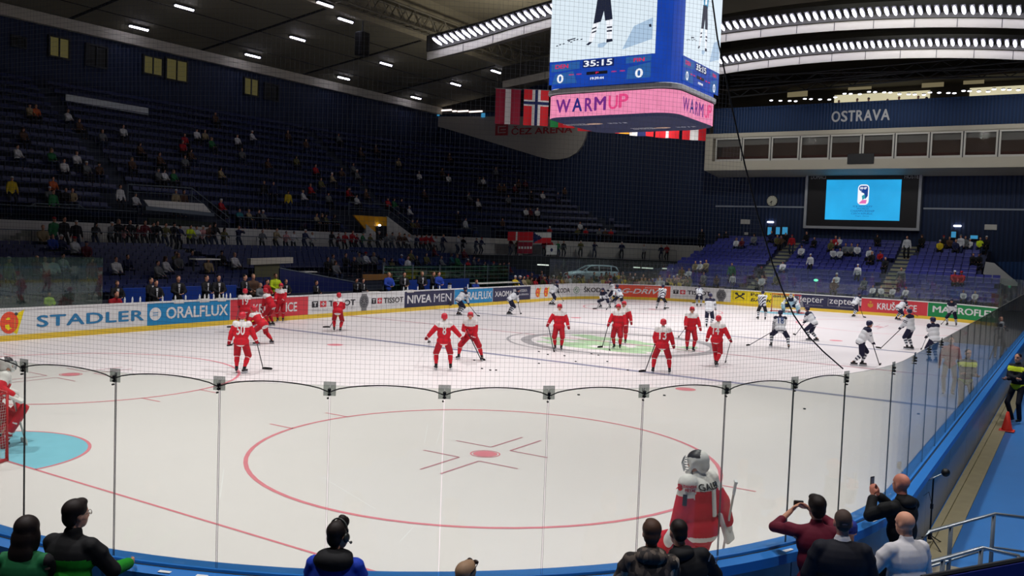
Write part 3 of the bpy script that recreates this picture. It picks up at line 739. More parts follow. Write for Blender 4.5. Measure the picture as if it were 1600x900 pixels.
rbn = MB(); rbn.prism([(x, y, 9.22) for x, y in rrect(JX0-.02, JX1+.02, JY0-.02, JY1+.02, .88, 8)], (0, 0, .88)); ro = jadd(rbn, 'led_ribbon', [emis('led_pink', (240, 140, 178), 1, noise=.22, scale=3)])
tr_ = MB(); tr_.prism([(x, y, 10.09) for x, y in rrect(JX0-.05, JX1+.05, JY0-.05, JY1+.05, .9)], (0, 0, .05)); jadd(tr_, 'black_trim', [m_black])
un = MB(); un.loft([[(x, y, z) for x, y in rrect(JX0+o, JX1-o, JY0+o, JY1-o, .85)] for o, z in ((.0, 9.2), (.25, 9.12))][::-1]); jadd(un, 'underside', [mat('dark_blue_underside', (18, 32, 76), .6, spec=.1)])
def FR(u, v, d=0): return Vector((JX0-.02-d, u, v))          # front face: u is world y
def RT(u, v, d=0): return Vector((u, JY0-.02-d, v))
s_purple = emis('led_purple', (112, 40, 130), 1); s_navy = emis('led_navy', (40, 36, 120), 1); s_rose = emis('led_rose', (226, 70, 130), 1)
for fn in (lambda u, v: FR(16.62-u*3.2, v, .03), lambda u, v: RT(28.0+u*3.12, v, .03)):
    w = MB()
    for t, a, b, mi, d in (('W', 0, .21, 0, 0), ('A', .235, .375, 1, .02), ('R', .41, .52, 0, 0), ('M', .54, .70, 0, .02), ('U', .735, .86, 2, .04), ('P', .87, 1, 2, .08)):
        put_text(w, t, fn, a, b, 9.36+d, 9.9+d, mi, bold=.018)
    jadd(w, 'ribbon_lettering', [s_purple, s_navy, s_rose], par=None)
# pictures on the two faces in view
def face(fn, u0, u1, name, zb=10.5, zt=14.62):
    """fn(u, v) with u from 0 (left) to 1 (right)"""
    M_ = [s_vid, s_vdark, s_vblue, s_vsh, s_deep, s_mid, s_white, s_red, s_black, s_skin, s_blue]
    f = lambda u, v, d=0: fn(u0+(u1-u0)*u, v, .004+.004*d)
    s = MB(); s.box((0, 0, 0), (0, 0, 0)); s = MB()
    vz = 11.42
    q = lambda a, b, c, d, mi, lay=0: s.poly([f(a, c, lay), f(b, c, lay), f(b, d, lay), f(a, d, lay)], mi)
    q(0, 1, vz, zt, 0); q(0, 1, zb, vz, 10)
    P = lambda pts, mi, lay=1: s.poly([f(u, vz+v, lay) for u, v in pts], mi)
    P([(.7, .25), (.97, .55), (.97, 1.35), (.8, 1.1)], 3)                                     # pale shade on the ice
    P([(.46, 2.5), (.47, 3.1), (.59, 3.1), (.6, 2.75), (.58, 2.25), (.47, 2.2)], 2, 2); P([(.5, 2.5), (.53, 3.1), (.56, 3.1), (.55, 2.4), (.5, 2.35)], 6, 3)   # torso
    P([(.45, 2.3), (.57, 2.35), (.6, 1.45), (.53, 1.42), (.515, 1.8), (.49, 1.4), (.42, 1.35)], 1, 3)      # trousers
    P([(.42, 1.38), (.475, 1.4), (.44, .9), (.41, .62), (.38, .6), (.39, .9)], 6, 2); P([(.54, 1.42), (.6, 1.45), (.6, .68), (.555, .66)], 6, 2)
    for a in (.0, .14): P([(.405, .98+a), (.45, 1.03+a), (.452, 1.09+a), (.41, 1.04+a)], 1, 4); P([(.55, .98+a), (.6, .98+a), (.6, 1.04+a), (.55, 1.04+a)], 1, 4)
    P([(.355, .56), (.385, .66), (.415, .64), (.38, .53)], 1, 3); P([(.55, .7), (.605, .7), (.61, .6), (.55, .57)], 1, 3); P([(.47, .55), (.53, .6), (.56, .55), (.52, .4), (.47, .42)], 3, 2)
    P([(.05, 3.1), (.2, 2.42), (.21, 2.42), (.06, 3.1)], 1, 2); P([(.2, 2.42), (.27, 2.5), (.27, 2.54), (.2, 2.47)], 9, 2)
    for a, b in ((.06, .6), (.09, .64), (.125, .66), (.18, .74), (.2, .7), (.23, .76), (.26, .78), (.3, .77)): P([(a, b), (a+.018, b+.01), (a+.018, b+.05), (a, b+.04)], 1, 2)
    P([(.17, .78), (.25, .84), (.25, .88), (.17, .83)], 1, 2); P([(.93, .9), (.965, .93), (.97, 1.15), (.925, 1.12)], 3, 2); P([(.94, 1.0), (.96, 1.0), (.955, 1.12), (.935, 1.1)], 1, 3)
    # score strip
    Q = lambda pts, mi, lay=1: s.poly([f(u, zb+v, lay) for u, v in pts], mi)
    Q([(.33, .58), (.63, .58), (.63, .88), (.33, .88)], 4); Q([(.03, .02), (.28, .02), (.24, .5), (.06, .42)], 5); Q([(.02, .5), (.3, .58), (.3, .86), (.02, .82)], 5)
    Q([(.75, .02), (.97, .04), (.97, .62), (.76, .46)], 5); Q([(.74, .62), (.97, .66), (.97, .88), (.74, .86)], 5); Q([(.37, .3), (.57, .3), (.57, .42), (.37, .42)], 8)
    tx = lambda t, a, b, c, d, mi, **k: put_text(s, t, lambda u, v: f(u, zb+v, 2), a, b, c, d, mi, **k)
    tx('35:15', .34, .615, .62, .86, 6, bold=.018); tx('0', .08, .145, .05, .4, 6, bold=.018); tx('0', .83, .9, .05, .4, 6, bold=.018); tx('19:39:44', .41, .54, .1, .2, 6, bold=.02)
    tx('DEN', .06, .19, .63, .79, 7, bold=.018); tx('FIN', .81, .91, .66, .8, 7, bold=.018); tx('P', .46, .49, .32, .4, 7, bold=.018)
    for t, a in (('PEN', .2), ('PEN', .275), ('PEN', .61), ('PEN', .69)): tx(t, a, a+.045, .33, .38, 7, bold=.02)
    jadd(s, name, M_)
face(lambda u, v, d: FR(u, v, d), 17.0, 12.42, 'front_screen'); face(lambda u, v, d: RT(u, v, d), 27.9, 31.85, 'side_screen')
uc = MB()
for yy, sg in ((15.6, 1), (13.4, -1)):
    fn = lambda u, v, yy=yy, sg=sg: Vector((29.7-sg*(v-.5)*1.5 if False else 28.6+(1.9 if sg < 0 else 0)+v*.5, yy+1.5-u*3.0, 9.11))
    for k, t in enumerate(('ICE HOCKEY', 'WORLD', 'CHAMPIONSHIP')): put_text(uc, t, fn, .0, .34, .7-.35*k, .95-.35*k, 0)
    uc.poly([fn(.4+.16*math.cos(a*PI/8)*.8+.06, .45+.35*math.sin(a*PI/8)) for a in range(16)], 1); put_text(uc, '2015', fn, .66, .95, .3, .75, 0)
jadd(uc, 'underside_lettering', [mat('pale_print', (190, 196, 205), .5), mat('peach_print', (222, 186, 160), .5)])

# ================================================================ far end screen, clock, signs
def on_end(px, py, x=76.95): return at(px, py, 0, x)
es_ = empty('video_screen', (76.6, 14.7, 6.2)); EO = Vector(es_.location); tag(es_, 'grey framed video screen on the blue end wall showing a cyan picture', 'screen')
def eadd(mb, name, mats):
    mb.v = [tuple(Vector(v)-EO) for v in mb.v]; return mb.build(name, mats, es_)
ya, yb, za, zb_ = 19.4, 9.95, 6.2, 11.22
fr = MB(); w = .22
for lo, hi in (((76.4, yb, za), (77, ya, za+w)), ((76.4, yb, zb_-w), (77, ya, zb_)), ((76.4, yb, za+w), (77, yb+w, zb_-w)), ((76.4, ya-w, za+w), (77, ya, zb_-w))): fr.box(lo, hi)
eadd(fr, 'frame', [mat('grey_screen_frame', (168, 172, 180), .5)])
pn = MB(); pn.box((76.6, yb+w, za+w), (76.99, ya-w, zb_-w)); eadd(pn, 'black_panel', [mat('black_screen_panel', (20, 20, 26), .5)])
A_, B_ = on_end(1292, 281, 76.55), on_end(1405, 345, 76.55)
sc_ = MB(); sc_.box((76.55, B_.y, B_.z), (76.6, A_.y, A_.z)); so = eadd(sc_, 'lit_picture', [emis('cyan_picture', (36, 168, 240), 1, noise=.35, scale=.35)])
pc = MB(); yw = A_.y-B_.y; zw = A_.z-B_.z
g = lambda u, v, d=0: Vector((76.54-.004*d, A_.y-u*yw, B_.z+v*zw))
n = 8
def rr2(u0, u1, v0, v1, r, mi, d=0):
    rv = r*yw/zw; pts = []
    for cu, cv, a in ((u1-r, v1-rv, 0), (u0+r, v1-rv, 90), (u0+r, v0+rv, 180), (u1-r, v0+rv, 270)):
        for i in range(6): t = math.radians(a+18*i); pts.append(g(cu+r*math.cos(t), cv+rv*math.sin(t), d))
    pc.poly(pts, mi)
rr2(.435, .585, .38, .88, .05, 0); rr2(.45, .57, .72, .85, .03, 1, 1); pc.poly([g(.47, .7, 1), g(.57, .78, 1), g(.57, .6, 1), g(.54, .52, 1), (g(.52, .66, 1))], 1); pc.poly([g(.49, .6, 2), g(.53, .64, 2), g(.54, .54, 2), g(.5, .5, 2)], 3)
pc.poly([g(.45, .41, 1), g(.55, .41, 1), g(.56, .5, 1), g(.5, .5, 1)], 2); put_text(pc, 'IIHF', lambda u, v: g(u, v, 2), .465, .555, .76, .82, 0, bold=.018)
for t, a, b, v0, v1 in (('ICE HOCKEY', .38, .64, .32, .36), ('WORLD', .43, .59, .265, .305), ('CHAMPIONSHIP', .35, .67, .2, .25), ('CZECH REPUBLIC', .36, .65, .14, .18), ('Prague - Ostrava', .42, .6, .08, .115)): put_text(pc, t, g, a, b, v0, v1, 1, bold=.0)
eadd(pc, 'picture_emblem', [s_white, emis('led_emblem_blue', (10, 60, 140), 1), emis('led_emblem_pink', (226, 110, 180), 1), emis('led_emblem_teal', (40, 150, 170), 1)])
lt = MB()
for t, x0, x1, y0, y1 in (('DOMÁCÍ', 1267, 1291, 272, 280), ('HOSTÉ', 1413, 1436, 271, 279)):
    p, q = on_end(x0, y1, 76.58), on_end(x1, y0, 76.58); put_text(lt, t, lambda u, v: Vector((76.585, u, v)), p.y, q.y, p.z, q.z, 0, bold=.02)
eadd(lt, 'panel_lettering', [mat('dull_lettering', (165, 168, 172), .5)])
ck = empty('wall_clock', on_end(1207, 314, 76.98)); tag(ck, 'round white wall clock on the blue end wall left of the screen', 'clock')
def ring_x(mb, r0, r1, x, mi=0, n=32):
    for i in range(n):
        a, b = 2*PI*i/n, 2*PI*(i+1)/n; mb.poly([(x, r0*math.cos(a), r0*math.sin(a)), (x, r1*math.cos(a), r1*math.sin(a)), (x, r1*math.cos(b), r1*math.sin(b)), (x, r0*math.cos(b), r0*math.sin(b))], mi)
d = MB(); d.prism([(-.12, .48*math.cos(2*PI*i/32), .48*math.sin(2*PI*i/32)) for i in range(32)], (.12, 0, 0)); d.build('clock_face', [mat('cream_clock_face', (205, 206, 190), .6)], ck)
d = MB(); d.loft([[(-x, r*math.cos(2*PI*i/32), r*math.sin(2*PI*i/32)) for i in range(32)] for r, x in ((.5, 0), (.5, .14), (.46, .14), (.46, .11))], 0, False); d.build('clock_rim', [m_dark], ck)
for a, L, t in ((-2.3, .26, .03), (-2.9, .36, .02)):
    h = MB(); c, s = math.sin(a), math.cos(a); h.prism([(-.125, -t*s*-1+0, t*c), (-.125, -L*c-t*s*-1, L*s+t*c), (-.125, -L*c+t*s*-1, L*s-t*c), (-.125, t*s*-1, -t*c)], (-.01, 0, 0)); h.build('clock_hand', [m_black], ck)
for k in range(12):
    h = MB(); a = k*PI/6; c, s = math.cos(a), math.sin(a); h.prism([(-.125, .36*c-.015*s, .36*s+.015*c), (-.125, .43*c-.015*s, .43*s+.015*c), (-.125, .43*c+.015*s, .43*s-.015*c), (-.125, .36*c+.015*s, .36*s-.015*c)], (-.005, 0, 0)); h.build('hour_mark', [m_black], ck)
for x0, y0, x1, y1, lab in ((1157, 343, 1172, 350, 'wide white notice plate on the blue wall left of the clock'), (1163, 363, 1169, 367, 'small white notice plate low on the blue wall'), (1538, 351, 1558, 359, 'wide white notice plate on the blue wall right of the screen')):
    p, q = on_end(x0, y1), on_end(x1, y0); t = empty('notice_plate', (76.95, (p.y+q.y)/2, (p.z+q.z)/2)); tag(t, lab, 'sign'); a, b = abs(p.y-q.y)/2, abs(q.z-p.z)/2
    m = MB(); m.bbox((-.03, -a, -b), (.04, a, b), .01); m.build('plate', [m_white], t)
for i, (x0, y0, x1, y1) in enumerate(((1199, 355, 1206, 367), (1212, 355, 1219, 366), (1222, 355, 1231, 366), (1486, 362, 1494, 371), (1516, 368, 1528, 373))):
    p, q = on_end(x0, y1, 76.9), on_end(x1, y0, 76.9); m = MB(); a, b = sorted((p.y, q.y)); m.box((76.9, a, p.z), (76.99, b, q.z)); o = tag(m.build(f'window_{8+i}', [m_cyanlit]), kind='structure')
    f = MB()
    for lo, hi in (((76.86, a-.08, p.z-.08), (77, b+.08, p.z)), ((76.86, a-.08, q.z), (77, b+.08, q.z+.08)), ((76.86, a-.08, p.z), (77, a, q.z)), ((76.86, b, p.z), (77, b+.08, q.z))): f.box(lo, hi)
    f.build('window_frame', [m_dark], o)
for i, (px, py, lab) in enumerate(((1204, 347, 'left'), (1496, 353, 'right'))):
    p = on_end(px, py, 76.9); t = empty('exit_lamp', p); tag(t, f'small white lamp on the end wall {lab} of the screen', 'lamp'); m = MB(); m.bbox((-.1, -.28, -.06), (.06, .28, .06), .02); m.build('lamp_body', [m_lampdim], t)
# ---------------------------------------------------------------- glazed boxes and the OSTRAVA parapet
SX = 74.0; yl = 27.9; yr = -9
sw = MB()
sw.prism([(SX, yl, 11.95), (SX+.0, yl, 11.15), (77, yl-.3, 10.75), (77, yl, 11.95)], (0, yr-yl, 0)); sw.prism([(SX, yl, 14.0), (77, yl, 14.0), (77, yl, 14.75), (SX-.1, yl, 14.42), (SX-.1, yl, 14.1)], (0, yr-yl, 0))
sw.box((SX, yl-.7, 11.95), (77, yl, 14.0)); tag(sw.build('wall_boxes', [m_offwhite]), 'off white box front above the far end stand', kind='structure')
bk = MB(); bk.box((76.6, yr, 11.9), (76.95, yl-.7, 14.05)); tag(bk.build('wall_boxes_back', [mat('brown_glowing_interior', (92, 76, 66), .8, emit=.3, noise=.5, scale=.7)]), kind='structure')  # back wall glows by itself to stand for dim room light
m_boxglass = glass_mat('box_glazing', (226, 226, 226), .05, (160, 160, 165), refl=.02)
ys = [at(x, 240, 0, SX).y for x in (1117, 1159, 1204, 1249, 1296, 1346, 1397, 1452, 1504, 1559)]; ys += [ys[-1]-2.45*k for k in range(1, 5)]
wf_m = mat('pale_window_frame', (196, 196, 190), .5)
for i in range(len(ys)-1):
    a, b = ys[i+1]+.14, ys[i]-.14; g_ = MB(); g_.box((SX+.05, a, 12.1), (SX+.07, b, 13.9)); o = tag(g_.build(f'window_{20+i}', [m_boxglass]), kind='structure')
    f = MB()
    for lo, hi in (((SX-.02, a-.1, 11.95), (SX+.12, b+.1, 12.12)), ((SX-.02, a-.1, 13.88), (SX+.12, b+.1, 14.0)), ((SX-.02, a-.1, 12.1), (SX+.12, a+.03, 13.9)), ((SX-.02, b-.03, 12.1), (SX+.12, b+.1, 13.9))): f.box(lo, hi)
    f.build('window_frame', [wf_m], o)
    bl = MB(); bl.box((SX+.2, a, 13.25+.12*((i*7) % 3)), (SX+.22, b, 13.9)); bl.build('pale_top_strip', [mat('pale_grey_strip', (186, 186, 180), .8)], o)  # pale strip across the upper part of each window
    ds = MB(); ds.box((SX+.5, a, 12.1), (SX+.9, b, 12.36)); ds.box((SX+.5, a, 12.36), (SX+.52, b, 12.4)); ds.build('window_counter', [mat('brown_counter', (120, 70, 60), .7)], o)
    br = MB(); br.box((SX+.0, ys[i+1]-.07, 11.95), (SX+.3, ys[i+1]+.07, 14.0)); br.build('window_mullion', [m_dark], o)
mp = empty('dark_panel', at(1345, 248, 0, SX)); tag(mp, 'dark square panel on the off white box front above the screen', 'panel'); q = MB(); q.bbox((-.12, -1.05, -.42), (.0, 1.05, .42), .02); q.build('board', [m_dark], mp)
op = MB(); op.box((75.1, yr, 14.4), (75.4, 27.6, 16.75)); op.box((75.0, yr, 16.65), (75.5, 27.6, 16.85)); tag(op.build('wall_parapet', [m_band]), 'blue corrugated parapet above the boxes', kind='structure')
sg = empty('wall_lettering', (75.08, 15.5, 15.4)); tag(sg, 'white capital letters spelling the city on the blue parapet', 'sign')
p, q = at(1299, 186, 0, 75.05), at(1393, 169, 0, 75.05); x = q.y-p.y
for i, (ch, a, b) in enumerate((('O', 0, .15), ('S', .165, .275), ('T', .285, .4), ('R', .42, .54), ('A', .55, .69), ('V', .69, .83), ('A', .835, .98))):
    m = MB(); put_text(m, ch, lambda u, v: Vector((75.05, p.y+x*u, v)), a, b, 15.22, 16.15, 0, bold=.018); m2 = MB(); k = len(m.v)
    m2.add(m.v, m.f); m2.add([(v[0]+.05, v[1], v[2]) for v in m.v], [f[::-1] for f in m.f]); m2.v = [tuple(Vector(v)-sg.location) for v in m2.v]; m2.build('letter', [mat('white_sign_letter', (196, 200, 206), .5)], sg)
# lit lounge behind the parapet, its people are built with the crowd
lg = MB()
for x0, y0, x1, y1 in ((1303, 147, 1453, 166), (1514, 142, 1605, 160)):
    a, b = at(x0, y1, 0, 79), at(x1, y0, 0, 79); lg.box((79, min(a.y, b.y)-(6 if x1 > 1600 else 0), 16.2), (79.1, max(a.y, b.y), 18.15))
tag(lg.build('wall_lounge', [m_warm]), 'warmly lit lounge wall above the parapet', kind='structure')
lw = MB(); lw.box((79.15, -12, 14), (79.4, 30, 24)); lw.box((76, -12, 18.6), (79.2, 30, 18.8)); lw.box((75.4, -12, 15.2), (79.2, 28, 15.4)); lw.box((75.5, 27.8, 14.4), (79.2, 28.1, 24))
tag(lw.build('wall_lounge_back', [mat('dark_lounge_wall', (52, 46, 34), .8, noise=.2, scale=.5)]), kind='structure')
for i, (x0, y0, x1, y1) in enumerate(((1230, 140, 1262, 152), (1325, 130, 1362, 141), (1440, 126, 1475, 137), (1505, 123, 1538, 132))):
    a, b = at(x0, y1, 0, 78.0), at(x1, y0, 0, 78.0); m = MB(); m.box((78, min(a.y, b.y), a.z), (78.05, max(a.y, b.y), b.z)); o = m.build('light_box', [mat('dim_cream_panel', (150, 138, 104), .6, emit=.5)]); tag(o, f'dim cream ceiling light panel above the lounge, {nth(i+1)} from the left', 'light panel', 'cream panels over the lounge')
# ---------------------------------------------------------------- white CEZ panel on the end wall
pts = [(644, 182), (644, 187), (700, 202), (770, 223), (845, 246), (858, 249), (874, 249), (888, 246), (900, 239), (909, 228), (914, 216), (917, 203), (922, 182)]
cz = MB(); cz.prism([tuple(on_end(x, y, 76.7)) for x, y in pts], (.3, 0, 0)); tag(cz.build('wall_sign_panel', [mat('grey_white_panel', (172, 168, 160), .7, noise=.05, scale=.5)]), 'grey white wall field with a rounded end under the flags', kind='structure')
czs = empty('arena_sign', on_end(833, 205, 76.66)); tag(czs, 'red square logo and red arena lettering on the grey white wall field', 'sign'); CO = Vector(czs.location)
m_czred = mat('dull_red_sign', (168, 44, 50), .6)
a, b = on_end(774, 212, 76.66), on_end(794, 193, 76.66); m = MB(); m.box((76.62, b.y, a.z), (76.68, a.y, b.z)); h = b.z-a.z; wq = a.y-b.y
m.v = [tuple(Vector(v)-CO) for v in m.v]; m.build('logo_square', [m_czred], czs)
m = MB(); L = mat('pale_logo_stroke', (190, 160, 156), .6)
for u0, u1, v0, v1 in ((.2, .3, .2, .8), (.2, .85, .72, .8), (.2, .85, .2, .28), (.42, .85, .46, .54)): m.box((76.60, a.y-u1*wq, a.z+v0*h), (76.62, a.y-u0*wq, a.z+v1*h))
m.v = [tuple(Vector(v)-CO) for v in m.v]; m.build('logo_stroke', [L], czs)
p, q = on_end(799, 211, 76.66), on_end(895, 197, 76.66); m = MB(); put_text(m, 'ČEZ ARENA', lambda u, v: Vector((76.64, u, v)), p.y, q.y, p.z+.0, q.z+.25, 0, bold=.018); m.v = [tuple(Vector(v)-CO) for v in m.v]; m.build('lettering', [m_czred], czs)
dk = MB(); a, b = on_end(644, 182, 76.8), on_end(930, 160, 76.8); dk.box((76.75, b.y, a.z), (77, a.y, 19.8)); tag(dk.build('trim_4', [m_black]), 'dark strip above the wall field', kind='structure')
x = 646
for i, x1 in enumerate((659, 682, 706, 714, 732, 754)):
    a, b = on_end(x, 172+(x-646)*.035, 76.6), on_end(x1-1, 169+(x1-646)*.035, 76.6); m = MB(); m.box((76.55, b.y, a.z-.05), (76.72, a.y, a.z+.1)); o = m.build('tube_light', [mat('warm_white_tube', (255, 236, 228), .4, emit=1.6)]); tag(o, f'lit white tube above the grey wall field, {nth(i+1)} from the left', 'lamp', 'tube lights on the end wall'); x = x1+1
for i, (px, py) in enumerate(((684, 178), (755, 180))):
    p = on_end(px, py, 76.6); m = MB(); m.bbox((-.1, -.22, -.22), (.1, .22, .22), .03); o = m.build('blue_marker_light', [m_cyanlit]); o.location = p; tag(o, ('left', 'right')[i]+' small square blue light under the white tubes', 'light')

# ---------------------------------------------------------------- roof beams with rows of lamps
def bz(y): d = abs(y-14); return 17.3-.0055*d*d if d < 16 else 17.3-.0055*256-.12*(d-16)
def beam(X, ya, yb, h, label, lamps, dz=0, n0=0):
    t = empty('roof_beam', (X, (ya+yb)/2, 17+dz)); tag(t, label, 'roof beam', 'white faced roof beams'); O = Vector(t.location)
    N = 40; Y = [ya+(yb-ya)*i/N for i in range(N+1)]
    f = MB(); f.loft([[(X, y, bz(y)+dz), (X+.06, y, bz(y)+dz), (X+.06, y, bz(y)+h+dz), (X, y, bz(y)+h+dz)] for y in Y]); f.v = [tuple(Vector(v)-O) for v in f.v]; f.build('white_face', [mat('pale_beam_face', (176, 174, 162), .7, noise=.05, scale=.5)], t)
    k = MB(); k.loft([[(X+.06, y, bz(y)+.05+dz), (X+3.0, y, bz(y)+.9+dz), (X+3.0, y, bz(y)+2.6+dz), (X-.1, y, bz(y)+1.5+dz), (X-.1, y, bz(y)+h+.02+dz), (X+.06, y, bz(y)+h+.02+dz)] for y in Y]); k.v = [tuple(Vector(v)-O) for v in k.v]; k.build('dark_casing', [mat('dark_beam_casing', (54, 54, 50), .8)], t)
    j = MB()
    for y in [ya+2.2*i for i in range(int((yb-ya)/2.2))]: j.box((X-.006, y-.02, bz(y)+dz+.01), (X, y+.02, bz(y)+h+dz-.01))
    j.v = [tuple(Vector(v)-O) for v in j.v]; j.build('face_joint', [m_dark], t)
lamp_me = MB(); lamp_me.ell((0, 0, -.02), (.5, .1, .07), 0, None, 8, 6); lamp_me.box((-.55, -.13, .03), (.55, .13, .1), 1); LAMP = lamp_me.mesh('roof_lamp', [m_lamp, m_dark])
def lamps(X, ya, yb, step, dz, rowname, h):
    n = 0; y = yb
    while y > ya:
        n += 1; o = link('roof_lamp', LAMP); o.location = (X-.55, y, bz(y)+h+.32+dz); o.rotation_euler = (0, math.radians(14), 0)
        tag(o, f'tube lamp, {nth(n)} from the left in the {rowname}', 'lamp', f'lamps of the {rowname}'); y -= step
beam(51, -6, 35, .5, 'pale roof beam carrying the upper row of lamps', 0); lamps(51, -.5, 20.5, .44, 0, 'upper row right of the score cube', .5)
beam(60, -6, 35, .55, 'pale roof beam carrying the lower row of lamps', 0); lamps(60, -.3, 22.5, .44, 0, 'lower row right of the score cube', .55)
beam(41, -6, 34.2, .5, 'pale roof beam ending left of the score cube', 0); lamps(41, 22.5, 33, .44, 0, 'row left of the score cube', .5)
sl_me = MB(); sl_me.ell((0, 0, 0), (.05, .16, .06), 0, None, 8, 5); sl_me.box((-.06, -.12, .05), (.06, .12, .12), 1); SLAMP = sl_me.mesh('small_lamp', [m_lampdim, m_dark])
n = 0
for px, py in [(1205+i*12.4+(i*37 % 5), 157-i*.62+(i*53 % 4)-(6 if 8 < i < 16 else 0)) for i in range(32)]+[(1404+i*10.5, 163-i*.2) for i in range(8)]:
    n += 1; p = at(px, py, 0, 76.2); o = link('small_lamp', SLAMP); o.location = p; tag(o, f'small lamp, {nth(n)} from the left in the long string over the lounge' if n <= 32 else f'small lamp, {nth(n-32)} from the left in the short string above the city lettering', 'lamp', 'small lamps over the lounge')
# gantries and pipes under the far roof
for i, (x0, y0, x1, y1) in enumerate(((1140, 135, 1600, 96), (1140, 152, 1600, 108), (1140, 128, 1600, 120))):
    a, b = at(x0, y0, 0, 72), at(x1, y1, 0, 72); t = empty('lighting_truss', a); tag(t, f'dark lighting truss under the far roof, {("top", "lowest", "middle")[i]} of three', 'truss', 'dark trusses under the far roof')
    m = MB(); m.tube([(0, 0, 0), b-a], .07, 5); m.build('lower_chord', [m_dark], t); m = MB(); m.tube([(0, 0, .6), b-a+Vector((0, 0, .6))], .07, 5); m.build('upper_chord', [m_dark], t)
    m = MB(); N = 24
    for k in range(N): p = (b-a)*(k/N); q = (b-a)*((k+1)/N); m.tube([p, q+Vector((0, 0, .6))] if k % 2 else [p+Vector((0, 0, .6)), q], .04, 4)
    m.build('lattice', [m_dark], t)
# truss along the front edge of the dark ceiling
t = empty('roof_truss', (40, 45.2, 20.9)); tag(t, 'grey lattice roof truss along the front edge of the dark ceiling', 'truss'); m_tr = mat('grey_truss', (96, 92, 78), .6)
for y in (0, .9):
    for z in (0, 1.3): m = MB(); m.tube([(-14, -y, z), (37, -y, z)], .09, 6); m.build('chord', [m_tr], t)
m = MB()
for k in range(51):
    x = -14+k
    for y in (0, -.9): m.tube([(x, y, 0 if k % 2 else 1.3), (x+1, y, 1.3 if k % 2 else 0)], .05, 4)
    m.tube([(x, 0, 0), (x, -.9, 0)], .04, 4)
m.build('lattice', [m_tr], t)
# ceiling lamps of the dark ceiling
cl_m = MB(); cl_m.tube([(-.75, 0, -.06), (.75, 0, -.06)], .09, 8); cl_m.box((-.85, -.14, -.04), (.85, .14, .06), 1); CLAMP = cl_m.mesh('ceiling_lamp', [m_lamp, m_dark])
for i, (px, py) in enumerate(((288, 8), (540, 28), (465, 57), (603, 97), (537, 119), (395, 84), (775, 109), (217, 40), (712, 129), (650, 150), (508, 3))):
    P = on_ceiling(px, py, .12); o = link('ceiling_lamp', CLAMP); o.location = P; o.rotation_euler = (-math.atan2(CF.z-CB.z, CB.y-CF.y), 0, 0)
    row, k = {288: ('back', 1), 217: ('back', 0), 540: ('front', 2), 465: ('middle', 1), 603: ('middle', 2), 537: ('back', 3), 395: ('back', 2), 775: ('front', 3), 712: ('middle', 3), 650: ('back', 4), 508: ('front', 1)}[px]
    tag(o, {217: 'dim lamp farthest left on the dark ceiling', 288: 'brightest lamp at the top left of the dark ceiling', 508: 'lamp at the top edge of the dark ceiling by a joint'}.get(px, f'lit tube lamp in the {row} row of the dark ceiling, {nth(k)} from the left'), 'lamp', 'lamps of the dark ceiling')
# loudspeaker hung at the edge of the dark ceiling
t = empty('loudspeaker', on_ceiling(567, 30, 1.7)); tag(t, 'black loudspeaker hanging under the dark ceiling edge', 'loudspeaker'); m = MB(); m.bbox((-.45, -.4, -1.1), (.45, .4, .7), .06); m.build('cabinet', [m_black], t); m = MB(); m.tube([(0, 0, .7), (0, 0, 1.62)], .05, 6); m.build('bracket', [m_dark], t)

# ---------------------------------------------------------------- hanging flags
fm = {k: mat('flag_'+k, c, .8) for k, c in dict(maroon=(140, 24, 48), white=(212, 212, 208), red=(204, 26, 36), navy=(20, 34, 88), green=(14, 128, 60), black=(20, 20, 22), gold=(232, 160, 40)).items()}
FK = list(fm)
FA, FB = Vector((45, 31.5, 11.15)), Vector((53.2, 21.0, 11.15)); m_pole = mat('flag_rod', (120, 120, 124), .4)
def flag(px, w, h, pick, label, zbot=11.15):
    # where the row of flags crosses the sight line
    lo_, hi_ = -.3, 1.4
    for _ in range(40):
        mid = (lo_+hi_)/2
        if project(FA.lerp(FB, mid))[0] < px: lo_ = mid
        else: hi_ = mid
    c = FA.lerp(FB, lo_); d = (FB-FA).normalized(); t = empty('hanging_flag', (c.x, c.y, zbot), math.atan2(d.y, d.x)); tag(t, label, 'flag', 'national flags hanging under the roof')
    m = MB(); nu, nv = 18, 24; V = []; ph = px*.3
    for s_ in (0, 1):
        for j in range(nv+1):
            for i in range(nu+1):
                u, v = i/nu, j/nv; V.append(((u-.5)*w, .05*math.sin(u*9+ph)*(1-v*.6)+s_*.012, v*h))
    F = []; MI = []; K = (nu+1)*(nv+1)
    for s_ in (0, 1):
        for j in range(nv):
            for i in range(nu):
                a = s_*K+j*(nu+1)+i; F.append((a, a+1, a+nu+2, a+nu+1) if not s_ else (a, a+nu+1, a+nu+2, a+1)); MI.append(FK.index(pick((i+.5)/nu, (j+.5)/nv)))
    m.v = V; m.f = F; m.m = MI; m.build('cloth', [fm[k] for k in FK], t, True)
    r = MB(); r.tube([(-w*.55, 0, h), (w*.55, 0, h)], .02, 6); r.build('rod', [m_pole], t)
    r = MB()
    for x in (-w*.45, w*.45): r.tube([(x, 0, h), (x, 0, 24-zbot)], .006, 3)
    r.build('hanging_line', [m_pole], t)
flag(792, 1.65, 2.3, lambda u, v: 'white' if .4 < u < .61 else 'maroon', 'dark red flag with a white vertical stripe, farthest left', 11.8)
flag(836, 1.65, 2.35, lambda u, v: 'navy' if .44 < u < .56 or .58 < v < .66 else 'white' if .36 < u < .64 or .53 < v < .71 else 'red', 'red flag with a white edged dark blue cross', 11.8)
flag(878, 1.65, 2.95, lambda u, v: 'green' if u < .36 else 'red', 'red and green flag partly hidden by the score cube', 11.75)
flag(921, 1.65, 2.95, lambda u, v: 'red', 'plain red flag bottom behind the score cube', 11.6)
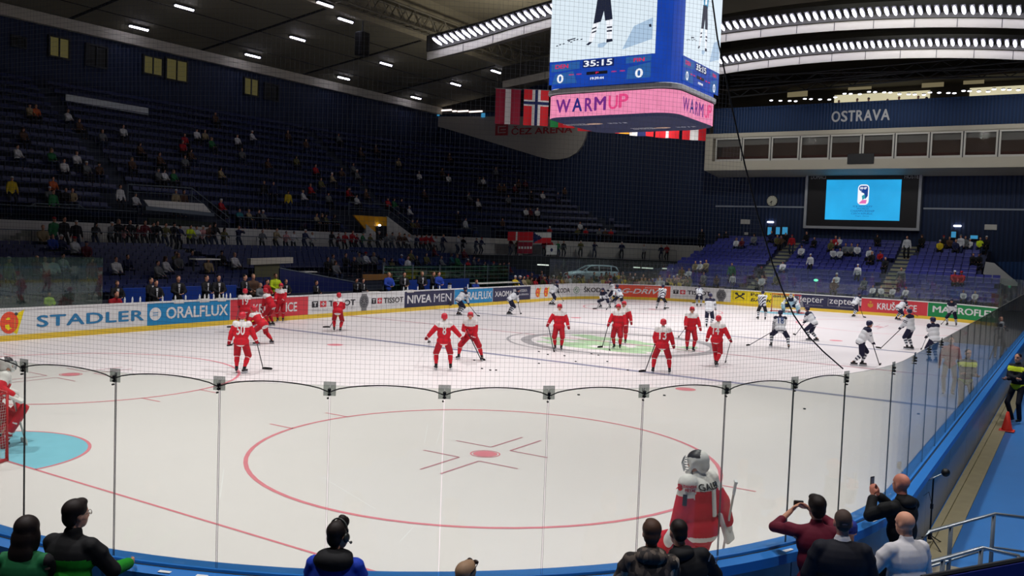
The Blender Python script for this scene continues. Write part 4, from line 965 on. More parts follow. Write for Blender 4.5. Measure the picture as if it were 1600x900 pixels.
flag(967, 1.65, 2.95, lambda u, v: 'black' if u < .33 else 'red' if u < .5 else 'gold', 'black red and gold flag under the score cube', 11.55)
flag(1002, 1.65, 2.95, lambda u, v: 'white' if u < .33 else 'navy' if u < .66 else 'red', 'white blue red flag under the score cube', 11.45)
flag(1042, 1.65, 2.95, lambda u, v: 'white' if .42 < u < .58 or .6 < v < .7 else 'red', 'red flag with a white cross under the score cube', 11.4)
flag(1084, 1.65, 2.95, lambda u, v: 'white' if .33 < u < .67 else 'red', 'red white red flag, farthest right under the score cube', 11.35)
# ================================================================ seats
def seat_shape():
    m = MB()
    m.loft([[(x, y, z) for y in (-.24, -.1, .1, .24)]+[(x, y, z-.03) for y in (.24, .1, -.1, -.24)] for x, z in ((.22, .38), (.2, .4), (.0, .38), (-.16, .39))])
    m.loft([[(x, y*w, z) for y in (-.24, -.1, .1, .24)]+[(x-.035, y*w, z) for y in (.24, .1, -.1, -.24)] for x, z, w in ((-.15, .38, 1), (-.18, .46, 1), (-.2, .58, 1), (-.21, .64, .94))])
    m.box((-.12, -.17, 0), (-.06, -.13, .37)); m.box((-.12, .13, 0), (-.06, .17, .37))
    return m
SEAT = seat_shape(); SEAT_ME = {}
SEATS = []   # x, y, z, heading, block, row, index
VOM = ((28.0, 36.2, 2), (47.2, 56.0, 2), (11, 17.5, 2), (64.0, 66.5, 1))   # openings in the lowest rows of the upper stand
for k in range(LO_N):
    x = 5.0+.27*(k % 2); i = 0; y = BC.y+LO_R0+LO_T*(k+.5)
    while x < 57:
        i += 1
        if not (29.2 < x < 30.4 or 44.0 < x < 45.2 or (30.4 < x < 41 and k < 5) or x > 57-max(0, k-8)): SEATS.append((x, y, lo_z(k), -PI/2, 'lower stand', k, i))
        x += .54
for k in range(UP_N):
    for i, (x, y, a) in enumerate(bowl_path(UP_R0+UP_T*(k+.55), 5, .54)):
        if any(u < x < v and k <= kk for u, v, kk in VOM) or (i % 46) in (0, 1): continue
        SEATS.append((x, y, up_z(k), a if x > BC.x else -PI/2, 'upper stand', k, i+1))
for k in range(EN):
    y = EY1-.4-.26*(k % 2)-(0 if k < 5 else .22*(k-4)); i = 0
    while y > ey0(k)+.3:
        i += 1
        if not any(a-.25 < y < b+.25 for a, b in AIS): SEATS.append((EX0+ET*(k+.5), y, ez(k), PI, 'end stand', k, i))
        y -= .53
def seat_vis(s):
    u, v, z = project((s[0], s[1], s[2]+.7)); return 0 < u < 1600 and v > 0, z
near = sorted([(seat_vis(s)[1], s) for s in SEATS if seat_vis(s)[0]], key=lambda t: t[0])
solo = set(t[1] for t in near[:300])
rest = MB(); restend = []
def seat_into(mb, s, mi):
    c, n = math.cos(s[3]), math.sin(s[3]); b = len(mb.v)
    mb.v += [(s[0]+x*c-y*n, s[1]+x*n+y*c, s[2]+z) for x, y, z in SEAT.v]
    mb.f += [tuple(i+b for i in f) for f in SEAT.f]; mb.m += [mi]*len(SEAT.f)
for s in SEATS:
    if s not in solo and -60 < project(s[:3])[0] < 1660: seat_into(rest, s, 1 if s[4] == 'end stand' else 0)
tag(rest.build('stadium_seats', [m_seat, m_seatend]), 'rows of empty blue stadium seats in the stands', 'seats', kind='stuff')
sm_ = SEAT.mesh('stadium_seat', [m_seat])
rows = {}
for s in sorted(solo, key=lambda s: (s[4], s[5], s[6])): rows.setdefault((s[4], s[5]), []).append(s)
for (blk, k), L in rows.items():
    for i, s in enumerate(L):
        o = link('stadium_seat', sm_); o.location = s[:3]; o.rotation_euler = (0, 0, s[3])
        tag(o, f'blue seat, {nth(i+1)} from the left in row {NUMW[k+1]} of the {blk}', 'seat', 'blue seats of the left stand')

# ================================================================ railings of the left stand
def rail_run(P, h, label, grp, bars=.14, mats=m_rail, name='guard_railing'):
    O = P[0].copy(); t = empty(name, O); tag(t, label, 'railing', grp); Q = [p-O for p in P]; up = Vector((0, 0, h))
    m = MB(); m.tube([q+up for q in Q], .028, 6); m.build('top_rail', [mats], t)
    m = MB(); m.tube([q+up*.12 for q in Q], .018, 5); m.build('bottom_rail', [mats], t)
    for q in Q: m = MB(); m.tube([q, q+up], .024, 6); m.build('post', [mats], t)
    if bars:
        m = MB()
        for a, b in zip(Q, Q[1:]):
            N = int((b-a).length/bars)
            for i in range(1, N): p = a.lerp(b, i/N); m.tube([p+up*.12, p+up], .009, 4)
        m.build('balusters', [mats], t)
wp = bowl_path(R_WALK0+.15, 14, .5); step = 5; i = 0; n = 0
while i+step < len(wp):
    n += 1; P = [Vector((wp[j][0], wp[j][1], WALK_Z)) for j in range(i, i+step+1, 2 if step % 2 == 0 else step)]
    if not any(44.0 < p.x < 45.4 for p in P[:1]): rail_run(P, 1.05, f'grey barred railing along the stand walkway, {nth(n)} panel from the left', 'walkway railings')
    i += step
gb = glass_mat('dim_balustrade_glass', (150, 168, 190), .03, (120, 140, 170))
bp_ = bowl_path(UP_R0+.05, 14, 2.5); n = 0
for a, b in zip(bp_, bp_[1:]):
    if any(u < (a[0]+b[0])/2 < v for u, v, kk in VOM): continue
    n += 1; c = Vector((a[0], a[1], 4.3)); t = empty('glass_balustrade', c); tag(t, f'dim glass balustrade on the upper stand front, {nth(n)} panel from the left', 'balustrade', 'balustrades of the upper stand')
    d = Vector((b[0]-a[0], b[1]-a[1], 0)); nrm = Vector((-d.y, d.x, 0)).normalized()*.01
    m = MB(); m.prism([nrm, d*.98+nrm, d*.98-nrm, -nrm], (0, 0, .75)); m.build('panel', [gb], t); m = MB(); m.tube([Vector((0, 0, .78)), d*.98+Vector((0, 0, .78))], .025, 6); m.build('hand_rail', [m_rail], t)
def H(px, py, y=46.6): return at(px, py, 1, y)
for pts, lab in ((((0, 344), (55, 318), (123, 320), (166, 350)), 'far left stair opening'), (((200, 288), (300, 294), (358, 340)), 'second stair opening from the left'), (((545, 316), (608, 320), (650, 352)), 'yellow stair opening'), (((700, 374), (722, 356), (745, 356), (776, 376)), 'steps right of the yellow opening')):
    P = [H(*p) for p in pts]; t = empty('hand_railing', P[0]); tag(t, f'grey handrail round the {lab} in the left stand', 'railing', 'handrails of the stair openings')
    m = MB(); m.tube([p-P[0] for p in P], .035, 6); m.build('hand_rail', [m_rail], t); m = MB(); m.tube([p-P[0]-Vector((0, 0, .45)) for p in P], .02, 5); m.build('mid_rail', [m_rail], t)
    for p in P: m = MB(); m.tube([p-P[0], p-P[0]-Vector((0, 0, 1.0))], .03, 6); m.build('post', [m_rail], t)
# stair openings
vo = MB(); q = [H(x, y, 46.25) for x, y in ((552, 336), (605, 339), (605, 358), (588, 362), (572, 359))]; vo.prism(q, (0, .15, 0)); tag(vo.build('wall_opening', [m_yellowwall]), 'yellow wall of the stair opening in the left stand', kind='structure')
vo = MB(); vo.prism([H(x, y, 46.2) for x, y in ((605, 338), (650, 372), (605, 372))], (0, .15, 0)); vo.prism([H(x, y, 46.2) for x, y in ((572, 350), (590, 366), (572, 366))], (0, .15, 0)); tag(vo.build('wall_opening_side', [m_white]), 'white sloping side wall of the yellow stair opening', kind='structure')
vo = MB(); vo.prism([H(x, y, 46.15) for x, y in ((588, 353), (604, 353), (604, 372), (588, 372))], (0, .04, 0)); tag(vo.build('opening_shade_1', [m_black]), kind='structure')  # flat black sheet paints the shade inside the stair opening
lp = empty('doorway_lamp', H(593, 352, 46.05)); tag(lp, 'small bright lamp in the yellow stair opening', 'lamp'); m = MB(); m.ell((0, 0, 0), (.16, .06, .08)); m.build('lamp_body', [m_lampdim], lp, True)
vo = MB(); vo.prism([H(x, y, 46.2) for x, y in ((228, 328), (335, 338), (335, 333), (228, 322))], (0, .3, 0)); tag(vo.build('trim_5', [m_rail]), kind='structure')
vo = MB(); vo.prism([H(x, y, 46.35) for x, y in ((232, 322), (330, 332), (318, 318), (225, 312))], (0, .1, 0)); tag(vo.build('wall_opening_left', [m_white]), 'white wall of the second stair opening', kind='structure')
vo = MB(); vo.prism([H(x, y, 46.3) for x, y in ((232, 340), (335, 348), (335, 362), (232, 362))], (0, .1, 0)); tag(vo.build('opening_shade_2', [mat('dark_green_shade', (34, 44, 36), .8)]), kind='structure')  # dark green sheet paints the shade inside this opening
vo = MB()
for k in range(6): a, b = H(5+k*9, 383-k*4.6, 44.6), H(14+k*9, 383-k*4.6, 44.6); vo.box((a.x, 44.6, 2.4), (b.x, 45.6, a.z))
tag(vo.build('floor_steps_left', [m_white]), 'pale steps at the far left of the walkway', kind='structure')
bn = empty('white_banner', H(103, 150, 57)); a, b = H(103, 158, 57), H(232, 180, 57); c, d = H(232, 169, 57), H(103, 147, 57); m = MB(); m.prism([p-bn.location for p in (a, b, c, d)], (0, .05, 0)); m.build('cloth', [mat('dim_white_cloth', (196, 204, 210), .8)], bn)
tag(bn, 'long dim white banner spread over the upper seats at the far left', 'banner')
# dark blue hoarding and tunnel in the lower stand
hb = empty('blue_hoarding', at(437, 466, 1, 33.7)); a, b, c, d = [at(x, y, 1, 33.7)-hb.location for x, y in ((437, 470), (565, 460), (565, 443), (437, 419))]; m = MB(); m.prism([a, b, c, d], (0, .06, 0)); m.build('panel', [mat('dark_blue_hoarding', (16, 28, 84), .5)], hb)
m = MB(); m.tube([d, c], .03, 5); m.build('top_edge', [m_rail], hb); tag(hb, 'plain dark blue hoarding behind the bench left of the suited men', 'hoarding')
tn = MB(); tn.prism([at(x, y, 1, 35.5) for x, y in ((398, 450), (437, 448), (437, 412), (398, 412))], (0, .05, 0)); tag(tn.build('wall_tunnel', [mat('khaki_tunnel', (104, 104, 76), .8)]), 'khaki wall of the players tunnel', kind='structure')
tn = MB(); tn.prism([at(x, y, 1, 35.4) for x, y in ((392, 414), (458, 411), (458, 402), (392, 404))], (0, .3, 0)); tag(tn.build('wall_tunnel_lintel', [m_offwhite]), 'pale lintel over the players tunnel', kind='structure')
for i, (x0, x1, y) in enumerate(((306, 345, 405), (476, 496, 425), (516, 536, 440))):
    P = at(x0, y, 1, 34.5); Q = at(x1, y-.5, 1, 34.5); t = empty('press_desk', P); w = (Q-P).length; m = MB(); m.bbox((0, 0, -.04), (w, .5, .02), .01); m.build('desk_top', [m_white], t)  # white tops paint in the lit edges of the desks
    for xx in (.05, w-.1): m = MB(); m.box((xx, .2, -.6), (xx+.05, .3, -.04)); m.build('leg', [m_dark], t)
    tag(t, f'narrow white desk top among the lower left seats, {nth(i+1)} from the left', 'desk', 'press desks')

# ================================================================ team benches behind the far boards
BZ = .12
bf_ = MB(); bf_.box((12, 30.25, -.02), (57, 33.5, BZ)); tag(bf_.build('floor_bench', [m_dark]), kind='structure')
m_bench = mat('blue_bench_plastic', (28, 62, 150), .4)
def team_bench(px0, px1, label, n):
    a, b = at(px0, 462, 1, 32.7).x, at(px1, 455, 1, 32.7).x; t = empty('team_bench', (a, 32.6, BZ)); L = b-a; tag(t, label, 'bench')
    m = MB(); m.bbox((0, -.2, .4), (L, .2, .46), .02); m.build('seat', [m_bench], t); m = MB(); m.bbox((0, .2, .5), (L, .27, 1.42), .02); m.build('backrest', [m_bench], t)
    for k in range(n): x = .2+(L-.4)*k/(n-1); m = MB(); m.box((x-.03, -.15, 0), (x+.03, .25, .4)); m.build('leg', [m_steel], t)
team_bench(178, 372, 'long blue team bench with white bottles before it, left side', 6); team_bench(640, 735, 'blue team bench behind the navy advertising board', 4)
bt = MB(); bt.loft([[(r*math.cos(2*PI*i/10), r*math.sin(2*PI*i/10), z) for i in range(10)] for r, z in ((.03, 0), (.035, .01), (.035, .16), (.018, .19), (.018, .215), (.01, .235))]); BOT = bt.mesh('water_bottle', [mat('white_bottle', (226, 230, 232), .4)])
for i, (px, py) in enumerate(((207, 467), (218, 466), (272, 465), (290, 464), (311, 463), (318, 462), (326, 462), (333, 461), (341, 460), (349, 458), (353, 456), (358, 459), (195, 468), (253, 466), (629, 450), (637, 449), (652, 449), (675, 448), (687, 447), (730, 447))):
    P = at(px, py, 1, 30.12+.04*(i % 3)); o = link('water_bottle', BOT); o.location = (P.x, 30.12, 1.16); tag(o, f'white water bottle on the far board rail before the {"left bench" if i < 14 else "right bench"}, {nth(sorted([q for q in (207,218,272,290,311,318,326,333,341,349,353,358,195,253)]).index(px)+1 if i < 14 else i-13)} from the left', 'bottle', 'bottles on the far board rail')
for i, (px, py, w) in enumerate(((278, 468, .5), (318, 466, .5), (345, 465, .45), (640, 451, .6), (583, 453, .9))):
    P = at(px, py, 1, 30.12); o = empty('towel', (P.x, 30.12, 1.165)); m = MB(); m.bbox((-w/2, -.06, 0), (w/2, .09, .03), .012); m.bbox((-w/2, -.085, -.12), (w/2, -.06, .03), .008); m.build('cloth', [m_white], o); tag(o, f'white towel laid over the far board rail, {nth(sorted((278,318,345,583,640)).index(px)+1)} from the left', 'towel', 'towels on the rail')
gg = glass_mat('reflection_tint_screen', (120, 170, 140), .045, (60, 130, 90))  # the green is a reflection painted into the screen glass
a, b = at(598, 458, 1, 33.3), at(794, 448, 1, 33.3); t = empty('bench_screen', (a.x, 33.3, .95)); tag(t, 'glass screen with painted green reflection and thin bars behind the right bench', 'screen'); L = b.x-a.x
m = MB(); m.box((0, 0, 0), (L, .012, 1.45)); m.build('reflection_tint_glass', [gg], t)
for k in range(5): m = MB(); m.box((0, -.02, .25+.27*k), (L, 0, .275+.27*k)); m.build('bar', [mat('green_bar', (70, 120, 96), .4)], t)
for k in range(6): m = MB(); x = L*k/5; m.box((x-.03, -.03, 0), (x+.03, .03, 1.5)); m.build('post', [m_rail], t)
P = at(742, 452, 1, 31.3); t = empty('scorer_table', (P.x, 31.3, BZ)); tag(t, 'pale table top behind the board right of the blue bench', 'table'); m = MB(); m.bbox((0, -.3, 1.15), (5.0, .4, 1.21), .01); m.build('table_top', [m_white], t)
for x in (.1, 4.8):
    for y in (-.25, .3): m = MB(); m.box((x, y, 0), (x+.05, y+.05, 1.15)); m.build('leg', [m_steel], t)
P = at(702, 450, 1, 30.1); t = empty('board_camera', (P.x, 30.1, 1.16)); tag(t, 'small black camera on a white box on the far board', 'camera'); m = MB(); m.bbox((-.09, -.1, 0), (.09, .06, .22), .015); m.build('white_box', [m_white], t); m = MB(); m.bbox((-.07, -.08, .24), (.07, .08, .36), .02); m.tube([(0, -.08, .3), (0, -.16, .3)], .04, 10); m.build('camera_body', [m_black], t); m = MB(); m.bbox((-.1, -.16, -1.0), (.1, -.13, -.75), .01); m.build('mount_plate', [m_dark], t)
P = at(567, 440, 1, 33.0); t = empty('wooden_barrier', (P.x, 33.0, BZ)); tag(t, 'brown wooden barrier behind the two suited men at the watch board', 'barrier'); m = MB(); m.bbox((0, 0, 1.45), (2.6, .08, 1.8), .01); m.build('board', [mat('brown_wood', (112, 78, 34), .6, noise=.2, scale=4)], t)
for x in (.1, 2.4): m = MB(); m.box((x, .08, 0), (x+.08, .16, 1.7)); m.build('post', [m_dark], t)

# ================================================================ flags on the railing
def cloth_at(px0, py0, px1, py1, R, pick, keys, name, label, cat, nu=16, nv=10, y=None):
    def on(px, py):
        lo_, hi_ = 20, 120
        for _ in range(50):
            mid = (lo_+hi_)/2; P = CAM+ray(px, py).normalized()*mid
            if bowlR(P.x, P.y) < R: lo_ = mid
            else: hi_ = mid
        return CAM+ray(px, py).normalized()*lo_
    A, B, D = on(px0, py1), on(px1, py1), on(px0, py0); t = empty(name, A); tag(t, label, cat); U = B-A; V = Vector((0, 0, D.z-A.z)); N = U.cross(V).normalized()
    m = MB(); VV = []; K = (nu+1)*(nv+1)
    for s_ in (0, 1):
        for j in range(nv+1):
            for i in range(nu+1): VV.append(U*(i/nu)+V*(j/nv)+N*(.03*math.sin(i*1.1)+.012*s_))
    for s_ in (0, 1):
        for j in range(nv):
            for i in range(nu): a = s_*K+j*(nu+1)+i; m.f.append((a, a+1, a+nu+2, a+nu+1)); m.m.append(keys.index(pick((i+.5)/nu, (j+.5)/nv)))
    m.v = [tuple(v) for v in VV]; m.build('cloth', [fm[k] for k in keys], t, True); return t
cloth_at(793, 362, 833, 376, 16.2, lambda u, v: 'white' if .3 < u < .4 or .42 < v < .58 and False else 'red', ['red', 'white'], 'railing_flag', 'red flag with a white stripe hung on the walkway railing', 'flag')
t = cloth_at(808, 378, 832, 396, 16.15, lambda u, v: 'white' if .35 < v < .6 and int(u*16) % 3 else 'maroon', ['maroon', 'white'], 'railing_banner', 'dark red banner with white markings below the red flag', 'banner')
cloth_at(833, 363, 861, 380, 16.2, lambda u, v: 'navy' if u < .5*(1-abs(2*v-1)) else 'white' if v > .5 else 'red', ['navy', 'white', 'red'], 'railing_flag', 'flag with a blue wedge, white above red, on the walkway railing', 'flag')
cloth_at(853, 383, 870, 398, 16.1, lambda u, v: 'navy' if .35 < u < .65 and .3 < v < .7 and (abs(u-.5) < .06 or abs(v-.5) < .09) else 'white', ['white', 'navy'], 'railing_banner', 'small white cloth with a dark cross held at the railing', 'banner')

# ================================================================ car on its platform in the far corner
CP = Vector((64.8, 34.2, .82)); CH = math.radians(136)
pl = MB(); pl.box((58.5, 31.2, 0), (69.5, 39, .8)); tag(pl.build('floor_platform', [m_dark]), 'dark platform under the car', kind='structure')
car = empty('estate_car', CP, CH); tag(car, 'pale silver blue estate car on a platform in the far corner', 'car')
m_paint = mat('silver_blue_paint', (204, 230, 238), .3, spec=.6); m_tyre = mat('black_tyre', (18, 18, 19), .8); m_rim = mat('alloy_rim', (150, 155, 160), .3, metal=.8); m_win = mat('dark_car_glass', (16, 20, 24), .08, spec=.7)
def csec(x, zb, zs, hw, zt=None):   # cross section of the body shell
    zt = zt or zs
    return [(x, -hw*.9, zb), (x, -hw, zb+.12), (x, -hw, zs-.12), (x, -hw*.94, zs), (x, -hw*.5, zt), (x, hw*.5, zt), (x, hw*.94, zs), (x, hw, zs-.12), (x, hw, zb+.12), (x, hw*.9, zb)]
m = MB(); m.loft([csec(*a) for a in ((2.3, .32, .58, .7), (2.24, .24, .68, .82), (2.0, .2, .76, .88, .8), (1.5, .2, .86, .9, .9), (1.0, .2, .93, .91, .97), (.6, .2, .96, .91, 1.0), (-1.2, .2, .98, .91, 1.0), (-2.0, .24, .98, .89, 1.0), (-2.25, .3, .94, .82, .96), (-2.32, .4, .8, .74, .82))]); body_o = m.build('body_shell', [m_paint], car, True)
def gsec(x, zb, zt, wb, wt): return [(x, -wb, zb), (x, -wt, zt-.04), (x, -wt*.8, zt), (x, wt*.8, zt), (x, wt, zt-.04), (x, wb, zb)]
m = MB(); m.loft([gsec(*a) for a in ((1.05, .93, .95, .82, .8), (.25, .95, 1.40, .86, .64), (-.3, .97, 1.44, .86, .66), (-1.6, .97, 1.42, .85, .64), (-1.95, .97, 1.38, .83, .62), (-2.2, .97, 1.0, .8, .76))]); m.build('windows', [m_win], car, True)
m = MB(); m.loft([gsec(*a) for a in ((.34, 1.37, 1.41, .66, .62), (-.3, 1.42, 1.475, .67, .63), (-1.6, 1.4, 1.46, .66, .62), (-2.02, 1.36, 1.41, .64, .6))]); m.build('roof', [m_paint], car, True)
for s_ in (-1, 1):
    for x0, z0, w0, x1, z1, w1, r in ((1.05, .95, .85, .3, 1.4, .665, .035), (-.45, .97, .875, -.45, 1.42, .68, .03), (-1.5, .97, .87, -1.55, 1.42, .67, .03), (-2.22, .97, .82, -2.0, 1.38, .64, .05)):
        m = MB(); m.tube([(x0, s_*w0, z0), (x1, s_*w1, z1)], r, 6); m.build('pillar', [m_paint], car, True)
    m = MB(); m.tube([(.2, s_*.55, 1.5), (-1.8, s_*.55, 1.5)], .02, 6); m.build('roof_rail', [m_rim], car)
    m = MB(); m.ell((.78, s_*1.0, 1.02), (.07, .12, .08)); m.build('wing_mirror', [m_paint], car, True)
    m = MB(); m.ell((2.14, s_*.62, .66), (.14, .2, .07)); m.build('headlight', [mat('headlamp_glass', (226, 236, 240), .1, spec=.7)], car, True)
    m = MB(); m.ell((-2.26, s_*.68, .86), (.07, .16, .08)); m.build('tail_light', [mat('red_tail_lamp', (150, 20, 24), .2)], car, True)
    for x in (1.42, -1.3):
        y = s_*.82; w_ = MB(); w_.loft([[(x+r*math.cos(2*PI*i/20), y+s_*d, .32+r*math.sin(2*PI*i/20)) for i in range(20)] for r, d in ((.3, -.1), (.325, -.06), (.325, .08), (.29, .11), (.22, .11))]); wo = w_.build('wheel', [m_tyre], car, True)
        r_ = MB(); r_.loft([[(x+r*math.cos(2*PI*i/20), y+s_*d, .32+r*math.sin(2*PI*i/20)) for i in range(20)] for r, d in ((.22, .08), (.2, .12), (.06, .1), (.02, .125))]); r_.build('rim', [m_rim], wo, True)
        m = MB(); m.loft([[(x+r*math.cos(PI*i/12), y+s_*.085, .32+r*math.sin(PI*i/12)) for i in range(13)]+[(x+r*.99*math.cos(PI*i/12), y+s_*.1, .32+r*.99*math.sin(PI*i/12)) for i in range(12, -1, -1)] for r in (.345, .39)]); m.build('wheel_arch', [m_dark], car)
m = MB(); m.bbox((2.26, -.4, .5), (2.32, .4, .64), .015); m.build('grille', [m_black], car); m = MB(); m.bbox((2.2, -.6, .26), (2.33, .6, .38), .02); m.build('bumper_intake', [m_dark], car)
for i, (x0, x1, y) in enumerate(((1003, 1020, 419), (1035, 1056, 420), (990, 1000, 418), (840, 857, 414))):
    P, Q = at(x0, y, 0, 66.5 if i < 3 else 61), at(x1, y, 0, 66.5 if i < 3 else 61); c = (P+Q)/2; m = MB(); L = (Q-P).length; m.tube([(0, L/2, 0), (0, -L/2, 0)], .06, 6); o = m.build('tube_light', [mat('cool_tube', (225, 235, 225), .4, emit=1.1)]); o.location = c; tag(o, f'lit tube lamp under the corner walkway, {nth(sorted((840, 990, 1003, 1035)).index(x0)+1)} from the left', 'lamp', 'tubes under the walkway')

# ================================================================ goals
m_goal = mat('red_goal_frame', (190, 30, 36), .4); m_gnet = mat('white_goal_net', (206, 206, 204), .8)
def goal(gx, sg, label):
    t = empty('hockey_goal', (gx, 15, 0), 0 if sg > 0 else PI); tag(t, label, 'goal')   # mouth faces local +x
    m = MB(); m.tube([(0, -.915, 0), (0, -.915, 1.22), (0, .915, 1.22), (0, .915, 0)], .032, 8); m.build('goal_post_frame', [m_goal], t, True)
    m = MB(); base = [(-.0, -.915, .03), (-.5, -1.15, .03), (-1.0, -.75, .03), (-1.12, 0, .03), (-1.0, .75, .03), (-.5, 1.15, .03), (0, .915, .03)]; m.tube(base, .03, 8); m.build('base_frame', [m_goal], t, True)
    m = MB(); topb = [(-.0, -.915, 1.2), (-.3, -.95, 1.2), (-.5, -.6, 1.18), (-.55, 0, 1.16), (-.5, .6, 1.18), (-.3, .95, 1.2), (0, .915, 1.2)]; m.tube(topb, .018, 6); m.build('top_frame', [m_goal], t, True)
    m = MB(); N = 48
    def lerp(L, f): f *= len(L)-1; i = min(int(f), len(L)-2); return Vector(L[i]).lerp(Vector(L[i+1]), f-i)
    for i in range(N+1): f = i/N; a, b = lerp(base, f), lerp(topb, f); c = (a+b)/2; m.tube([a, c+Vector((-.06, 0, 0)), b], .0022, 3, 0, False)
    for k in range(1, 24):
        g_ = k/24; m.tube([(lerp(base, i/24)*(1-g_)+lerp(topb, i/24)*g_) for i in range(25)], .0022, 3, 0, False)
    for k in range(1, 14): m.tube([(0, -.915+1.83*k/14, 1.22), lerp(topb, k/14)], .0022, 3, 0, False)
    m.build('netting', [m_gnet], t)
goal(4.0, 1, 'red framed hockey goal cut by the left edge'); goal(56.1, -1, 'red framed hockey goal at the far end')
# pucks
pk = MB(); pk.loft([[(r*math.cos(2*PI*i/16), r*math.sin(2*PI*i/16), z) for i in range(16)] for r, z in ((.034, 0), (.038, .003), (.038, .022), (.034, .025))]); PUCK = pk.mesh('puck', [mat('black_rubber', (14, 14, 16), .6)])
PK = [(842, 549.5), (856, 554), (882, 556), (842, 568), (899.5, 565), (924, 553), (935, 555), (949, 565), (981, 578.5), (766, 578.5), (775, 578.5), (741, 563), (753, 576), (904, 617), (1038, 618), (1257, 639), (1435, 647), (1426, 583), (1376, 535), (728, 640)]
PKL = ['farthest left of those before the stick of the red centre player', 'second from the left before the red centre player', 'right of the feet of the red centre player', 'alone left below the centre circle', 'on the blue line side below the centre circle, left one', 'left one of the pair below the two red players', 'right one of the pair below the two red players', 'below the pair of pucks under the two red players', 'left of the stick blade of number thirteen', 'left one of the pair at the right of number eight', 'right one of the pair at the right of number eight', 'between the skates of the wide legged red player', 'just below the wide legged red player', 'alone on near ice between two clamps', 'alone on near ice below number thirteen', 'alone on near ice behind the right glass joint', 'far right behind the slanting glass', 'near the white player with the long stick', 'on the ice right of the white skater', 'small on the ice left of centre']
for (px, py), l in list(zip(PK, PKL))[:18]:
    P = at(px, py, 2, .01); o = link('puck', PUCK); o.location = (P.x, P.y, .006); o.scale = (1.3, 1.3, 1.3) if P.x < 15 else (1, 1, 1); tag(o, 'black puck '+l, 'puck', 'pucks on the ice')

# ================================================================ things beside the near boards
t = empty('microphone_stand', at(1452, 853, 2, 0)); B = Vector(t.location); top = at(1462, 742, 1, B.y); top = Vector((0, 0, top.z)); tag(t, 'black microphone stand behind the near boards', 'microphone stand')
m = MB(); m.tube([(0, 0, .12), top], .012, 8); m.build('pole', [m_black], t)
m = MB(); m.tube([(0, 0, top.z*.55), (0, 0, top.z*.62)], .022, 8); m.build('clutch', [m_black], t)
for k in range(3): a = -.4+k*2.1; m = MB(); m.tube([(0, 0, .16), (.3*math.cos(a), .3*math.sin(a), .01)], .009, 6); m.build('leg', [m_black], t)
m = MB(); m.tube([(0, 0, .1), (0, 0, .2)], .03, 8); m.build('tripod_hub', [m_black], t)
d_ = (_R*.9+Vector((0, 0, .42))).normalized(); m = MB(); m.tube([top-d_*.2, top+d_*.12], .012, 8); m.build('boom', [m_steel], t); m = MB(); m.ell(top+d_*.19, (.06, .06, .06), n=14, k=10); m.build('foam_head', [m_black], t, True)
m = MB(); p0 = top-d_*.2; m.tube([p0, p0+Vector((0, 0, -.2))+_R*.02, p0*.3+Vector((0, 0, top.z*.52)), Vector((.015, 0, .6)), Vector((.02, 0, .15))], .004, 5); m.build('cable', [m_black], t)
c = at(1557, 671, 2, 0); t = empty('traffic_cone', (c.x, -.32, -.01)); tag(t, 'small orange red cone on the blue floor by the boards', 'cone'); m_or = mat('orange_red_plastic', (226, 58, 40), .5)
m = MB(); m.bbox((-.17, -.17, 0), (.17, .17, .035), .012); m.build('base', [m_or], t); m = MB(); m.loft([[(r*math.cos(2*PI*i/20), r*math.sin(2*PI*i/20), z) for i in range(20)] for r, z in ((.13, .03), (.12, .06), (.03, .47), (.02, .48))]); m.build('cone_body', [m_or], t, True)
def handrail(pts, z0, label, mid):
    P = [Vector(p) for p in pts]; O = Vector((P[0].x, P[0].y, 0)); t = empty('stair_railing', O); tag(t, label, 'railing', 'tubular stair railings')
    Q = [p-O for p in P]; m = MB(); m.tube([Q[0]-Vector((0, 0, .25)), Q[0]-Vector((0, 0, .06)), Q[0]+(Q[1]-Q[0]).normalized()*.06]+Q[1:], .021, 10); m.build('top_rail', [m_steel], t, True)
    if mid: m = MB(); m.tube([q-Vector((0, 0, .42)) for q in Q], .016, 8); m.build('mid_rail', [m_steel], t, True)
    L = [(Q[0].lerp(Q[1], .35)), Q[1].lerp(Q[0], .02)]+Q[2:]
    for q in L: m = MB(); m.tube([q, (q.x, q.y, z0)], .024, 8); m.build('post', [m_rail], t, True)
handrail([tuple(at(1446, 832, 2, 1.05)), tuple(at(1555, 803, 2, 1.05)), tuple(at(1640, 814, 2, 1.05))], -.01, 'rear steel tube railing at the lower right corner', True)
handrail([tuple(at(1438, 882, 2, 1.0)), tuple(at(1535, 856, 2, 1.0)), tuple(at(1592, 869, 2, 1.0)), tuple(at(1600, 884, 2, .9))], -.01, 'front steel tube railing at the lower right corner', False)
bx_ = at(1465, 893, 2, .3); t = empty('grey_step', (bx_.x, bx_.y, -.01)); m = MB(); m.bbox((-.45, -.3, 0), (.45, .3, .28), .02); m.build('tread', [mat('grey_beige_step', (128, 122, 108), .7)], t); tag(t, 'grey beige step beside the railing at the lower right', 'step')
pb0, pb1 = at(1440, 905, 2, 1.9), at(1620, 872, 2, 1.9); t = empty('blue_parapet_cloth', pb0); d = pb1-pb0; m = MB(); m.prism([Vector((0, 0, -.6)), d+Vector((0, 0, -.6)), d, Vector((0, 0, 0))], d.normalized().cross(Vector((0, 0, 1)))*.03); m.build('cloth', [mat('deep_blue_cloth', (16, 26, 110), .7)], t); m = MB(); m.tube([Vector((0, 0, .01)), d+Vector((0, 0, .01))], .02, 6); m.build('hem_tube', [m_dark], t); tag(t, 'deep blue cloth on the parapet in the lower right corner', 'cloth')
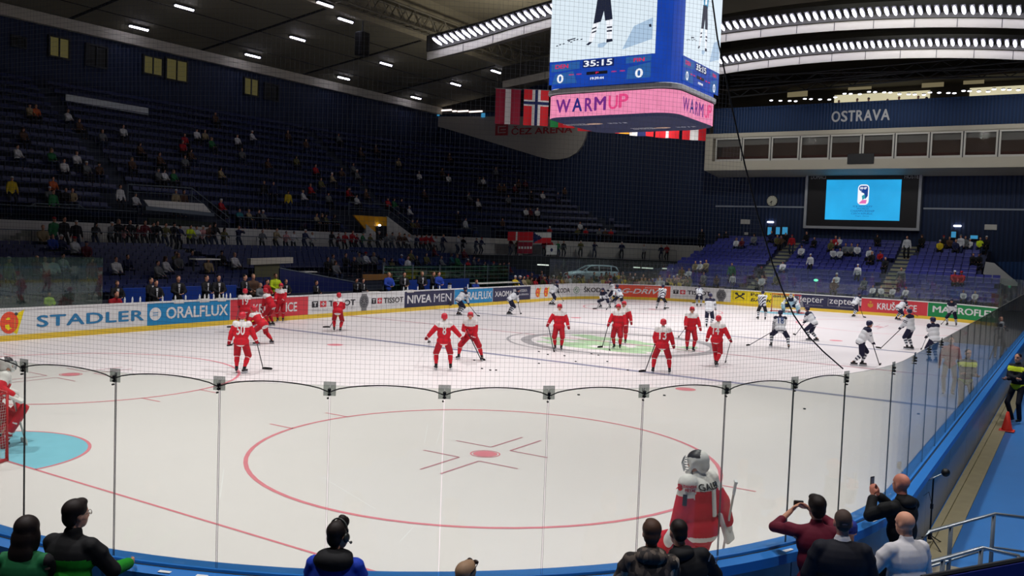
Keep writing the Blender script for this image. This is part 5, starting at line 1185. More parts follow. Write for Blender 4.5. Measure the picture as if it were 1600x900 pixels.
# coiled cable hanging on the near boards
c = rim(s_near(1368, 1.05), .31, 1.05); t = empty('cable_coil', c); m = MB()
for k in range(4): m.tube([(.0+.1*math.cos(a*PI/10)+.01*k, -.02-.01*k, -.13+.15*math.sin(a*PI/10)) for a in range(21)], .007, 5)
m.build('cable', [mat('pale_cable', (196, 200, 204), .6)], t); tag(t, 'coil of pale cable hanging on the near board cap', 'cable')
# goal judge lamp behind the far glass
p = at(1273, 470, 0, 60.7); t = empty('signal_post', (60.75, p.y, 0)); q = at(1273, 439, 0, 60.75); tag(t, 'thin post with a green lit lamp behind the far glass', 'signal lamp'); m = MB(); m.tube([(0, 0, 0), (0, 0, q.z)], .035, 8); m.build('post', [m_steel], t); m = MB(); m.ell((-.02, 0, q.z+.06), (.1, .16, .09)); m.build('green_lamp', [mat('green_lamp_glow', (110, 255, 190), .3, emit=2.2)], t, True)
# ramp and balcony to the right of the far stand
rp_ = MB(); rp_.prism([at(x, y, 0, 70) for x, y in ((1540, 409), (1553, 411), (1590, 442), (1590, 447), (1570, 446), (1536, 428))], (.3, 0, 0)); tag(rp_.build('wall_ramp', [m_white]), 'white sloping side wall right of the far stand', kind='structure')
rb_ = MB(); rb_.prism([at(x, y, 0, 71) for x, y in ((1556, 409), (1610, 409), (1610, 450), (1590, 442))], (.3, 0, 0)); tag(rb_.build('wall_ramp_blue', [m_band]), 'blue panel right of the white sloping wall', kind='structure')
# ================================================================ people: joints, one continuous body, clothes over it
def ik(a, b, l1, l2, pole):
    d = b-a; L = max(d.length, 1e-4); n = d/L; L = min(L, l1+l2-.004); L = max(L, abs(l1-l2)+.01); b = a+n*L
    x = (l1*l1-l2*l2+L*L)/(2*L); h = math.sqrt(max(l1*l1-x*x, 0)); p = pole-n*pole.dot(n)
    p = p.normalized() if p.length > 1e-5 else Vector((1, 0, 0))
    return a+n*x+p*h, b
def figure(lean=.08, crouch=.02, twist=0, roll=0, feet=((.04, .12, .15, 0), (-.02, -.12, -.15, 0)), hands=((.1, .3, .82), (.1, -.3, .82)), head=(0, 0), hipx=0, hipy=0, sole=.03, seat=None, elbow=(-.5, .5, -.7), legs=(.44, .43)):
    """joint positions of a 1.78 m person looking along +x; feet and hands are left then right"""
    j = {}; p = Vector((hipx, hipy, .95+sole-crouch)) if seat is None else Vector((hipx, hipy, seat))
    t = Vector((math.sin(lean)*math.cos(roll), math.sin(roll), math.cos(lean)*math.cos(roll))).normalized()
    side = Vector((-math.sin(twist), math.cos(twist), 0)); side = (side-t*side.dot(t)).normalized(); fwd = side.cross(t).normalized()
    j.update(p=p, t=t, side=side, fwd=fwd, chest=p+t*.36, neck=p+t*.545)
    hd = (t*.45+Vector((0, 0, .9))).normalized(); yaw = twist+head[0]; hf = Vector((math.cos(yaw)*math.cos(head[1]), math.sin(yaw)*math.cos(head[1]), math.sin(head[1])))
    j['hc'] = j['neck']+hd*.155+hf*.025; hs = Vector((0, 0, 1)).cross(hf).normalized(); j['hM'] = Matrix((hf, hs, hf.cross(hs))).transposed().to_3x3(); j['hf'] = hf; j['hs'] = hs; j['hu'] = hf.cross(hs)
    for k, sg in ((0, 1), (1, -1)):
        fx, fy, fyaw, lift = feet[k]; hip = p+Vector((0, sg*.1, -.05)); ank = Vector((fx, fy, .08+sole+lift)); fd = Vector((math.cos(fyaw), math.sin(fyaw), 0))
        kn, ank = ik(hip, ank, legs[0], legs[1], fd+Vector((0, sg*.12, .15)))
        sh = p+t*.485+side*sg*.185; el, wr = ik(sh, Vector(hands[k]), .29, .26, fwd*elbow[0]+side*sg*elbow[1]+Vector((0, 0, elbow[2])))
        j[k] = dict(hip=hip, kn=kn, ank=ank, fd=fd, sh=sh, el=el, wr=wr, sg=sg, lift=lift)
    return j
def frame(j): return Matrix((j['fwd'], j['side'], j['t'])).transposed().to_3x3()
def head_blobs(mb, j, fine=False):
    c, M = j['hc'], j['hM']; q = lambda x, y, z: c+M @ Vector((x, y, z)); n, k = (20, 14) if fine else (12, 8)
    mb.ell(q(-.008, 0, .03), (.098, .077, .092), 0, M, n, k); mb.ell(q(.025, 0, -.045), (.068, .06, .075), 0, M, n, k); mb.ell(q(.05, 0, -.085), (.035, .036, .03), 0, M)
    mb.cap(q(.085, 0, .01), q(.1, 0, -.025), .012, .017); mb.ell(q(.072, 0, -.06), (.022, .028, .012), 0, M); mb.ell(q(.078, 0, .03), (.016, .05, .012), 0, M)
    for s in (-1, 1): mb.ell(q(-.012, s*.077, -.01), (.02, .011, .034), 0, M)
    mb.cap(j['neck']-j['t']*.03, c+M @ Vector((-.02, 0, -.05)), .062, .054)
def hand_blobs(mb, wr, el, sg, curl=.6, sp=None, palm=None):
    """palm, four fingers of different lengths with bent knuckles, and a thumb from the side of the palm"""
    d = (wr-el).normalized() if sp is None else Vector(sp).normalized(); n = Vector(palm) if palm is not None else Vector((0, -sg, 0)); n = n-d*n.dot(d)
    n = n.normalized() if n.length > .01 else Vector((1, 0, 0)); w = d.cross(n).normalized(); M = Matrix((d, w, n)).transposed().to_3x3()
    mb.ell(wr+d*.055, (.055, .043, .02), 0, M, 12, 8)
    for i, (L, o) in enumerate(((.07, -.032), (.08, -.011), (.075, .011), (.06, .031))):
        a = wr+d*.09+w*o; r = .0095; th = curl*.6; p = a
        for seg in (.45, .32, .23):
            q = p+(d*math.cos(th)+n*math.sin(th))*L*seg*1.1; mb.cap(p, q, r, r*.92, n=8); p = q; th += curl*.9; r *= .95
    s_ = -1; a = wr+d*.03+w*s_*.036; b = a+(d*.6+w*s_*.75+n*.35).normalized()*.036; mb.cap(a, b, .013, .0115, n=8); mb.cap(b, b+(d*.9+w*s_*.15+n*.4).normalized()*.034, .0115, .0095, n=8)
def body_mesh(j, voxel, mats, fine_hands=None, thin=1.0):
    mb = MB(); M = frame(j); p, t = j['p'], j['t']; head_blobs(mb, j, voxel < .016)
    mb.ell(p, (.1*thin, .15*thin, .12), 0, M); mb.ell(p+t*.18, (.09*thin, .14*thin, .16), 0, M); mb.ell(p+t*.38, (.105*thin, .16*thin, .17), 0, M)
    mb.cap(j[0]['sh']-t*.06, j[1]['sh']-t*.06, .05, .05)
    for k in (0, 1):
        a = j[k]; mb.cap(p+t*.42, a['sh']-t*.05-j['side']*a['sg']*.02, .06, .045); mb.cap(a['sh']-t*.05-j['side']*a['sg']*.02, a['el'], .045, .04); mb.cap(a['el'], a['wr'], .04, .029)
        mb.cap(a['hip'], a['kn'], .075, .055); mb.cap(a['kn'], a['ank'], .055, .04); mb.cap(p, a['hip'], .09, .08); mb.cap(a['ank']-Vector((0, 0, .03))-a['fd']*.03, a['ank']+a['fd']*.13-Vector((0, 0, .045)), .036, .028)
        fh = (fine_hands or {}).get(k, {})
        if voxel < .02: hand_blobs(mb, a['wr'], a['el'], a['sg'], **fh)
        else:
            d = (a['wr']-a['el']).normalized(); mb.cap(a['wr'], a['wr']+d*.1, .036, .03)
    c, hM = j['hc'], j['hM']
    def pick(v):
        if len(mats) < 2: return 0
        q = hM.transposed() @ (v-c)
        if q.x > .06 and .0 < q.z < .026 and .016 < abs(q.y) < .05: return 1
        if q.x > .06 and -.066 < q.z < -.052 and abs(q.y) < .03: return 2
        return 0
    return merge(mb, voxel, 2, mats, pick, 'body')
def seg_t(v, a, b):
    d = b-a; t = max(0, min(1, (v-a).dot(d)/d.length_squared)); return t, (v-a-d*t).length
def torso_garment(j, voxel, mats, pick=None, chest=(.135, .2, .19), belly=(.128, .185, .2), hem=(.13, .185, .14), sh=.082, arm=(.068, .06, .05), drop=.02, wrist=1.0, hood=0, collar=.07, pads=0, name='jacket', shag=0):
    mb = MB(); M = frame(j); p, t = j['p'], j['t']
    mb.ell(p+t*.36, chest, 0, M, 16, 10); mb.ell(p+t*.18, belly, 0, M, 16, 10); mb.ell(p-t*drop, hem, 0, M, 16, 10)
    if pads: mb.ell(p+t*.45, (chest[0]*.85, .2, .09), 0, M)
    if collar: mb.cap(j['neck']-t*.06, j['neck']+t*.01, collar+.012, collar)
    if hood: mb.ell(j['neck']-j['fwd']*.075-t*.03, (.075*hood, .125*hood, .07*hood), 0, M)
    for k in (0, 1):
        a = j[k]
        if pads: mb.cap(p+t*.44, a['sh'], .095, sh); mb.ell(a['sh'], (sh*1.0, sh*1.0, sh*.95), 0)
        else:
            s0 = a['sh']-t*.025-j['side']*a['sg']*.012; mb.cap(p+t*.4, s0, .105, sh*.86); mb.cap(j['neck']-t*.04, s0, .066, sh*.8)
            mb.cap(s0, a['sh'].lerp(a['el'], .35), sh*.86, arm[0])
        mb.cap(a['sh']-t*(0 if pads else .03), a['el'], arm[0], arm[1]); mb.cap(a['el'], a['el'].lerp(a['wr'], wrist), arm[1], arm[2])
    pk = None
    if pick:
        def pk(v):
            tt = (v-p).dot(t)/.545; fr = (v-p).dot(j['fwd']); best = (9, 0, 0)
            for k in (0, 1):
                a = j[k]
                for s_, (u, w) in enumerate(((a['sh'], a['el']), (a['el'], a['wr']))):
                    x, d = seg_t(v, u, w)
                    if d < best[0]: best = (d, s_+x, k)
            sd = (v-p).dot(j['side']); on_arm = best[0] < arm[0]*1.15 and (abs(sd) > .19 or best[1] > 1)
            return pick(tt, best[1] if on_arm else None, fr, sd)
    return merge(mb, voxel, 3, mats, pk, name)
def leg_garment(j, voxel, mats, r=(.095, .072, .062), pel=(.125, .172, .12), upto=1.0, pick=None, name='trousers', z0=0):
    mb = MB(); M = frame(j); p = j['p']; mb.ell(p-Vector((0, 0, .01)), pel, 0, M, 14, 10)
    for k in (0, 1):
        a = j[k]; mb.cap(p+Vector((0, a['sg']*.05, -.03)), a['hip'], r[0]*1.08, r[0]*1.05); mb.cap(a['hip'], a['kn'], r[0], r[1])
        if upto > 0: mb.cap(a['kn'], a['kn'].lerp(a['ank'], upto), r[1], r[2])
    return merge(mb, voxel, 2, mats, pick, name)
def shoe_mesh(a, mats, r=.044, L=.15, name='shoe'):
    mb = MB(); z = Vector((0, 0, -.045)); mb.cap(a['ank']+z-a['fd']*.045, a['ank']+z+a['fd']*L, r, r*.82); mb.cap(a['ank']+z*.3, a['ank']+z, .05, .048)
    return merge(mb, .014, 2, mats, None, name)
def hair_mesh(j, voxel, mats, kind='short', name='hair'):
    mb = MB(); c, M = j['hc'], j['hM']; q = lambda x, y, z: c+M @ Vector((x, y, z))
    if kind == 'short':
        mb.ell(q(-.022, 0, .045), (.094, .082, .087), 0, M, 16, 12); mb.ell(q(-.055, 0, -.005), (.058, .07, .07), 0, M)
    elif kind == 'full':
        mb.ell(q(-.02, 0, .05), (.106, .09, .092), 0, M, 16, 12); mb.ell(q(-.058, 0, -.01), (.062, .077, .085), 0, M); mb.ell(q(.045, .01, .1), (.05, .06, .035), 0, M)
    elif kind == 'quiff':
        mb.ell(q(-.025, 0, .045), (.1, .085, .09), 0, M, 16, 12); mb.ell(q(-.055, 0, -.01), (.06, .072, .08), 0, M); mb.ell(q(.055, 0, .11), (.05, .055, .05), 0, M); mb.ell(q(.035, 0, .135), (.035, .045, .04), 0, M)
    elif kind == 'long':
        mb.ell(q(-.02, 0, .045), (.112, .1, .1), 0, M, 16, 12); mb.ell(q(-.06, 0, -.06), (.075, .105, .13), 0, M); mb.ell(q(-.075, 0, -.17), (.06, .115, .12), 0, M); mb.ell(q(-.07, .0, -.25), (.05, .1, .08), 0, M)
        for s in (-1, 1): mb.ell(q(.0, s*.082, -.06), (.05, .028, .11), 0, M)
    elif kind == 'shaved':
        mb.ell(q(-.014, 0, .038), (.094, .0785, .088), 0, M, 16, 12); mb.ell(q(-.045, 0, -.01), (.058, .068, .06), 0, M)
    elif kind == 'beanie':
        mb.ell(q(-.012, 0, .055), (.108, .09, .085), 0, M, 16, 12); mb.ell(q(-.03, 0, .02), (.09, .088, .05), 0, M)
    elif kind == 'cap':
        mb.ell(q(-.012, 0, .06), (.106, .088, .072), 0, M, 16, 12); mb.ell(q(.09, 0, .045), (.07, .065, .012), 0, M)
    return merge(mb, voxel, 2, mats, None, name)
skin = mat('skin', (206, 150, 124), .55, spec=.3, noise=.04, scale=30); m_eye = mat('eye_dark', (40, 28, 24), .3); m_lip = mat('lip', (160, 92, 84), .5)
SKIN = [skin, m_eye, m_lip]
def col(name, c, rough=.75, **k): return mat(name, c, rough, spec=.25, **k)

# ---------------------------------------------------------------- hockey players
P_red = col('jersey_red', (206, 30, 46), noise=.06, scale=9); P_white = col('jersey_white', (226, 224, 222)); P_redp = col('trouser_red', (176, 26, 40), noise=.08, scale=8); P_helm = mat('helmet_red', (206, 40, 58), .35); P_helmn = mat('helmet_navy', (36, 36, 72), .35)
P_navy = col('kit_navy', (28, 30, 56), noise=.06, scale=9); P_pale = col('kit_white', (222, 226, 230)); P_boot = mat('skate_boot', (26, 26, 30), .45); P_blade = mat('skate_blade', (190, 196, 202), .25, metal=.8); P_glovr = col('glove_red', (150, 22, 38)); P_glovn = col('glove_navy', (30, 30, 50))
P_black = col('kit_black', (26, 26, 32)); P_num = col('number_white', (238, 236, 234)); P_numn = col('number_navy', (56, 84, 140)); P_visor = glass_mat('visor', (225, 230, 232), .04)
stick_mat = mat('stick_dark', (44, 44, 50), .4); stick_pale = mat('stick_pale', (196, 192, 186), .4); tape = mat('stick_tape_black', (18, 18, 18), .8)
def make_stick(name_label, A, heel, toe_dir, parent_loc, pale=False, goalie=False, own=None):
    """shaft from the top hand to the heel, blade lying on the ice"""
    t = empty('hockey_stick', heel); tag(t, name_label, 'hockey stick', None); d = A-heel; top = d+d.normalized()*.08; m_ = stick_pale if pale else stick_mat
    m = MB(); n = d.normalized(); s = n.cross(Vector((0, 0, 1))); s = s.normalized() if s.length > .01 else Vector((1, 0, 0)); w = n.cross(s)
    def sec(p, a, b): return [p+s*a+w*b, p-s*a+w*b, p-s*a-w*b, p+s*a-w*b]
    m.loft([sec(Vector((0, 0, .025)), .01, .014), sec(top, .01, .014)]); m.build('shaft', [m_], t)
    m = MB(); m.loft([sec(top*.9, .013, .017), sec(top*.995, .013, .017), sec(top, .018, .022), sec(top*1.015, .018, .022)]); m.build('grip', [tape if not goalie else P_pale], t)
    td = Vector((toe_dir[0], toe_dir[1], 0)).normalized(); b = Vector((-td.y, td.x, 0)); m = MB(); h = .075 if not goalie else .1; L = .31 if not goalie else .38
    m.loft([[td*x+b*(c+.011)+Vector((0, 0, z0)), td*x+b*(c-.011)+Vector((0, 0, z0)), td*x+b*(c-.011)+Vector((0, 0, z1)), td*x+b*(c+.011)+Vector((0, 0, z1))] for x, c, z0, z1 in ((-.03, 0, .006, .05), (.05, 0, .006, h), (L*.6, .012, .006, h), (L*.93, .028, .01, h*.9), (L, .034, .025, h*.65))]); m.build('blade', [tape if not pale else stick_pale], t)
    return t
def helmet(j, mats, parent):
    c, M = j['hc'], j['hM']; q = lambda x, y, z: c+M @ Vector((x, y, z)); mb = MB()
    mb.ell(q(-.014, 0, .055), (.125, .104, .092), 0, M, 14, 10); mb.ell(q(-.06, 0, .005), (.075, .094, .075), 0, M)
    for s in (-1, 1): mb.ell(q(-.015, s*.088, -.005), (.04, .02, .045), 0, M)
    link('helmet', merge(mb, .018, 2, mats, None, 'helmet'), parent)
    m = MB(); ring_ = []
    for z, r in ((.055, .128), (-.005, .135)): ring_.append([q(r*math.cos(a)-.005, r*.86*math.sin(a), z) for a in [(-1.1+2.2*i/10) for i in range(11)]])
    m.loft(ring_, 0, False, closed=False); link('visor', m.mesh('visor', [P_visor]), parent)
def skate(a, parent):
    o = link('skate', None or (lambda: (lambda mb: merge(mb, .016, 2, [P_boot], None, 'skate'))(boot_blobs(a)))(), parent)
    fd = a['fd']; b = Vector((-fd.y, fd.x, 0)); c = a['ank']; z0 = c.z-.14; m = MB()
    m.loft([[c+fd*x+b*y+Vector((0, 0, z-c.z)) for x, z in ((-.11, z0+.02), (-.08, z0), (.17, z0), (.2, z0+.03), (.17, z0+.06), (-.1, z0+.06))] for y in (-.006, .006)]); m.build('skate_blade', [P_blade], o)
def boot_blobs(a):
    mb = MB(); fd = a['fd']; c = a['ank']; up = (a['kn']-c).normalized()
    mb.cap(c+up*.1, c-Vector((0, 0, .03)), .058, .05); mb.cap(c-fd*.05-Vector((0, 0, .045)), c+fd*.15-Vector((0, 0, .055)), .042, .034); return mb
def number_on(jm, j, s, parent, mtl, back=True, h=.3, w=None, dz=.3, dx=0):
    bvh = BVHTree.FromPolygons([v.co for v in jm.vertices], [tuple(p.vertices) for p in jm.polygons]); sg = -1 if back else 1
    w = w or (.115*len(s)+.01*(len(s)-1)); c = j['p']+j['t']*dz; m = MB(); u = j['side']*(-1 if back else 1)*(1)
    # seen from behind, left to right runs from the left shoulder to the right one
    put_text(m, s, lambda a, b: c+(u*(a+dx))+j['t']*b, -w/2, w/2, -h/2, h/2, 0, bold=.015)
    out = []; nk = max(1, len(m.v)//5)
    for i_, v in enumerate(m.v):
        o = Vector(v)+j['fwd']*sg*.8; hit = bvh.ray_cast(o, -j['fwd']*sg)
        out.append(tuple(hit[0]+j['fwd']*sg*(.012+.002*(i_//nk))) if hit[0] else tuple(Vector(v)+j['fwd']*sg*.2))
    m.v = out; return link('number', m.mesh('number', [mtl]), parent)
PCOUNT = [0]
def player(team, px, py, rel, label, num=None, stick=None, top=None, sticklabel=None, vox=.024, H=None, vertical_legs=True, pale=False, half=None, arms=None, trousers=None, stripes=False, **pose):
    """a skater standing on the ice where the sight line of (px, py) meets it; rel turns him from facing away, anticlockwise"""
    P = at(px, py, 2, 0); view = math.atan2(P.y-CAM.y, P.x-CAM.x); rz = view+math.radians(rel)
    t = empty('person', (P.x, P.y, 0), rz); tag(t, label, 'person', None)
    inv = Matrix.Rotation(-rz, 3, 'Z'); S = H or 1.0
    A = None
    if stick:
        hx, hy, tx, ty = stick; heel = at(hx, hy, 2, .0); toe = at(tx, ty, 2, .0); hl = (inv @ (heel-P))/S; A = Vector(top or (.3, -.1, 1.02-pose.get('crouch', .03)*.9))
        if half is not None:
            low = A+(hl-A)*half[1]
            pose['hands'] = (tuple(low), tuple(A)) if half[0] == 'L' else (tuple(A), tuple(low))
        elif arms is not None:   # one hand on the stick
            pose['hands'] = (tuple(A), arms) if A.y > 0 else (arms, tuple(A))
    pose.setdefault('lean', .14); pose.setdefault('crouch', .04); pose.setdefault('sole', .06); pose.setdefault('legs', (.43, .42))
    j = figure(**pose); t.scale = (S, S, S)
    red = team == 'red'
    link('body', body_mesh(j, max(vox, .022), SKIN), t)
    if red: pick = lambda tt, arm, fr, sd: (1 if arm < .28 else 1 if 1.86 < arm < 1.97 else 0) if arm is not None else (1 if tt > .7 else 1 if tt < -.27 else 0)
    elif stripes: pick = lambda tt, arm, fr, sd: (1 if int(arm*9) % 2 else 0) if arm is not None else (0 if tt > .8 else 1 if tt < -.25 else 1 if int((sd+fr+tt*.5+2)*11) % 2 else 0)
    else: pick = lambda tt, arm, fr, sd: (1 if arm < .16 or .62 < arm < .74 or .84 < arm < .94 else 0) if arm is not None else (1 if tt > .76 else 1 if -.3 < tt < -.24 else 0)
    jm = torso_garment(j, vox, [P_red, P_white] if red else [P_pale, P_navy], pick, chest=(.165, .235, .2), belly=(.165, .224, .2), hem=(.175, .234, .16), sh=.1, arm=(.095, .09, .07), drop=.03, wrist=.9, collar=.078, pads=1, name='jersey'); jo = link('jersey', jm, t)
    pm = P_redp if red else (trousers or P_navy); upto = 0
    link('hockey_trousers', leg_garment(j, vox, [pm], r=(.125, .108, .09), pel=(.165, .205, .15), upto=.0, name='hockey_trousers'), t)
    for k in (0, 1):
        a = j[k]; mb = MB(); mb.cap(a['kn'], a['kn'].lerp(a['ank'], .45), .082, .084); mb.cap(a['kn'].lerp(a['ank'], .45), a['ank']+(a['kn']-a['ank']).normalized()*.07, .084, .054)
        def sp(v, a=a):
            x, d = seg_t(v, a['kn'], a['ank'])
            if red: return 1 if x < .2 else 0
            return 1 if .3 < x < .42 or .56 < x < .68 else 0
        link('sock', merge(mb, min(vox, .02), 2, [P_red, P_white] if red else [P_pale, P_navy], sp, 'sock'), t); skate(a, t)
        mb = MB(); d = (a['wr']-a['el']).normalized(); mb.cap(a['wr']-d*.06, a['wr']+d*.02, .062, .058); mb.ell(a['wr']+d*.07, (.06, .055, .05)); mb.cap(a['wr']+d*.05+j['fwd']*.02, a['wr']+d*.1+j['fwd']*.04, .03, .026)
        link('glove', merge(mb, .02, 2, [P_glovr if red else P_glovn], None, 'glove'), t)
    helmet(j, [P_helm if red else P_helmn], t)
    if num: number_on(jm, j, num, jo, P_num if red else P_numn)
    if stick:
        M = t.matrix_basis; M = Matrix.Translation(P) @ Matrix.Rotation(rz, 4, 'Z') @ Matrix.Scale(S, 4)
        make_stick(sticklabel or ('stick of the '+label)[:90], M @ A, heel, (toe-heel), P, pale)
    return t
# ================================================================ the skaters
G = dict
player('red', 376, 583, -12, 'hockey player in red with number 50, seen from behind, nearest at left', '50', (411, 577, 421, 578), (.2, -.4, .93), 'stick held by the red player nearest at left', vox=.018, arms=(.08, .38, .86), feet=((.04, .13, .1, 0), (-.03, -.1, -.4, 0)))
player('red', 410, 538, 48, 'hockey player in red crouching with legs wide behind number 50', '2', (362, 540, 349, 542), (.5, .1, .72), 'stick stretched out left by the crouching red player', half=('L', .25), lean=.85, crouch=.26, feet=((-.1, .38, .4, 0), (-.15, -.36, -.3, 0)), head=(.2, .2))
player('red', 382, 519, 4, 'hockey player in red with number 19, standing by the boards behind number 50', '19', (366, 512, 358, 512), (.3, .2, 1.0), 'stick of the red player standing at the boards behind', half=('L', .3))
player('red', 424, 509, 62, 'hockey player in red bending left between number 19 and the boards', None, (404, 507, 396, 507), (.45, -.05, .85), 'stick of the bending red player by the boards', half=('L', .3), lean=.55, crouch=.1)
player('red', 438, 503, 172, 'hockey player in red facing the camera at the red advertising board', None, None, hands=((.3, .12, 1.02), (.3, -.2, .98)), lean=.05)
player('red', 527, 518, -6, 'hockey player in red with number 9, bent forward before the watch board', '9', (515, 512, 508, 512), (.42, -.06, .9), 'stick of the red player bent before the watch board', half=('L', .3), lean=.5, crouch=.12, feet=((.05, .14, .1, 0), (-.05, -.13, -.1, 0)))
player('red', 692, 578, 4, 'hockey player in red with number 8, arms held out, back to the camera', '8', (672, 535, 664, 537), (.1, .55, .98), 'stick of the red player holding out both arms', vox=.018, arms=(.02, -.6, 1.0), lean=.1, feet=((.0, .22, .25, 0), (.02, -.24, -.25, 0)))
player('red', 735, 562, 168, 'hockey player in red standing wide legged facing the camera right of number 8', None, (751, 562, 757, 564), (.34, -.06, 1.0), 'stick between the skates of the wide legged red player', vox=.018, half=('L', .42), lean=.4, crouch=.12, feet=((.06, .42, .3, 0), (.02, -.42, -.3, 0)), head=(.1, .1))
player('red', 872, 547, 178, 'hockey player in red facing the camera, left of the green ice mark', None, (865, 549, 866, 555), (.2, -.42, 1.0), 'upright stick of the red player left of the green ice mark', vox=.02, arms=(.1, .4, .84), lean=.05)
player('red', 964, 545, 172, 'hockey player in red facing the camera on the green ice mark, front one of two', None, (941, 543, 927, 544), (.28, -.34, .98), 'stick lying left of the front red player on the green mark', vox=.02, arms=(.15, .36, .86), lean=.06)
player('red', 973, 537, 165, 'hockey player in red mostly hidden behind the one on the green ice mark', None, (952, 547, 951, 553), (.3, -.4, 1.0), 'upright stick of the hidden red player', arms=(.1, .38, .84), lean=.06)
player('red', 1033, 584, 2, 'hockey player in red with number 13, legs apart, back to the camera', '13', (1008, 581, 993, 582), (.28, .22, .98), 'stick of the red player with legs apart right of the green mark', vox=.018, arms=(.16, -.38, .88), lean=.12, feet=((0, .27, .2, 0), (.04, -.27, -.2, 0)))
player('red', 1078, 549, 192, 'hockey player in red facing the camera, right of the green ice mark', None, (1061, 527, 1052, 531), (.3, -.28, .98), 'stick held behind by the red player right of the green mark', vox=.02, arms=(.22, .34, .9), lean=.05)
player('red', 1118, 572, -18, 'hockey player in red with number 14, walking away at the right of the red players', '14', (1133, 567, 1141, 563), (.14, -.46, .93), 'upright stick of the red player walking away farthest to the right', vox=.018, arms=(.05, .4, .84), lean=.1, feet=((.14, .05, .1, 0), (-.12, -.06, -.1, 0)))
W_ = 'hockey player in white '
player('white', 716, 493, -55, W_+'bent over before the short blue board', None, (746, 494, 756, 497), (.45, .1, .85), 'stick of the white player at the short blue board', half=('R', .35), lean=.75, crouch=.14)
player('white', 796, 492, -68, W_+'bent over before the navy shield board', None, (813, 491, 823, 489), (.5, .12, .82), 'stick of the white player at the navy shield board', half=('R', .35), lean=.85, crouch=.12, feet=((.0, .2, 0, 0), (-.05, -.14, 0, 0)))
player('white', 862, 477, -62, W_+'skating at the two orange emblems', None, (880, 471, 889, 469), (.45, .1, .9), 'stick of the white player at the orange emblems', half=('R', .35), lean=.6, crouch=.12, feet=((.15, .12, 0, 0), (-.2, -.12, 0, .03)))
player('white', 932, 466, 178, W_+'with dark shoulders facing the camera, farthest of the huddle', None, None, hands=((.3, .2, .9), (.3, -.2, .9)), lean=.3, crouch=.1)
player('white', 946, 481, 150, W_+'crouching lowest in the huddle at the white board', None, (932, 483, 926, 483), (.4, .0, .7), 'stick of the crouching white player', half=('R', .35), lean=.8, crouch=.36, feet=((0, .36, .3, 0), (-.05, -.38, -.3, 0)))
player('white', 957, 473, 100, W_+'standing between the crouching one and number 63', None, None, hands=((.3, .2, .9), (.3, -.2, .9)), lean=.35, crouch=.1)
player('white', 968, 481, 30, W_+'with number 63, bent forward at the right of the huddle', '63', (948, 484, 941, 486), (.5, .1, .72), 'stick low at the right of the white huddle', half=('L', .35), lean=.75, crouch=.18, feet=((0, .25, .2, 0), (-.05, -.25, -.2, 0)))
player('white', 1032, 484, -18, 'hockey player in striped jersey and black trousers before the orange red board', None, (1040, 482, 1046, 482), (.4, .0, .9), 'stick of the striped player at the orange red board', half=('R', .35), trousers=P_black, stripes=True, lean=.55, crouch=.12, feet=((0, .27, .2, 0), (.02, -.27, -.2, 0)))
player('white', 1092, 479, 4, W_+'with number 71, bent so far that the head is hidden', '71', (1086, 474, 1082, 474), (.5, .0, .8), 'stick of the white player whose head is hidden', half=('L', .35), lean=.95, crouch=.08)
player('white', 1107, 512, -12, W_+'with dark blue helmet, standing behind the red players, back to camera', None, (1119, 497, 1125, 492), (.32, -.25, 1.0), 'stick of the standing white player behind the red ones', vox=.02, arms=(.3, .2, .95), lean=.15)
player('white', 1190, 500, 2, 'hockey player in striped jersey and black trousers before the yellow board', None, (1183, 497, 1178, 498), (.35, .1, .95), 'stick of the striped player at the yellow board', half=('L', .35), trousers=P_black, stripes=True, lean=.35, crouch=.06, feet=((0, .2, .2, 0), (0, -.2, -.2, 0)))
player('white', 1218, 544, 8, W_+'with number 18, skating away wide legged', '18', (1171, 540, 1161, 541), (.38, .0, .85), 'stick stretched out left by the wide legged white player', vox=.02, half=('L', .22), lean=.5, crouch=.16, feet=((.1, .34, .3, .02), (-.1, -.36, -.3, 0)))
player('white', 1270, 533, 68, W_+'with dark gloves leaning left, right of number 18', '2', (1243, 524, 1235, 521), (.42, -.05, .88), 'stick of the left leaning white player right of number 18', vox=.02, half=('L', .35), lean=.6, crouch=.14, feet=((.1, .14, 0, 0), (-.15, -.12, 0, 0)))
player('white', 1343, 572, -72, W_+'nearest on the right, skating to the right above the net rope', None, (1374, 571, 1381, 569), (.42, .05, .92), 'stick of the nearest white player on the right', vox=.018, half=('R', .38), lean=.45, crouch=.08, feet=((.12, .12, 0, 0), (-.28, -.1, 0, .02)))
player('white', 1334, 495, -45, W_+'bent right between the navy and the red end boards', '2', (1349, 496, 1354, 497), (.42, .05, .88), 'stick of the white player between navy and red boards', half=('R', .35), lean=.6, crouch=.12, feet=((.1, .14, 0, 0), (-.2, -.12, 0, 0)))
player('white', 1404, 500, -48, W_+'stretching right before the red end board', None, (1438, 497, 1449, 494), (.5, .1, .8), 'long stick before the red end board', half=('R', .3), lean=.8, crouch=.22, feet=((.1, .34, 0, 0), (-.3, -.32, 0, 0)))
player('white', 1421, 546, 62, W_+'standing with a long stick out to the left, dark helmet', None, (1376, 545, 1366, 543), (.36, -.05, 1.0), 'long stick stretched left above the slanting glass', vox=.02, half=('L', .3), lean=.15, feet=((.05, .1, 0, 0), (-.05, -.12, 0, 0)))
player('white', 1458, 566, 40, W_+'half behind the slanting glass, violet helmet', None, (1440, 546, 1434, 548), (.4, .05, .95), 'stick of the white player half behind the glass', vox=.02, half=('L', .3), lean=.25, crouch=.05)
player('white', 1487, 509, 165, W_+'before the green end board', None, (1471, 507, 1467, 508), (.4, .1, .9), 'stick of the white player at the green board', half=('R', .35), lean=.5, crouch=.12, feet=((0, .25, .2, 0), (0, -.25, -.2, 0)))

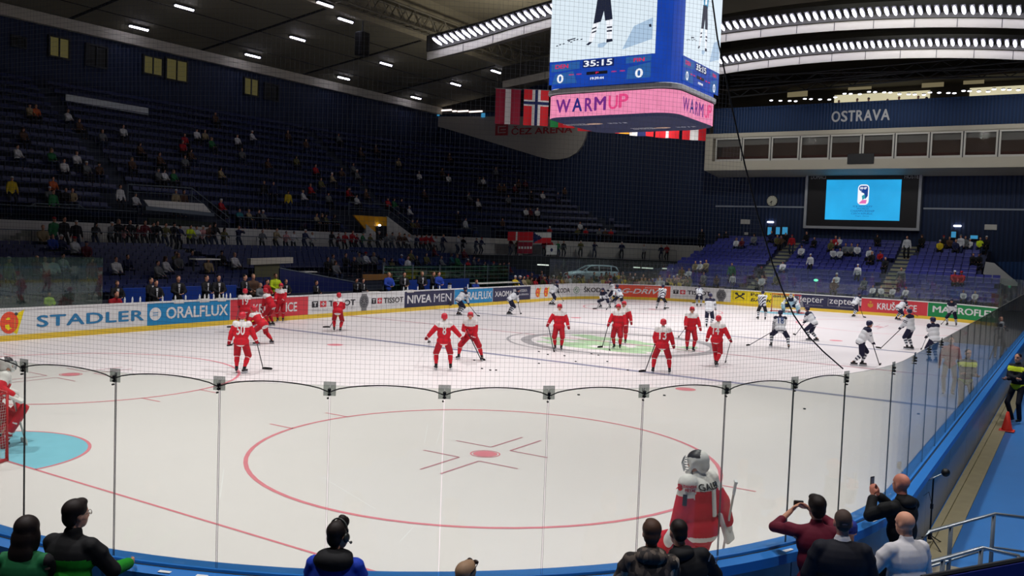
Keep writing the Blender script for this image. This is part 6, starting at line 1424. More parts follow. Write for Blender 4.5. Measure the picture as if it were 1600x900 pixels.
def goalkeeper(P, rz, team, label, slabel, crouch=.3, lean=.5, hands=((.35, .42, .75), (.3, -.42, .75)), feet=((.05, .26, .2, 0), (.05, -.26, -.2, 0)), heel=(.45, -.15, 0), top=None, head=(0, 0), vox=.022, detail=False, toe=(0, 1), sitdown=False):
    t = empty('person', P, rz); tag(t, label, 'person'); j = figure(lean=lean, crouch=crouch, feet=feet, hands=hands, head=head, sole=.06, legs=(.46, .45)); red = team == 'red'
    link('body', body_mesh(j, max(.02, vox), SKIN), t)
    pick = (lambda tt, arm, fr, sd: (1 if arm < .5 else 0) if arm is not None else (1 if tt > .74 else 2 if tt < -.33 else 1 if tt < -.22 else 0)) if red else (lambda tt, arm, fr, sd: (1 if .6 < arm < .75 else 0) if arm is not None else (1 if tt > .76 else 0))
    jm = torso_garment(j, vox, [P_red, P_white, P_redp] if red else [P_pale, P_navy], pick, chest=(.2, .25, .22), belly=(.2, .25, .22), hem=(.21, .26, .2), sh=.125, arm=(.115, .12, .1), drop=.06, wrist=.85, collar=.085, pads=1, name='jersey'); jo = link('jersey', jm, t)
    link('hockey_trousers', leg_garment(j, vox, [P_redp if red else P_navy], r=(.15, .14, .1), pel=(.18, .22, .15), upto=.0, name='hockey_trousers'), t)
    m_pad = P_red if red else P_pale; m_trim = P_white if red else P_navy
    for k in (0, 1):
        a = j[k]; fd = a['fd']; ax = (a['kn']-a['ank']).normalized(); fw = (fd-ax*fd.dot(ax)).normalized(); sd = ax.cross(fw); o = a['ank']+fw*.07-ax*.1; m = MB()
        m.loft([[o+ax*z+sd*(x*w)+fw*(y+b) for x, y in ((-1, -.02), (-.8, .05), (.8, .05), (1, -.02), (.9, -.07), (-.9, -.07))] for z, w, b in ((.0, .1, .06), (.08, .13, .0), (.3, .14, .01), (.55, .145, .03), (.8, .14, .03), (.86, .12, .02))]); po = link('leg_pad', m.mesh('leg_pad', [m_pad], True), t)
        for z in (.22, .3, .5): m = MB(); m.loft([[o+ax*(z+q)+sd*(x*.147)+fw*(y+.02) for x, y in ((-1, -.02), (-.8, .055), (.8, .055), (1, -.02))] for q in (0, .03)], 0, False); m.build('pad_strap', [m_trim], po)
        skate(a, t)
    # blocker on the right hand, catching glove on the left
    a = j[1]; d = (a['wr']-a['el']).normalized(); u = d.cross(Vector((0, 0, 1))); u = u.normalized() if u.length > .1 else j['side']; M = Matrix((d, u, d.cross(u))).transposed().to_4x4(); M.translation = a['wr']; m = MB(); m.bbox((-.16, -.11, -.02), (.22, .11, .04), .015, 0, M); bo = m.build('blocker', [P_white], t)
    mb = MB(); mb.ell(a['wr']+d*.05, (.07, .06, .06)); mb.cap(a['wr']-d*.12, a['wr'], .07, .07); link('glove', merge(mb, .02, 2, [P_white], None, 'glove'), t)
    a = j[0]; d = (a['wr']-a['el']).normalized(); mb = MB(); mb.cap(a['wr']-d*.14, a['wr'], .08, .075); mb.ell(a['wr']+d*.09, (.1, .1, .09)); mb.ell(a['wr']+d*.16+j['fwd']*.04, (.07, .1, .1)); link('catching_glove', merge(mb, .02, 2, [P_white], None, 'catching_glove'), t)
    c, M = j['hc'], j['hM']; q = lambda x, y, z: c+M @ Vector((x, y, z)); mb = MB()
    mb.ell(q(-.02, 0, .045), (.135, .112, .115), 0, M, 16, 12); mb.ell(q(-.07, 0, -.02), (.085, .1, .1), 0, M)
    for s in (-1, 1): mb.cap(q(.02, s*.088, .02), q(.075, s*.06, -.1), .03, .026)
    mb.ell(q(.085, 0, -.115), (.05, .06, .03), 0, M)
    def mp(v): w = M.transposed() @ (v-c); return 1 if w.z > .075 and w.x > -.06 else 0
    ho = link('mask', merge(mb, .014, 2, [P_white, P_helmn if not red else mat('mask_dark', (40, 36, 38), .4)], mp, 'mask'), t)
    m = MB()
    for z in (.05, .02, -.01, -.04, -.07): m.tube([q((.125+.03*(1-abs(z)*6))*math.cos(b), .1*math.sin(b), z) for b in (-1, -.6, -.2, .2, .6, 1)], .0045, 5)
    for y in (-.05, 0, .05): m.tube([q(.14, y, .07), q(.165, y*.9, .0), q(.14, y*.8, -.1)], .0045, 5)
    m.build('face_cage', [m_steel], ho)
    if red and detail:
        m = MB(); m.poly([q(.03+x, .118, .0+z) for x, z in ((-.02, -.1), (.05, -.13), (.1, -.18), (.06, -.23), (0, -.2))]); m.build('throat_guard', [P_visor], ho)
    R3 = Matrix.Rotation(rz, 3, 'Z'); hw = P+R3 @ Vector(heel); tp = P+R3 @ (Vector(top) if top else j[1]['wr']); make_stick(slabel, tp, hw, R3 @ Vector((toe[0], toe[1], 0)), P, True, True)
    return t, j, jm, jo
# the near goalkeeper, cut off below the hips by the boys
PG = Vector((5.5, 1.95, 0)); vw = math.atan2(PG.y-CAM.y, PG.x-CAM.x)
t, j, jm, jo = goalkeeper(PG, vw+math.radians(52), 'red', 'goalkeeper in red with white mask standing close behind the near glass', 'goalkeeper stick leaning up at the right of the near goalkeeper', crouch=.03, lean=.1, hands=((.16, .26, .8), (-.2, -.33, .84)), feet=((.05, .18, .1, 0), (-.05, -.18, -.1, 0)), heel=(.14, -.55, 0), top=(-.36, -.14, 1.46), head=(.5, -.05), vox=.016, detail=True, toe=(1, .2))
number_on(jm, j, '1', jo, P_num, h=.34, w=.09, dz=.27, dx=.03); number_on(jm, j, 'GALBR', jo, mat('name_black', (30, 30, 34), .7), h=.075, w=.34, dz=.455, dx=.0)
bv_ = BVHTree.FromPolygons([v.co for v in jm.vertices], [tuple(p.vertices) for p in jm.polygons]); a = j[0]
def on_sleeve(mb, s, u0, u1, v0, v1, mi, bold):
    o0 = a['sh'].lerp(a['el'], .35); out = MB(); d = (j['side']*.85-j['fwd']*.5).normalized(); u = Vector((0, 0, 1)).cross(d).normalized()
    put_text(out, s, lambda x, y: o0+u*x+Vector((0, 0, y)), u0, u1, v0, v1, mi, bold=bold); vs = []; nk = max(1, len(out.v)//5)
    for i_, v in enumerate(out.v):
        h = bv_.ray_cast(Vector(v)+d*.6, -d); vs.append(tuple(h[0]+d*(.01+.002*(i_//nk))) if h[0] else tuple(Vector(v)+d*.15))
    mb.add(vs, out.f, mi)
m = MB(); on_sleeve(m, '1', -.02, .03, -.13, .0, 0, .01); on_sleeve(m, 'DANISH', -.02, .12, .075, .11, 1, .03); on_sleeve(m, 'METAL', .0, .12, .03, .065, 1, .03); on_sleeve(m, '8', -.1, -.03, .03, .11, 1, .05); link('sleeve_print', m.mesh('sleeve_print', [mat('name_black', (30, 30, 34), .7), P_red]), jo)
PL = at(2, 716, 2, 0); goalkeeper(Vector((4.42, 15.42, 0)), -.35, 'red', 'goalkeeper in red pads before the left goal, cut by the frame edge', 'goalkeeper stick at the left goal', crouch=.16, lean=.4, hands=((.3, .4, .95), (.28, -.45, .98)), feet=((.0, .25, .2, 0), (.1, -.3, -.4, 0)), heel=(.55, -.3, 0), toe=(0, 1))
PF = at(1236, 489, 2, 0); goalkeeper(Vector((PF.x, PF.y, 0)), PI+.1, 'white', 'goalkeeper in white crouching before the far goal', 'goalkeeper stick at the far goal', crouch=.42, lean=.7, hands=((.3, .5, .6), (.3, -.5, .6)), feet=((.0, .45, .5, 0), (.0, -.45, -.5, 0)), heel=(.4, -.1, 0))

# ================================================================ the people along the near boards
def near_person(P, rz, label, jacket, trousers_m, hair=None, hkind='short', pick=None, hood=0, H=1.0, tors={}, hands_f=None, shoes=True, vox=.013, z=0, skinm=None, **pose):
    t = empty('person', (P[0], P[1], z), rz); tag(t, label, 'person'); t.scale = (H, H, H); j = figure(**pose)
    link('body', body_mesh(j, vox, skinm or SKIN, hands_f), t)
    js = jacket if isinstance(jacket, list) else [jacket]
    link('jacket', torso_garment(j, vox, js, pick, name='jacket', **dict(dict(wrist=.97), **tors)), t)
    link('trousers', leg_garment(j, vox*1.3, [trousers_m]), t)
    if hair: link({'beanie': 'knit_cap', 'cap': 'cap'}.get(hkind, 'hair'), hair_mesh(j, vox, [hair], hkind), t)
    for k in (0, 1): link('shoe', shoe_mesh(j[k], [m_black]), t)
    if hood: mb = MB(); mb.ell(j['neck']-j['fwd']*.07-j['t']*.035, (.08*hood, .125*hood, .065*hood), 0, frame(j), 14, 10); mb.ell(j['neck']-j['fwd']*.03-j['t']*.0, (.095*hood, .115*hood, .045*hood), 0, frame(j)); link('hood', merge(mb, vox, 3, js[-1:], None, 'hood'), t)
    return t, j
def vrz(P, rel): return math.atan2(P[1]-CAM.y, P[0]-CAM.x)+math.radians(rel)
c_black = col('cloth_black', (20, 21, 24)); c_dark = col('cloth_charcoal', (36, 38, 44)); c_jean = col('denim', (36, 48, 76)); h_dark = col('hair_dark', (30, 22, 20), .6, noise=.2, scale=40); h_brown = col('hair_brown', (72, 50, 38), .6, noise=.2, scale=40); h_fair = col('hair_fair', (146, 118, 92), .6, noise=.15, scale=40); h_grey = col('hair_shaved', (74, 60, 54), .7, noise=.15, scale=60)
c_green = col('cloth_green', (32, 146, 38), noise=.05, scale=12); c_teal = col('cloth_dark_green', (28, 104, 62)); c_blue = col('cloth_royal_blue', (30, 62, 176), noise=.05, scale=12); c_white = col('cloth_white', (206, 206, 210), noise=.04, scale=14); c_maroon = col('cloth_maroon', (104, 26, 48)); c_turq = col('cloth_turquoise', (32, 122, 158)); c_suit = col('suit_black', (24, 26, 36)); m_glint = mat('spectacle_metal', (120, 110, 100), .3, metal=.7)
hot = [mat('skin_ruddy', (206, 132, 112), .5, spec=.35, noise=.05, scale=30), m_eye, m_lip]
def rest_on_cap(): pass
P = (-.42, 5.62); near_person(P, vrz(P, -28), 'woman with long dark hair in a dark green vest, cut by the left edge', [c_teal, c_black], c_jean, h_dark, 'long', lambda tt, arm, fr, sd: 1 if arm is not None else 0, H=.98, hands=((.42, .1, 1.08), (.44, -.06, 1.12)), lean=.12, head=(-.15, -.1))
P = (-.1, 5.5); t, j = near_person(P, vrz(P, -38), 'man with glasses in a black and green jacket leaning on the boards', [c_green, c_black], c_black, h_dark, 'full', lambda tt, arm, fr, sd: (1 if arm < 1.1 else 0) if arm is not None else (1 if tt > .66 else 0), H=1.03, tors=dict(chest=(.15, .225, .19), belly=(.145, .205, .2), sh=.095, arm=(.08, .07, .055), collar=.078), hands=((.4, .1, 1.14), (.42, -.28, 1.16)), lean=.14, head=(-.42, 0))
c, M = j['hc'], j['hM']; q = lambda x, y, z: c+M @ Vector((x, y, z)); m = MB()
for s in (-1, 1): m.tube([q(.098+.0*math.cos(a), s*.036+.024*math.cos(a), .012+.019*math.sin(a)) for a in [2*PI*i/14 for i in range(15)]], .0028, 5); m.tube([q(.098, s*.06, .016), q(.07, s*.082, .018), q(-.02, s*.084, .01)], .0025, 5)
m.tube([q(.1, -.012, .016), q(.1, .012, .016)], .0025, 5); m.build('glasses', [m_glint], t)
P = (1.02, 3.49); t, j = near_person(P, vrz(P, -16), 'man in a blue hooded top with a headset and upswept hair', [c_blue, c_black], c_jean, h_dark, 'quiff', lambda tt, arm, fr, sd: 0, hood=1.4, H=1.0, tors=dict(sh=.09, chest=(.14, .215, .19), arm=(.075, .065, .052)), hands=((.3, .18, 1.0), (.3, -.18, 1.0)), lean=.12, head=(-.45, -.05))
c, M = j['hc'], j['hM']; q = lambda x, y, z: c+M @ Vector((x, y, z)); m = MB(); m.tube([q(-.0, .098*math.cos(a), .045+.1*math.sin(a)) for a in [PI*i/12 for i in range(13)]], .008, 6)
for s in (-1, 1): m.ell(q(-.005, s*.094, -.0), (.036, .018, .042), 0, M)
m.tube([q(.0, -.1, -.02), q(.06, -.09, -.06), q(.115, -.045, -.075)], .004, 5); m.ell(q(.118, -.04, -.075), (.014, .012, .012)); m.build('headset', [mat('headset_grey', (52, 56, 54), .4)], t, True)
P = (1.32, 2.38); t, j = near_person(P, vrz(P, -25), 'fair haired person with sunglasses pushed up, only the head top visible', c_dark, c_jean, h_fair, 'full', H=.9, hands=((.3, .2, .95), (.3, -.2, .95)), head=(-.3, 0))
c, M = j['hc'], j['hM']; q = lambda x, y, z: c+M @ Vector((x, y, z)); m = MB()
for s in (-1, 1): m.ell(q(.075, s*.036, .118), (.018, .03, .02), 0, M); m.tube([q(.07, s*.065, .115), q(.0, s*.092, .09), q(-.05, s*.09, .06)], .004, 5)
m.tube([q(.09, -.012, .118), q(.09, .012, .118)], .003, 5); m.build('sunglasses', [mat('sunglass_brown', (44, 30, 26), .2)], t, True)
camo = mat('camo_cloth', (84, 76, 70), .8); nt = camo.node_tree; v_ = nt.nodes.new('ShaderNodeTexVoronoi'); v_.inputs['Scale'].default_value = 26; tc_ = nt.nodes.new('ShaderNodeTexCoord'); mpn = nt.nodes.new('ShaderNodeMapping'); mpn.inputs['Scale'].default_value = (1, 1, .45); nt.links.new(tc_.outputs['Object'], mpn.inputs[0]); nt.links.new(mpn.outputs[0], v_.inputs['Vector'])
cr_ = nt.nodes.new('ShaderNodeValToRGB'); cr_.color_ramp.interpolation = 'CONSTANT'; e_ = cr_.color_ramp.elements; e_[0].color = rgb(34, 30, 30); e_[1].position = .35; e_[1].color = rgb(86, 76, 68); n_ = e_.new(.6); n_.color = rgb(54, 48, 46); n_ = e_.new(.8); n_.color = rgb(140, 130, 118)
nt.links.new(v_.outputs['Color'], cr_.inputs[0]); nt.links.new(cr_.outputs[0], nt.nodes['Principled BSDF'].inputs['Base Color'])
P = (2.83, 1.41); t, j = near_person(P, vrz(P, 6), 'boy in a patterned brown jacket with turquoise collar at the boards', [camo, camo], c_jean, h_brown, 'full', hood=1.2, H=.985, tors=dict(sh=.09, chest=(.145, .21, .19), arm=(.082, .072, .055)), hands=((.35, .22, 1.1), (.36, -.1, 1.1)), lean=.16, head=(-.12, -.1))
mb = MB(); mb.ell(j['neck']+j['t']*.0, (.09, .095, .035), 0, frame(j)); link('scarf_collar', merge(mb, .013, 2, [c_turq], None, 'scarf_collar'), t)
P = (3.15, 1.1); t, j = near_person(P, vrz(P, 4), 'dark haired boy in a black jacket leaning his head left', [c_black, c_black], c_jean, h_dark, 'short', hood=1.0, H=.985, tors=dict(sh=.09, chest=(.14, .21, .19), arm=(.08, .07, .055)), hands=((.4, .25, 1.08), (.42, -.22, 1.1)), lean=.2, roll=.3, head=(.35, -.15))
m = MB(); a = j[1]
for k in (0, 1): o = a['sh'].lerp(a['el'], .25+.1*k)+Vector((-.085, -.02-.05*k, .0)); m.prism([o, o+Vector((.0, -.02, .07)), o+Vector((.0, -.03, .07)), o+Vector((0, -.012, 0))], (-.006, 0, 0))
m.build('reflective_piping', [mat('reflective_grey', (130, 130, 136), .3)], t)
P = (4.62, .42); t, j = near_person(P, vrz(P, 12), 'dark haired woman in a maroon top raising her arms, left of the suit', c_maroon, c_jean, h_dark, 'full', H=.99, hands=((.38, .2, 1.52), (.4, .0, 1.55)), elbow=(.1, .9, -.5), lean=.1, head=(.2, 0), tors=dict(wrist=.45), hands_f={0: dict(curl=.8), 1: dict(curl=.8)})
hh = t.matrix_basis.to_3x3(); pos = Matrix.Translation(Vector((P[0], P[1], 0))) @ Matrix.Rotation(vrz(P, 12), 4, 'Z')
cmr = empty('compact_camera', pos @ Vector((.5, .1, 1.56)), vrz(P, 12)); m = MB(); m.bbox((-.012, -.05, -.03), (.012, .05, .03), .006); m.build('camera_body', [m_black], cmr); m = MB(); m.loft([[(x, r*math.cos(2*PI*i/12), r*math.sin(2*PI*i/12)) for i in range(12)] for x, r in ((.01, .022), (.03, .02))]); m.build('lens', [m_dark], cmr); tag(cmr, 'small black camera held up by the woman in maroon', 'camera')
P = (4.06, .06); t, j = near_person(P, vrz(P, 10), 'man in a black suit with white collar and cropped hair, back to the camera', [c_suit, c_white], c_suit, h_grey, 'shaved', lambda tt, arm, fr, sd: 1 if arm is None and tt > 1.02 else 0, H=1.03, tors=dict(sh=.1, chest=(.15, .235, .2), belly=(.145, .215, .2), hem=(.15, .215, .16), arm=(.085, .074, .058), collar=.072), hands=((.2, .28, .95), (.2, -.28, .95)), skinm=hot)
P = (4.68, .12); near_person(P, vrz(P, 14), 'child in a blue patterned hood between the suit and the white sweater', [c_white, mat('blue_pattern', (34, 52, 140), .8, noise=.5, scale=28)], c_jean, mat('blue_pattern', (34, 52, 140), .8, noise=.5, scale=28), 'beanie', H=.88, hands=((.25, .2, 1.0), (.25, -.2, 1.0)), head=(.1, -.1))
P = (6.28, -.12); t, j = near_person(P, vrz(P, 58), 'bald man in a black jacket holding up a phone by the boards', [c_black, c_black], c_black, None, hood=1.05, H=.985, tors=dict(sh=.095, chest=(.15, .22, .19), belly=(.15, .2, .2), arm=(.085, .075, .06), wrist=.8), hands=((.33, .1, 1.47), (.35, -.02, 1.46)), elbow=(.3, .6, -.9), lean=.05, head=(-.05, 0), skinm=hot, hands_f={0: dict(curl=.9, palm=(0, -1, 0), sp=(.3, -.1, 1)), 1: dict(curl=.9, palm=(0, 1, 0), sp=(.3, .15, 1))})
pos = Matrix.Translation(Vector((P[0], P[1], 0))) @ Matrix.Rotation(vrz(P, 58), 4, 'Z'); ph = empty('mobile_phone', pos @ Vector((.385, .04, 1.575)), vrz(P, 58)); m = MB(); m.bbox((-.005, -.035, -.07), (.005, .035, .07), .003); m.build('case', [m_black], ph); m = MB(); m.box((-.0056, -.031, -.06), (-.005, .031, .06)); m.build('display', [mat('phone_display', (120, 130, 140), .2)], ph); tag(ph, 'dark mobile phone held up by the bald man in black', 'phone')
P = (4.7, -.41); near_person(P, vrz(P, 42), 'bald man in a white sweater at the lower right', [c_white], c_jean, None, H=.985, tors=dict(sh=.095, chest=(.15, .225, .2), belly=(.15, .21, .2), arm=(.078, .068, .05)), hands=((.36, .3, 1.2), (.2, -.25, .95)), lean=.08, head=(.15, -.1), hands_f={0: dict(curl=.9)})
v_y = mat('fluorescent_yellow', (214, 232, 40), .6); v_n = col('guard_navy', (22, 24, 36))
P = (21.9, -.42); near_person(P, vrz(P, 150), 'security guard in dark clothes with fluorescent yellow bands by the near boards', [v_n, v_y], v_n, h_dark, 'shaved', lambda tt, arm, fr, sd: (1 if .1 < arm < .45 else 0) if arm is not None else (1 if .68 < tt < .9 or -.2 < tt < .06 else 0), hands=((.26, -.1, 1.12), (.28, .1, 1.16)), tors=dict(sh=.095, chest=(.15, .22, .19), arm=(.08, .07, .055)), vox=.016, elbow=(-.1, .9, -.5))
P = (25.5, -1.2); near_person(P, vrz(P, 170), 'person in a red jacket added beyond the right edge for the glass to mirror', [col('jacket_red', (170, 24, 36))], c_dark, h_dark, 'short', vox=.02)  # added out of view so the side glass mirrors some red
P = Vector((38, -.75, 0)); near_person((P.x, P.y), PI*.9, 'camera operator in dark clothes far along the near boards', [c_dark], c_dark, h_dark, 'short', vox=.025, hands=((.4, .1, 1.35), (.4, -.1, 1.35)))
tv = empty('television_camera', (P.x-.55, P.y+.1, 0)); m = MB(); m.bbox((-.3, -.08, 1.35), (.2, .08, 1.58), .03); m.build('camera_body', [m_grey], tv); m = MB(); m.loft([[(x, r*math.cos(2*PI*i/12), 1.46+r*math.sin(2*PI*i/12)) for i in range(12)] for x, r in ((-.3, .06), (-.5, .075))]); m.build('lens', [m_black], tv)
for k in range(3): a = k*2.1; m = MB(); m.tube([(0, 0, 1.35), (.4*math.cos(a), .4*math.sin(a), 0)], .02, 6); m.build('tripod_leg', [m_dark], tv)
tag(tv, 'grey television camera on a tripod at the far right', 'camera')
# ================================================================ the spectators and the bench staff
PROTO = {}
def proto(name, hairs, **pose):
    j = figure(**pose); d = {'body': body_mesh(j, .034, [skin]), 'jacket': torso_garment(j, .034, [c_dark], None, sh=.09, arm=(.08, .07, .056), hood=0), 'trousers': leg_garment(j, .036, [c_jean], r=(.1, .08, .068))}
    for h in hairs: d[h] = hair_mesh(j, .026, [h_dark], h)
    PROTO[name] = d
HK = ('short', 'cap', 'long', 'beanie')
SITF = ((.44, .13, .1, 0), (.44, -.13, -.1, 0))
proto('sit', HK, seat=.56, feet=SITF, hands=((.36, .12, .68), (.36, -.12, .68)), lean=.02)
proto('lean_sit', HK, seat=.56, feet=SITF, hands=((.5, .06, .7), (.5, -.06, .7)), lean=.45, head=(0, .1))
proto('stand', HK, hands=((.12, .3, .84), (.12, -.3, .84)), lean=.03)
proto('rail', HK, hands=((.42, .22, 1.08), (.42, -.18, 1.08)), lean=.22, crouch=.03, head=(.2, 0))
proto('photo', HK, hands=((.38, .08, 1.45), (.38, -.08, 1.45)), lean=.02, elbow=(.1, .8, -.7))
CC = dict(white=(206, 208, 212), grey=(104, 108, 112), black=(22, 22, 26), red=(168, 28, 38), maroon=(92, 24, 36), navy=(30, 36, 72), blue=(36, 66, 160), green=(38, 110, 64), olive=(92, 90, 52), beige=(152, 136, 104), yellow=(204, 178, 36), pink=(196, 140, 140), brown=(82, 58, 44), teal=(40, 112, 122), orange=(190, 92, 48), lime=(206, 230, 40))
CM = {k: col('cloth_'+k+'_crowd', v, noise=.06, scale=6) for k, v in CC.items()}
CROWD = []; KEEP = 222
rc = random.Random(11)
def spectator(kind, pos, heading, colour, scale=1.0, place='', row=0, extra=None, hair=None, trous=None):
    d = PROTO[kind]; root = link('person', d['body']); root.location = Vector(pos)-Vector((0, 0, .03*scale)); root.rotation_euler = (0, 0, heading+rc.uniform(-.35, .35)); root.scale = (scale,)*3
    hk = hair or rc.choice(('short', 'short', 'short', 'cap', 'long', 'beanie') if colour not in ('lime',) else ('short',))
    hm = {'cap': rc.choice([CM['white'], CM['white'], CM['navy'], CM['red']]), 'beanie': rc.choice([CM['white'], CM['black'], CM['grey']])}.get(hk, rc.choice([h_dark, h_dark, h_brown, h_fair]))
    for nm, key, m_ in (('jacket', 'jacket', CM[colour]), ('trousers', 'trousers', trous or rc.choice([c_jean, c_black, c_dark])), ({'cap': 'cap', 'beanie': 'knit_cap'}.get(hk, 'hair'), hk, hm)):
        o = link(nm, d[key], root); o.material_slots[0].link = 'OBJECT'; o.material_slots[0].material = m_
    CROWD.append((root, kind, colour, place, row, extra)); return root
def on_upper(px, py, colour, kind='sit'):
    hh = 1.33 if 'sit' in kind else 1.78; d = ray(px, py).normalized(); t = 30; ok = None
    while t < 140:
        P = CAM+d*t; R = bowlR(P.x, P.y); s = UP_Z0+UP_H*(R-UP_R0)/UP_T-.3+hh
        if R > UP_R0 and P.z <= s and P.x < 76.6: ok = (P, R); break
        t += .1
    if not ok: return
    P, R = ok; k = min(UP_N-1, int((R-UP_R0)/UP_T)); hd = -PI/2 if P.x < BC.x else math.atan2(P.y-BC.y, P.x-BC.x)+PI
    Rt = UP_R0+UP_T*(k+.5); q = Vector((P.x, BC.y+Rt)) if P.x < BC.x else BC+(Vector((P.x, P.y))-BC).normalized()*Rt
    spectator(kind, (q.x, q.y, up_z(k)), hd, colour, place='upper', row=k)
def on_lower(px, py, colour, kind='sit'):
    best = None; hh = 1.33 if 'sit' in kind else 1.78
    for k in range(LO_N):
        P = at(px, py, 2, lo_z(k)+hh); e = abs(P.y-(BC.y+LO_R0+LO_T*(k+.5)))
        if best is None or e < best[0]: best = (e, k, P)
    e, k, P = best; y = BC.y+LO_R0+LO_T*(k+.5); P = at(px, py, 1, y); sc = min(1.12, max(.8, (P.z-lo_z(k))/hh))
    spectator(kind, (P.x, y, lo_z(k)), -PI/2, colour, sc, 'lower', k)
def on_end_stand(px, py, colour, kind='sit'):
    best = None; hh = 1.33 if 'sit' in kind else 1.78
    for k in range(EN+2):
        z = ez(min(k, EN-1)); P = at(px, py, 2, z+hh); e = abs(P.x-(EX0+ET*(k+.5)))
        if best is None or e < best[0]: best = (e, k, P)
    e, k, P = best; x = EX0+ET*(k+.5); P = at(px, py, 0, x); z = ez(min(k, EN-1)); sc = min(1.15, max(.8, (P.z-z)/hh)); spectator(kind, (x, P.y, z), PI, colour, sc, 'end', k)
def on_walk(px, py, colour, kind='rail', R=16.85):
    lo_, hi_ = 20, 120
    for _ in range(50):
        mid = (lo_+hi_)/2; P = CAM+ray(px, py).normalized()*mid
        if bowlR(P.x, P.y) < R: lo_ = mid
        else: hi_ = mid
    P = CAM+ray(px, py).normalized()*lo_; hd = -PI/2 if P.x < BC.x else math.atan2(P.y-BC.y, P.x-BC.x)+PI
    spectator(kind, (P.x, P.y, WALK_Z), hd, colour, min(1.12, max(.86, (P.z-WALK_Z)/1.78)), 'walk', 0)
for s in '148,346 black;172,345 grey;184,341 black;193,350 pink;202,342 black;213,350 maroon;225,343 maroon;236,346 black;244,344 black;257,347 olive;270,346 black;279,350 navy;296,350 lime;306,352 white;315,351 pink;325,349 brown;334,346 black;349,355 olive;373,352 navy photo;409,358 grey;430,355 beige;446,362 pink;458,360 white;475,357 navy;486,371 white;517,359 black;527,364 maroon;538,361 red;549,359 red;556,366 maroon;565,362 green;577,364 olive;590,360 black;603,364 grey;612,362 grey;622,362 brown;631,364 brown;638,365 white;650,366 navy;658,365 red;665,364 red;672,364 red;680,368 white;691,365 navy;714,367 white;723,369 black;743,371 navy;751,370 navy;797,371 maroon;808,374 beige;850,374 red;859,372 red;872,379 green stand;881,376 black stand;908,375 olive;929,377 navy photo;972,377 navy;1007,382 white rail;1034,382 navy;1043,381 red'.split(';'):
    a = s.split(); x, y = a[0].split(','); on_walk(int(x), int(y), a[1], a[2] if len(a) > 2 else 'rail')
for s in '25,225 white;80,233 green;97,245 white;121,240 white;134,252 grey;245,262 grey;257,266 white;267,262 green;287,242 grey;341,258 beige;207,248 brown;72,285 grey;85,281 orange;99,290 black;115,297 beige;192,294 white stand;206,296 white;275,296 beige stand;287,296 brown stand;347,314 red;375,328 teal;384,323 beige;13,268 yellow stand;86,300 green stand;449,296 yellow stand;417,288 black stand;430,287 navy stand;471,295 white;490,293 red;506,284 olive;512,300 grey;542,292 red;548,296 maroon;555,303 white;550,254 grey;555,263 grey;531,260 brown;515,267 beige;497,262 red;459,240 olive;657,271 white;701,273 white;704,243 brown;749,277 grey;757,280 white;735,305 grey;744,307 white;605,309 red;617,312 green;625,309 navy;636,319 white;717,332 black stand;731,346 white stand;407,332 black;415,334 grey;492,332 beige;501,333 black;508,334 olive;517,330 black;650,349 olive;656,349 brown;781,288 brown;788,288 brown;795,307 grey;786,343 brown;803,286 maroon;812,284 brown;820,279 maroon;830,298 black;849,303 white;871,297 navy;883,296 brown;821,323 white;829,326 maroon;838,322 white;902,352 olive;907,350 white;915,355 red;937,365 grey;946,364 brown;955,357 red;860,357 red;912,292 black stand;940,295 grey;47,164 beige;57,166 orange;103,168 white;122,185 brown;160,203 grey;190,193 white;303,197 white;321,205 beige;393,204 white;366,206 white;280,214 red;290,212 red;330,215 green;250,240 brown;480,220 brown;530,210 grey;590,230 brown;620,245 beige;300,236 brown;420,250 brown;380,235 grey;220,225 brown;160,262 brown;40,205 brown;340,180 brown;450,205 brown;560,228 brown;690,262 brown;666,300 brown;575,300 brown;775,262 grey'.split(';'):
    a = s.split(); x, y = a[0].split(','); on_upper(int(x), int(y), a[1], a[2] if len(a) > 2 else 'sit')
for s in '67,352 beige;84,338 green stand;100,336 black stand;119,343 black stand;82,366 blue;95,367 navy;116,370 white;135,377 maroon;70,402 white;83,402 white;98,397 white;143,400 maroon stand;13,400 olive stand;57,400 maroon;181,402 white;199,398 navy;258,401 white;246,408 grey;274,393 olive;325,403 beige;346,392 black;366,395 white;278,396 grey;300,392 navy;553,402 black;561,396 grey;571,394 white;584,395 grey;600,404 grey;612,404 olive;627,398 blue;637,399 white stand;642,391 olive;651,400 black;666,396 olive;678,385 maroon;689,400 grey;705,396 teal;714,398 green;725,388 maroon;731,405 red;740,401 grey;747,404 navy;757,409 white;771,409 white;780,411 orange;787,409 orange;794,410 maroon;512,402 black;520,398 grey;524,408 grey;540,396 black'.split(';'):
    a = s.split(); x, y = a[0].split(','); on_lower(int(x), int(y), a[1], a[2] if len(a) > 2 else 'sit')
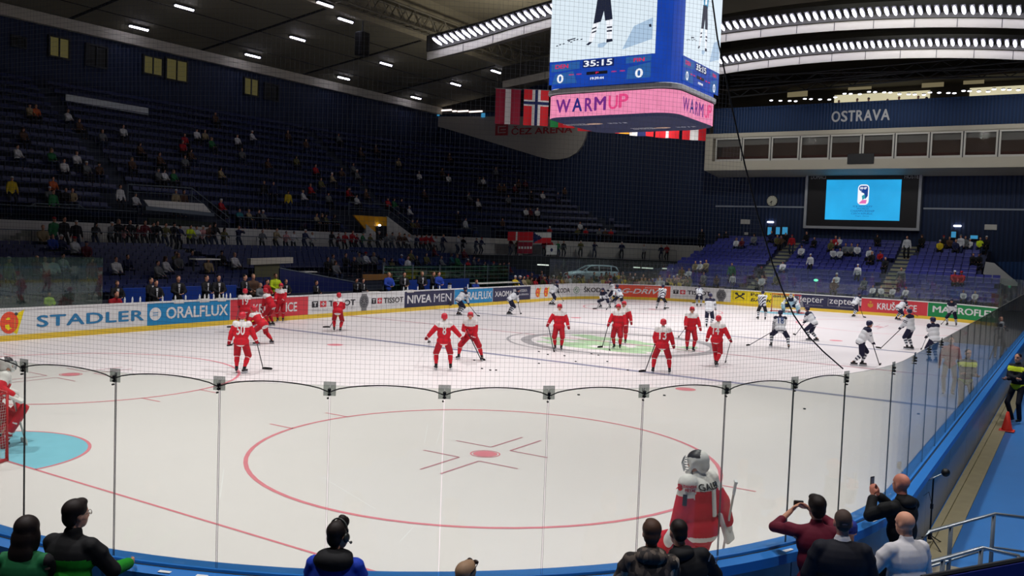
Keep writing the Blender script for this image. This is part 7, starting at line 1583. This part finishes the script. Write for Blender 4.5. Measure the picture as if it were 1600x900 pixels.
for s in '1151,372 white;1160,372 maroon;1179,365 grey;1206,361 navy;1215,367 olive;1221,368 brown;1228,364 black;1238,366 red stand;1261,362 black;1273,371 black;1253,383 white;1267,396 white stand;1224,408 white;1299,375 olive;1306,369 red;1312,369 white;1302,387 white;1313,388 white;1322,380 grey;1331,380 grey;1340,381 white;1360,386 white;1363,393 black;1376,392 red;1384,402 black;1371,366 black;1341,412 white stand;1308,427 white;1303,436 brown;1351,433 grey;1409,417 grey stand;1418,368 white stand;1441,367 black;1469,375 yellow;1475,368 black;1484,370 brown;1494,374 navy;1502,366 white stand;1509,369 grey;1516,373 white;1532,371 lime;1542,369 black;1521,396 black;1530,396 black;1492,423 red;1503,424 red;1505,465 white;1524,459 white;1214,427 olive;1144,410 green stand;1145,436 white stand;1190,416 black stand;1191,430 white;1184,436 black;1087,408 beige;1095,408 white;1104,406 beige;1077,419 white;1066,416 olive;1070,428 navy;1364,455 white;1376,462 white;1416,452 white;1395,455 white;1100,425 grey;1120,430 brown'.split(';'):
    a = s.split(); x, y = a[0].split(','); on_end_stand(int(x), int(y), a[1], a[2] if len(a) > 2 else 'sit')
for px, py, c_ in ((1097, 357, 'black'), (1124, 364, 'black'), (1135, 360, 'black')):   # ushers on the stair top left of the far stand
    P = at(px, py, 0, 74.6); z = 4.0; spectator('stand', (74.6, P.y, P.z-1.78*1.0), PI, c_, 1.0, 'stair', 0)
# dense band of heads behind the far left corner glass
XC, YC = X1-RF, Y1-RF
pxs = [804+i*6.6 for i in range(42)]
for i, px in enumerate(pxs):
    for rw, (dr, zb) in enumerate(((1.25, .35), (2.2, .62))):
        if rc.random() < (.15 if rw == 0 else .5): continue
        q = px+rw*3.1+rc.uniform(-1.5, 1.5); lo_, hi_ = SCUM[0]+25, SCUM[2]+9
        for _ in range(40):
            mid = (lo_+hi_)/2
            if project(rim(mid, dr, zb+1))[0] < q: lo_ = mid
            else: hi_ = mid
        p = rim(lo_, dr, zb); n_ = rim(lo_, 0, 0)-rim(lo_, 1, 0); spectator(rc.choice(('sit', 'sit', 'lean_sit')), p, math.atan2(n_.y, n_.x), rc.choice(('grey', 'olive', 'brown', 'white', 'maroon', 'navy', 'beige', 'red', 'olive', 'black', 'yellow', 'pink')), rc.uniform(.92, 1.05), 'corner', rw)
cf = MB(); rim_solid(cf, s_from_px(800, SCUM[0]+20, SCUM[2]), s_from_px(1090, SCUM[0]+20, SCUM[2]+9), [(.75, 0), (1.75, 0), (1.75, .33), (.75, .33)]); rim_solid(cf, s_from_px(800, SCUM[0]+20, SCUM[2]), s_from_px(1090, SCUM[0]+20, SCUM[2]+9), [(1.75, 0), (2.7, 0), (2.7, .6), (1.75, .6)])
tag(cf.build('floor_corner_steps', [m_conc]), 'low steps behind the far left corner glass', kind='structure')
LB = {'upper': 'the upper stand', 'lower': 'the lower left stand', 'end': 'the far end stand', 'walk': 'the walkway railing', 'corner': 'the far corner glass', 'stair': 'the stair top left of the far stand'}
KW = {'sit': 'seated', 'lean_sit': 'hunched', 'stand': 'standing', 'rail': 'leaning', 'photo': 'arms raised'}
# only the spectators that show largest stay single things; the farthest and most hidden ones make up one crowd
CROWD.sort(key=lambda c: (Vector(c[0].location)-CAM).length*{'corner': 1.12, 'upper': 1.12}.get(c[3], 1))
cw = MB(); cmats = []
for c_ in CROWD[KEEP:]:
    for o in [c_[0]]+list(c_[0].children):
        ml = o.material_slots[0].material; M = c_[0].matrix_basis; n0 = len(cw.v)
        if ml not in cmats: cmats.append(ml)
        cw.v += [tuple(M @ v.co) for v in o.data.vertices]; cw.f += [tuple(i+n0 for i in p.vertices) for p in o.data.polygons]; cw.m += [cmats.index(ml)]*len(o.data.polygons)
    for o in list(c_[0].children)+[c_[0]]: bpy.data.objects.remove(o)
if cw.v: tag(cw.build('crowd', cmats, None, True), 'most distant spectators scattered in the dark stands', 'crowd', kind='stuff')
CROWD = CROWD[:KEEP]
byrow = {}
for c_ in CROWD: byrow.setdefault((c_[3], c_[4]), []).append(c_)
for (pl_, rw), L in byrow.items():
    L.sort(key=lambda c: project(c[0].location)[0])
    for i, (o, kind, colour, *_r2) in enumerate(L):
        cn = {'lime': 'fluorescent yellow', 'black': 'black', 'navy': 'dark blue'}.get(colour, colour); n = nth(i+1)
        if pl_ in ('upper', 'lower', 'end'): lab = f'{KW[kind]} spectator in {cn}, {n} from left in row {NUMW[rw+1]} of {LB[pl_]}'
        elif pl_ == 'walk': lab = f'spectator in {cn} at the walkway railing of the left stand, {n} from the left'
        elif pl_ == 'corner': lab = f'spectator in {cn} behind the far corner glass, {n} from left in the {("front", "rear")[rw]} row'
        else: lab = f'usher in black at the stair top left of the far stand, {n} from the left'
        tag(o, lab, 'person', {'upper': 'spectators in the upper stand', 'lower': 'spectators in the lower left stand', 'end': 'spectators in the far end stand', 'walk': 'spectators along the walkway', 'corner': 'spectators behind the corner glass', 'stair': 'ushers'}[pl_])
# people in the lounge above the city lettering
for i, (px, py) in enumerate(((1311, 157), (1341, 154), (1359, 153), (1388, 155), (1406, 151), (1436, 150), (1449, 152), (1532, 151), (1558, 152))):
    P = at(px, py, 0, 78.2); r = spectator('rail', (78.2, P.y, 15.42), PI, 'black', (P.z-15.4)/1.74, 'lounge', 0); tag(r, f'dark figure in the lit lounge above the city lettering, {nth(i+1)} from the left', 'person', 'figures in the lounge')
# bench staff and officials behind the far boards
proto('suit', ('short',), hands=((.3, .1, 1.12), (.3, -.1, 1.1)), lean=.06, elbow=(-.3, .8, -.7))
m_shirt = mat('white_shirt', (214, 216, 220), .7)
shp = MB(); shp.loft([[(.128, y*w, z) for y in (-1, 1)]+[(.15, y*w*.9, z) for y in (1, -1)] for z, w in ((1.12, .012), (1.3, .03), (1.46, .05))]); SHIRT = shp.mesh('shirt_front', [m_shirt])
def staff(px, py, y, colour, label, kind='suit', rel=0, shirt=True, hair='short', h=1.78):
    P = at(px, py, 1, y); sc = min(1.15, max(.72, (P.z-BZ)/h)); z = BZ if abs(sc*h-(P.z-BZ)) < .05 else P.z-sc*h
    r = spectator(kind, (P.x, y, BZ), -PI/2+rel, colour, sc, 'bench', 0, hair=hair, trous=c_black); tag(r, label, 'person', 'staff behind the far boards')
    if shirt: o = link('shirt_front', SHIRT, r)
c_list = [(182, 437, 31.9, 'black', 'man in black suit behind the person in red at the left bench end'), (174, 452, 31.0, 'red', 'person in red sitting low at the left bench end'), (234, 432, 31.9, 'black', 'man in black suit, rear one of the pair on the left bench'), (243, 436, 31.1, 'black', 'man in black suit with lanyard, front one of the pair on the left bench'), (278, 423, 31.5, 'black', 'man in black suit alone right of the pair on the left bench'), (321, 423, 31.6, 'black', 'man in black suit, left one of two facing each other'), (341, 424, 31.4, 'black', 'man in black suit with lanyard, right one of two facing each other'), (381, 421, 31.5, 'black', 'man in black suit above player number 19'), (395, 425, 31.8, 'brown', 'man in brown right of the suit above number 19'), (416, 435, 31.4, 'red', 'person in red jacket behind the boards beside the captain'), (406, 441, 31.0, 'grey', 'person in grey behind the boards left of the red jacket'), (430, 426, 33.0, 'lime', 'steward in fluorescent yellow in the tunnel'), (446, 435, 31.6, 'black', 'man in black suit right of the player facing the camera'), (493, 437, 31.4, 'black', 'man in black suit before the dark blue hoarding'), (556, 434, 31.7, 'black', 'man in black suit, left one of the pair above the watch'), (566, 434, 31.3, 'black', 'man in black suit, right one of the pair above the watch'), (607, 423, 31.4, 'blue', 'man in blue behind the two wordmark board'), (631, 424, 31.4, 'black', 'man in black suit left of the navy board end'), (659, 422, 31.6, 'black', 'man in black suit above the bold white letters'), (676, 423, 31.6, 'black', 'man in black beside the man in blue tracksuit'), (685, 422, 31.3, 'blue', 'man in blue tracksuit above the thin white letters'), (739, 434, 31.2, 'blue', 'person in blue bending over the pale table'), (76, 455, 33.0, 'lime', 'steward in fluorescent yellow behind the glass with painted green reflection')]
for px, py, y, c_, lab in c_list: staff(px, py, y, c_, lab, 'lean_sit' if 'bending' in lab or 'sitting' in lab else 'suit', shirt=c_ == 'black', h=1.3 if 'bending' in lab or 'sitting' in lab else 1.78)
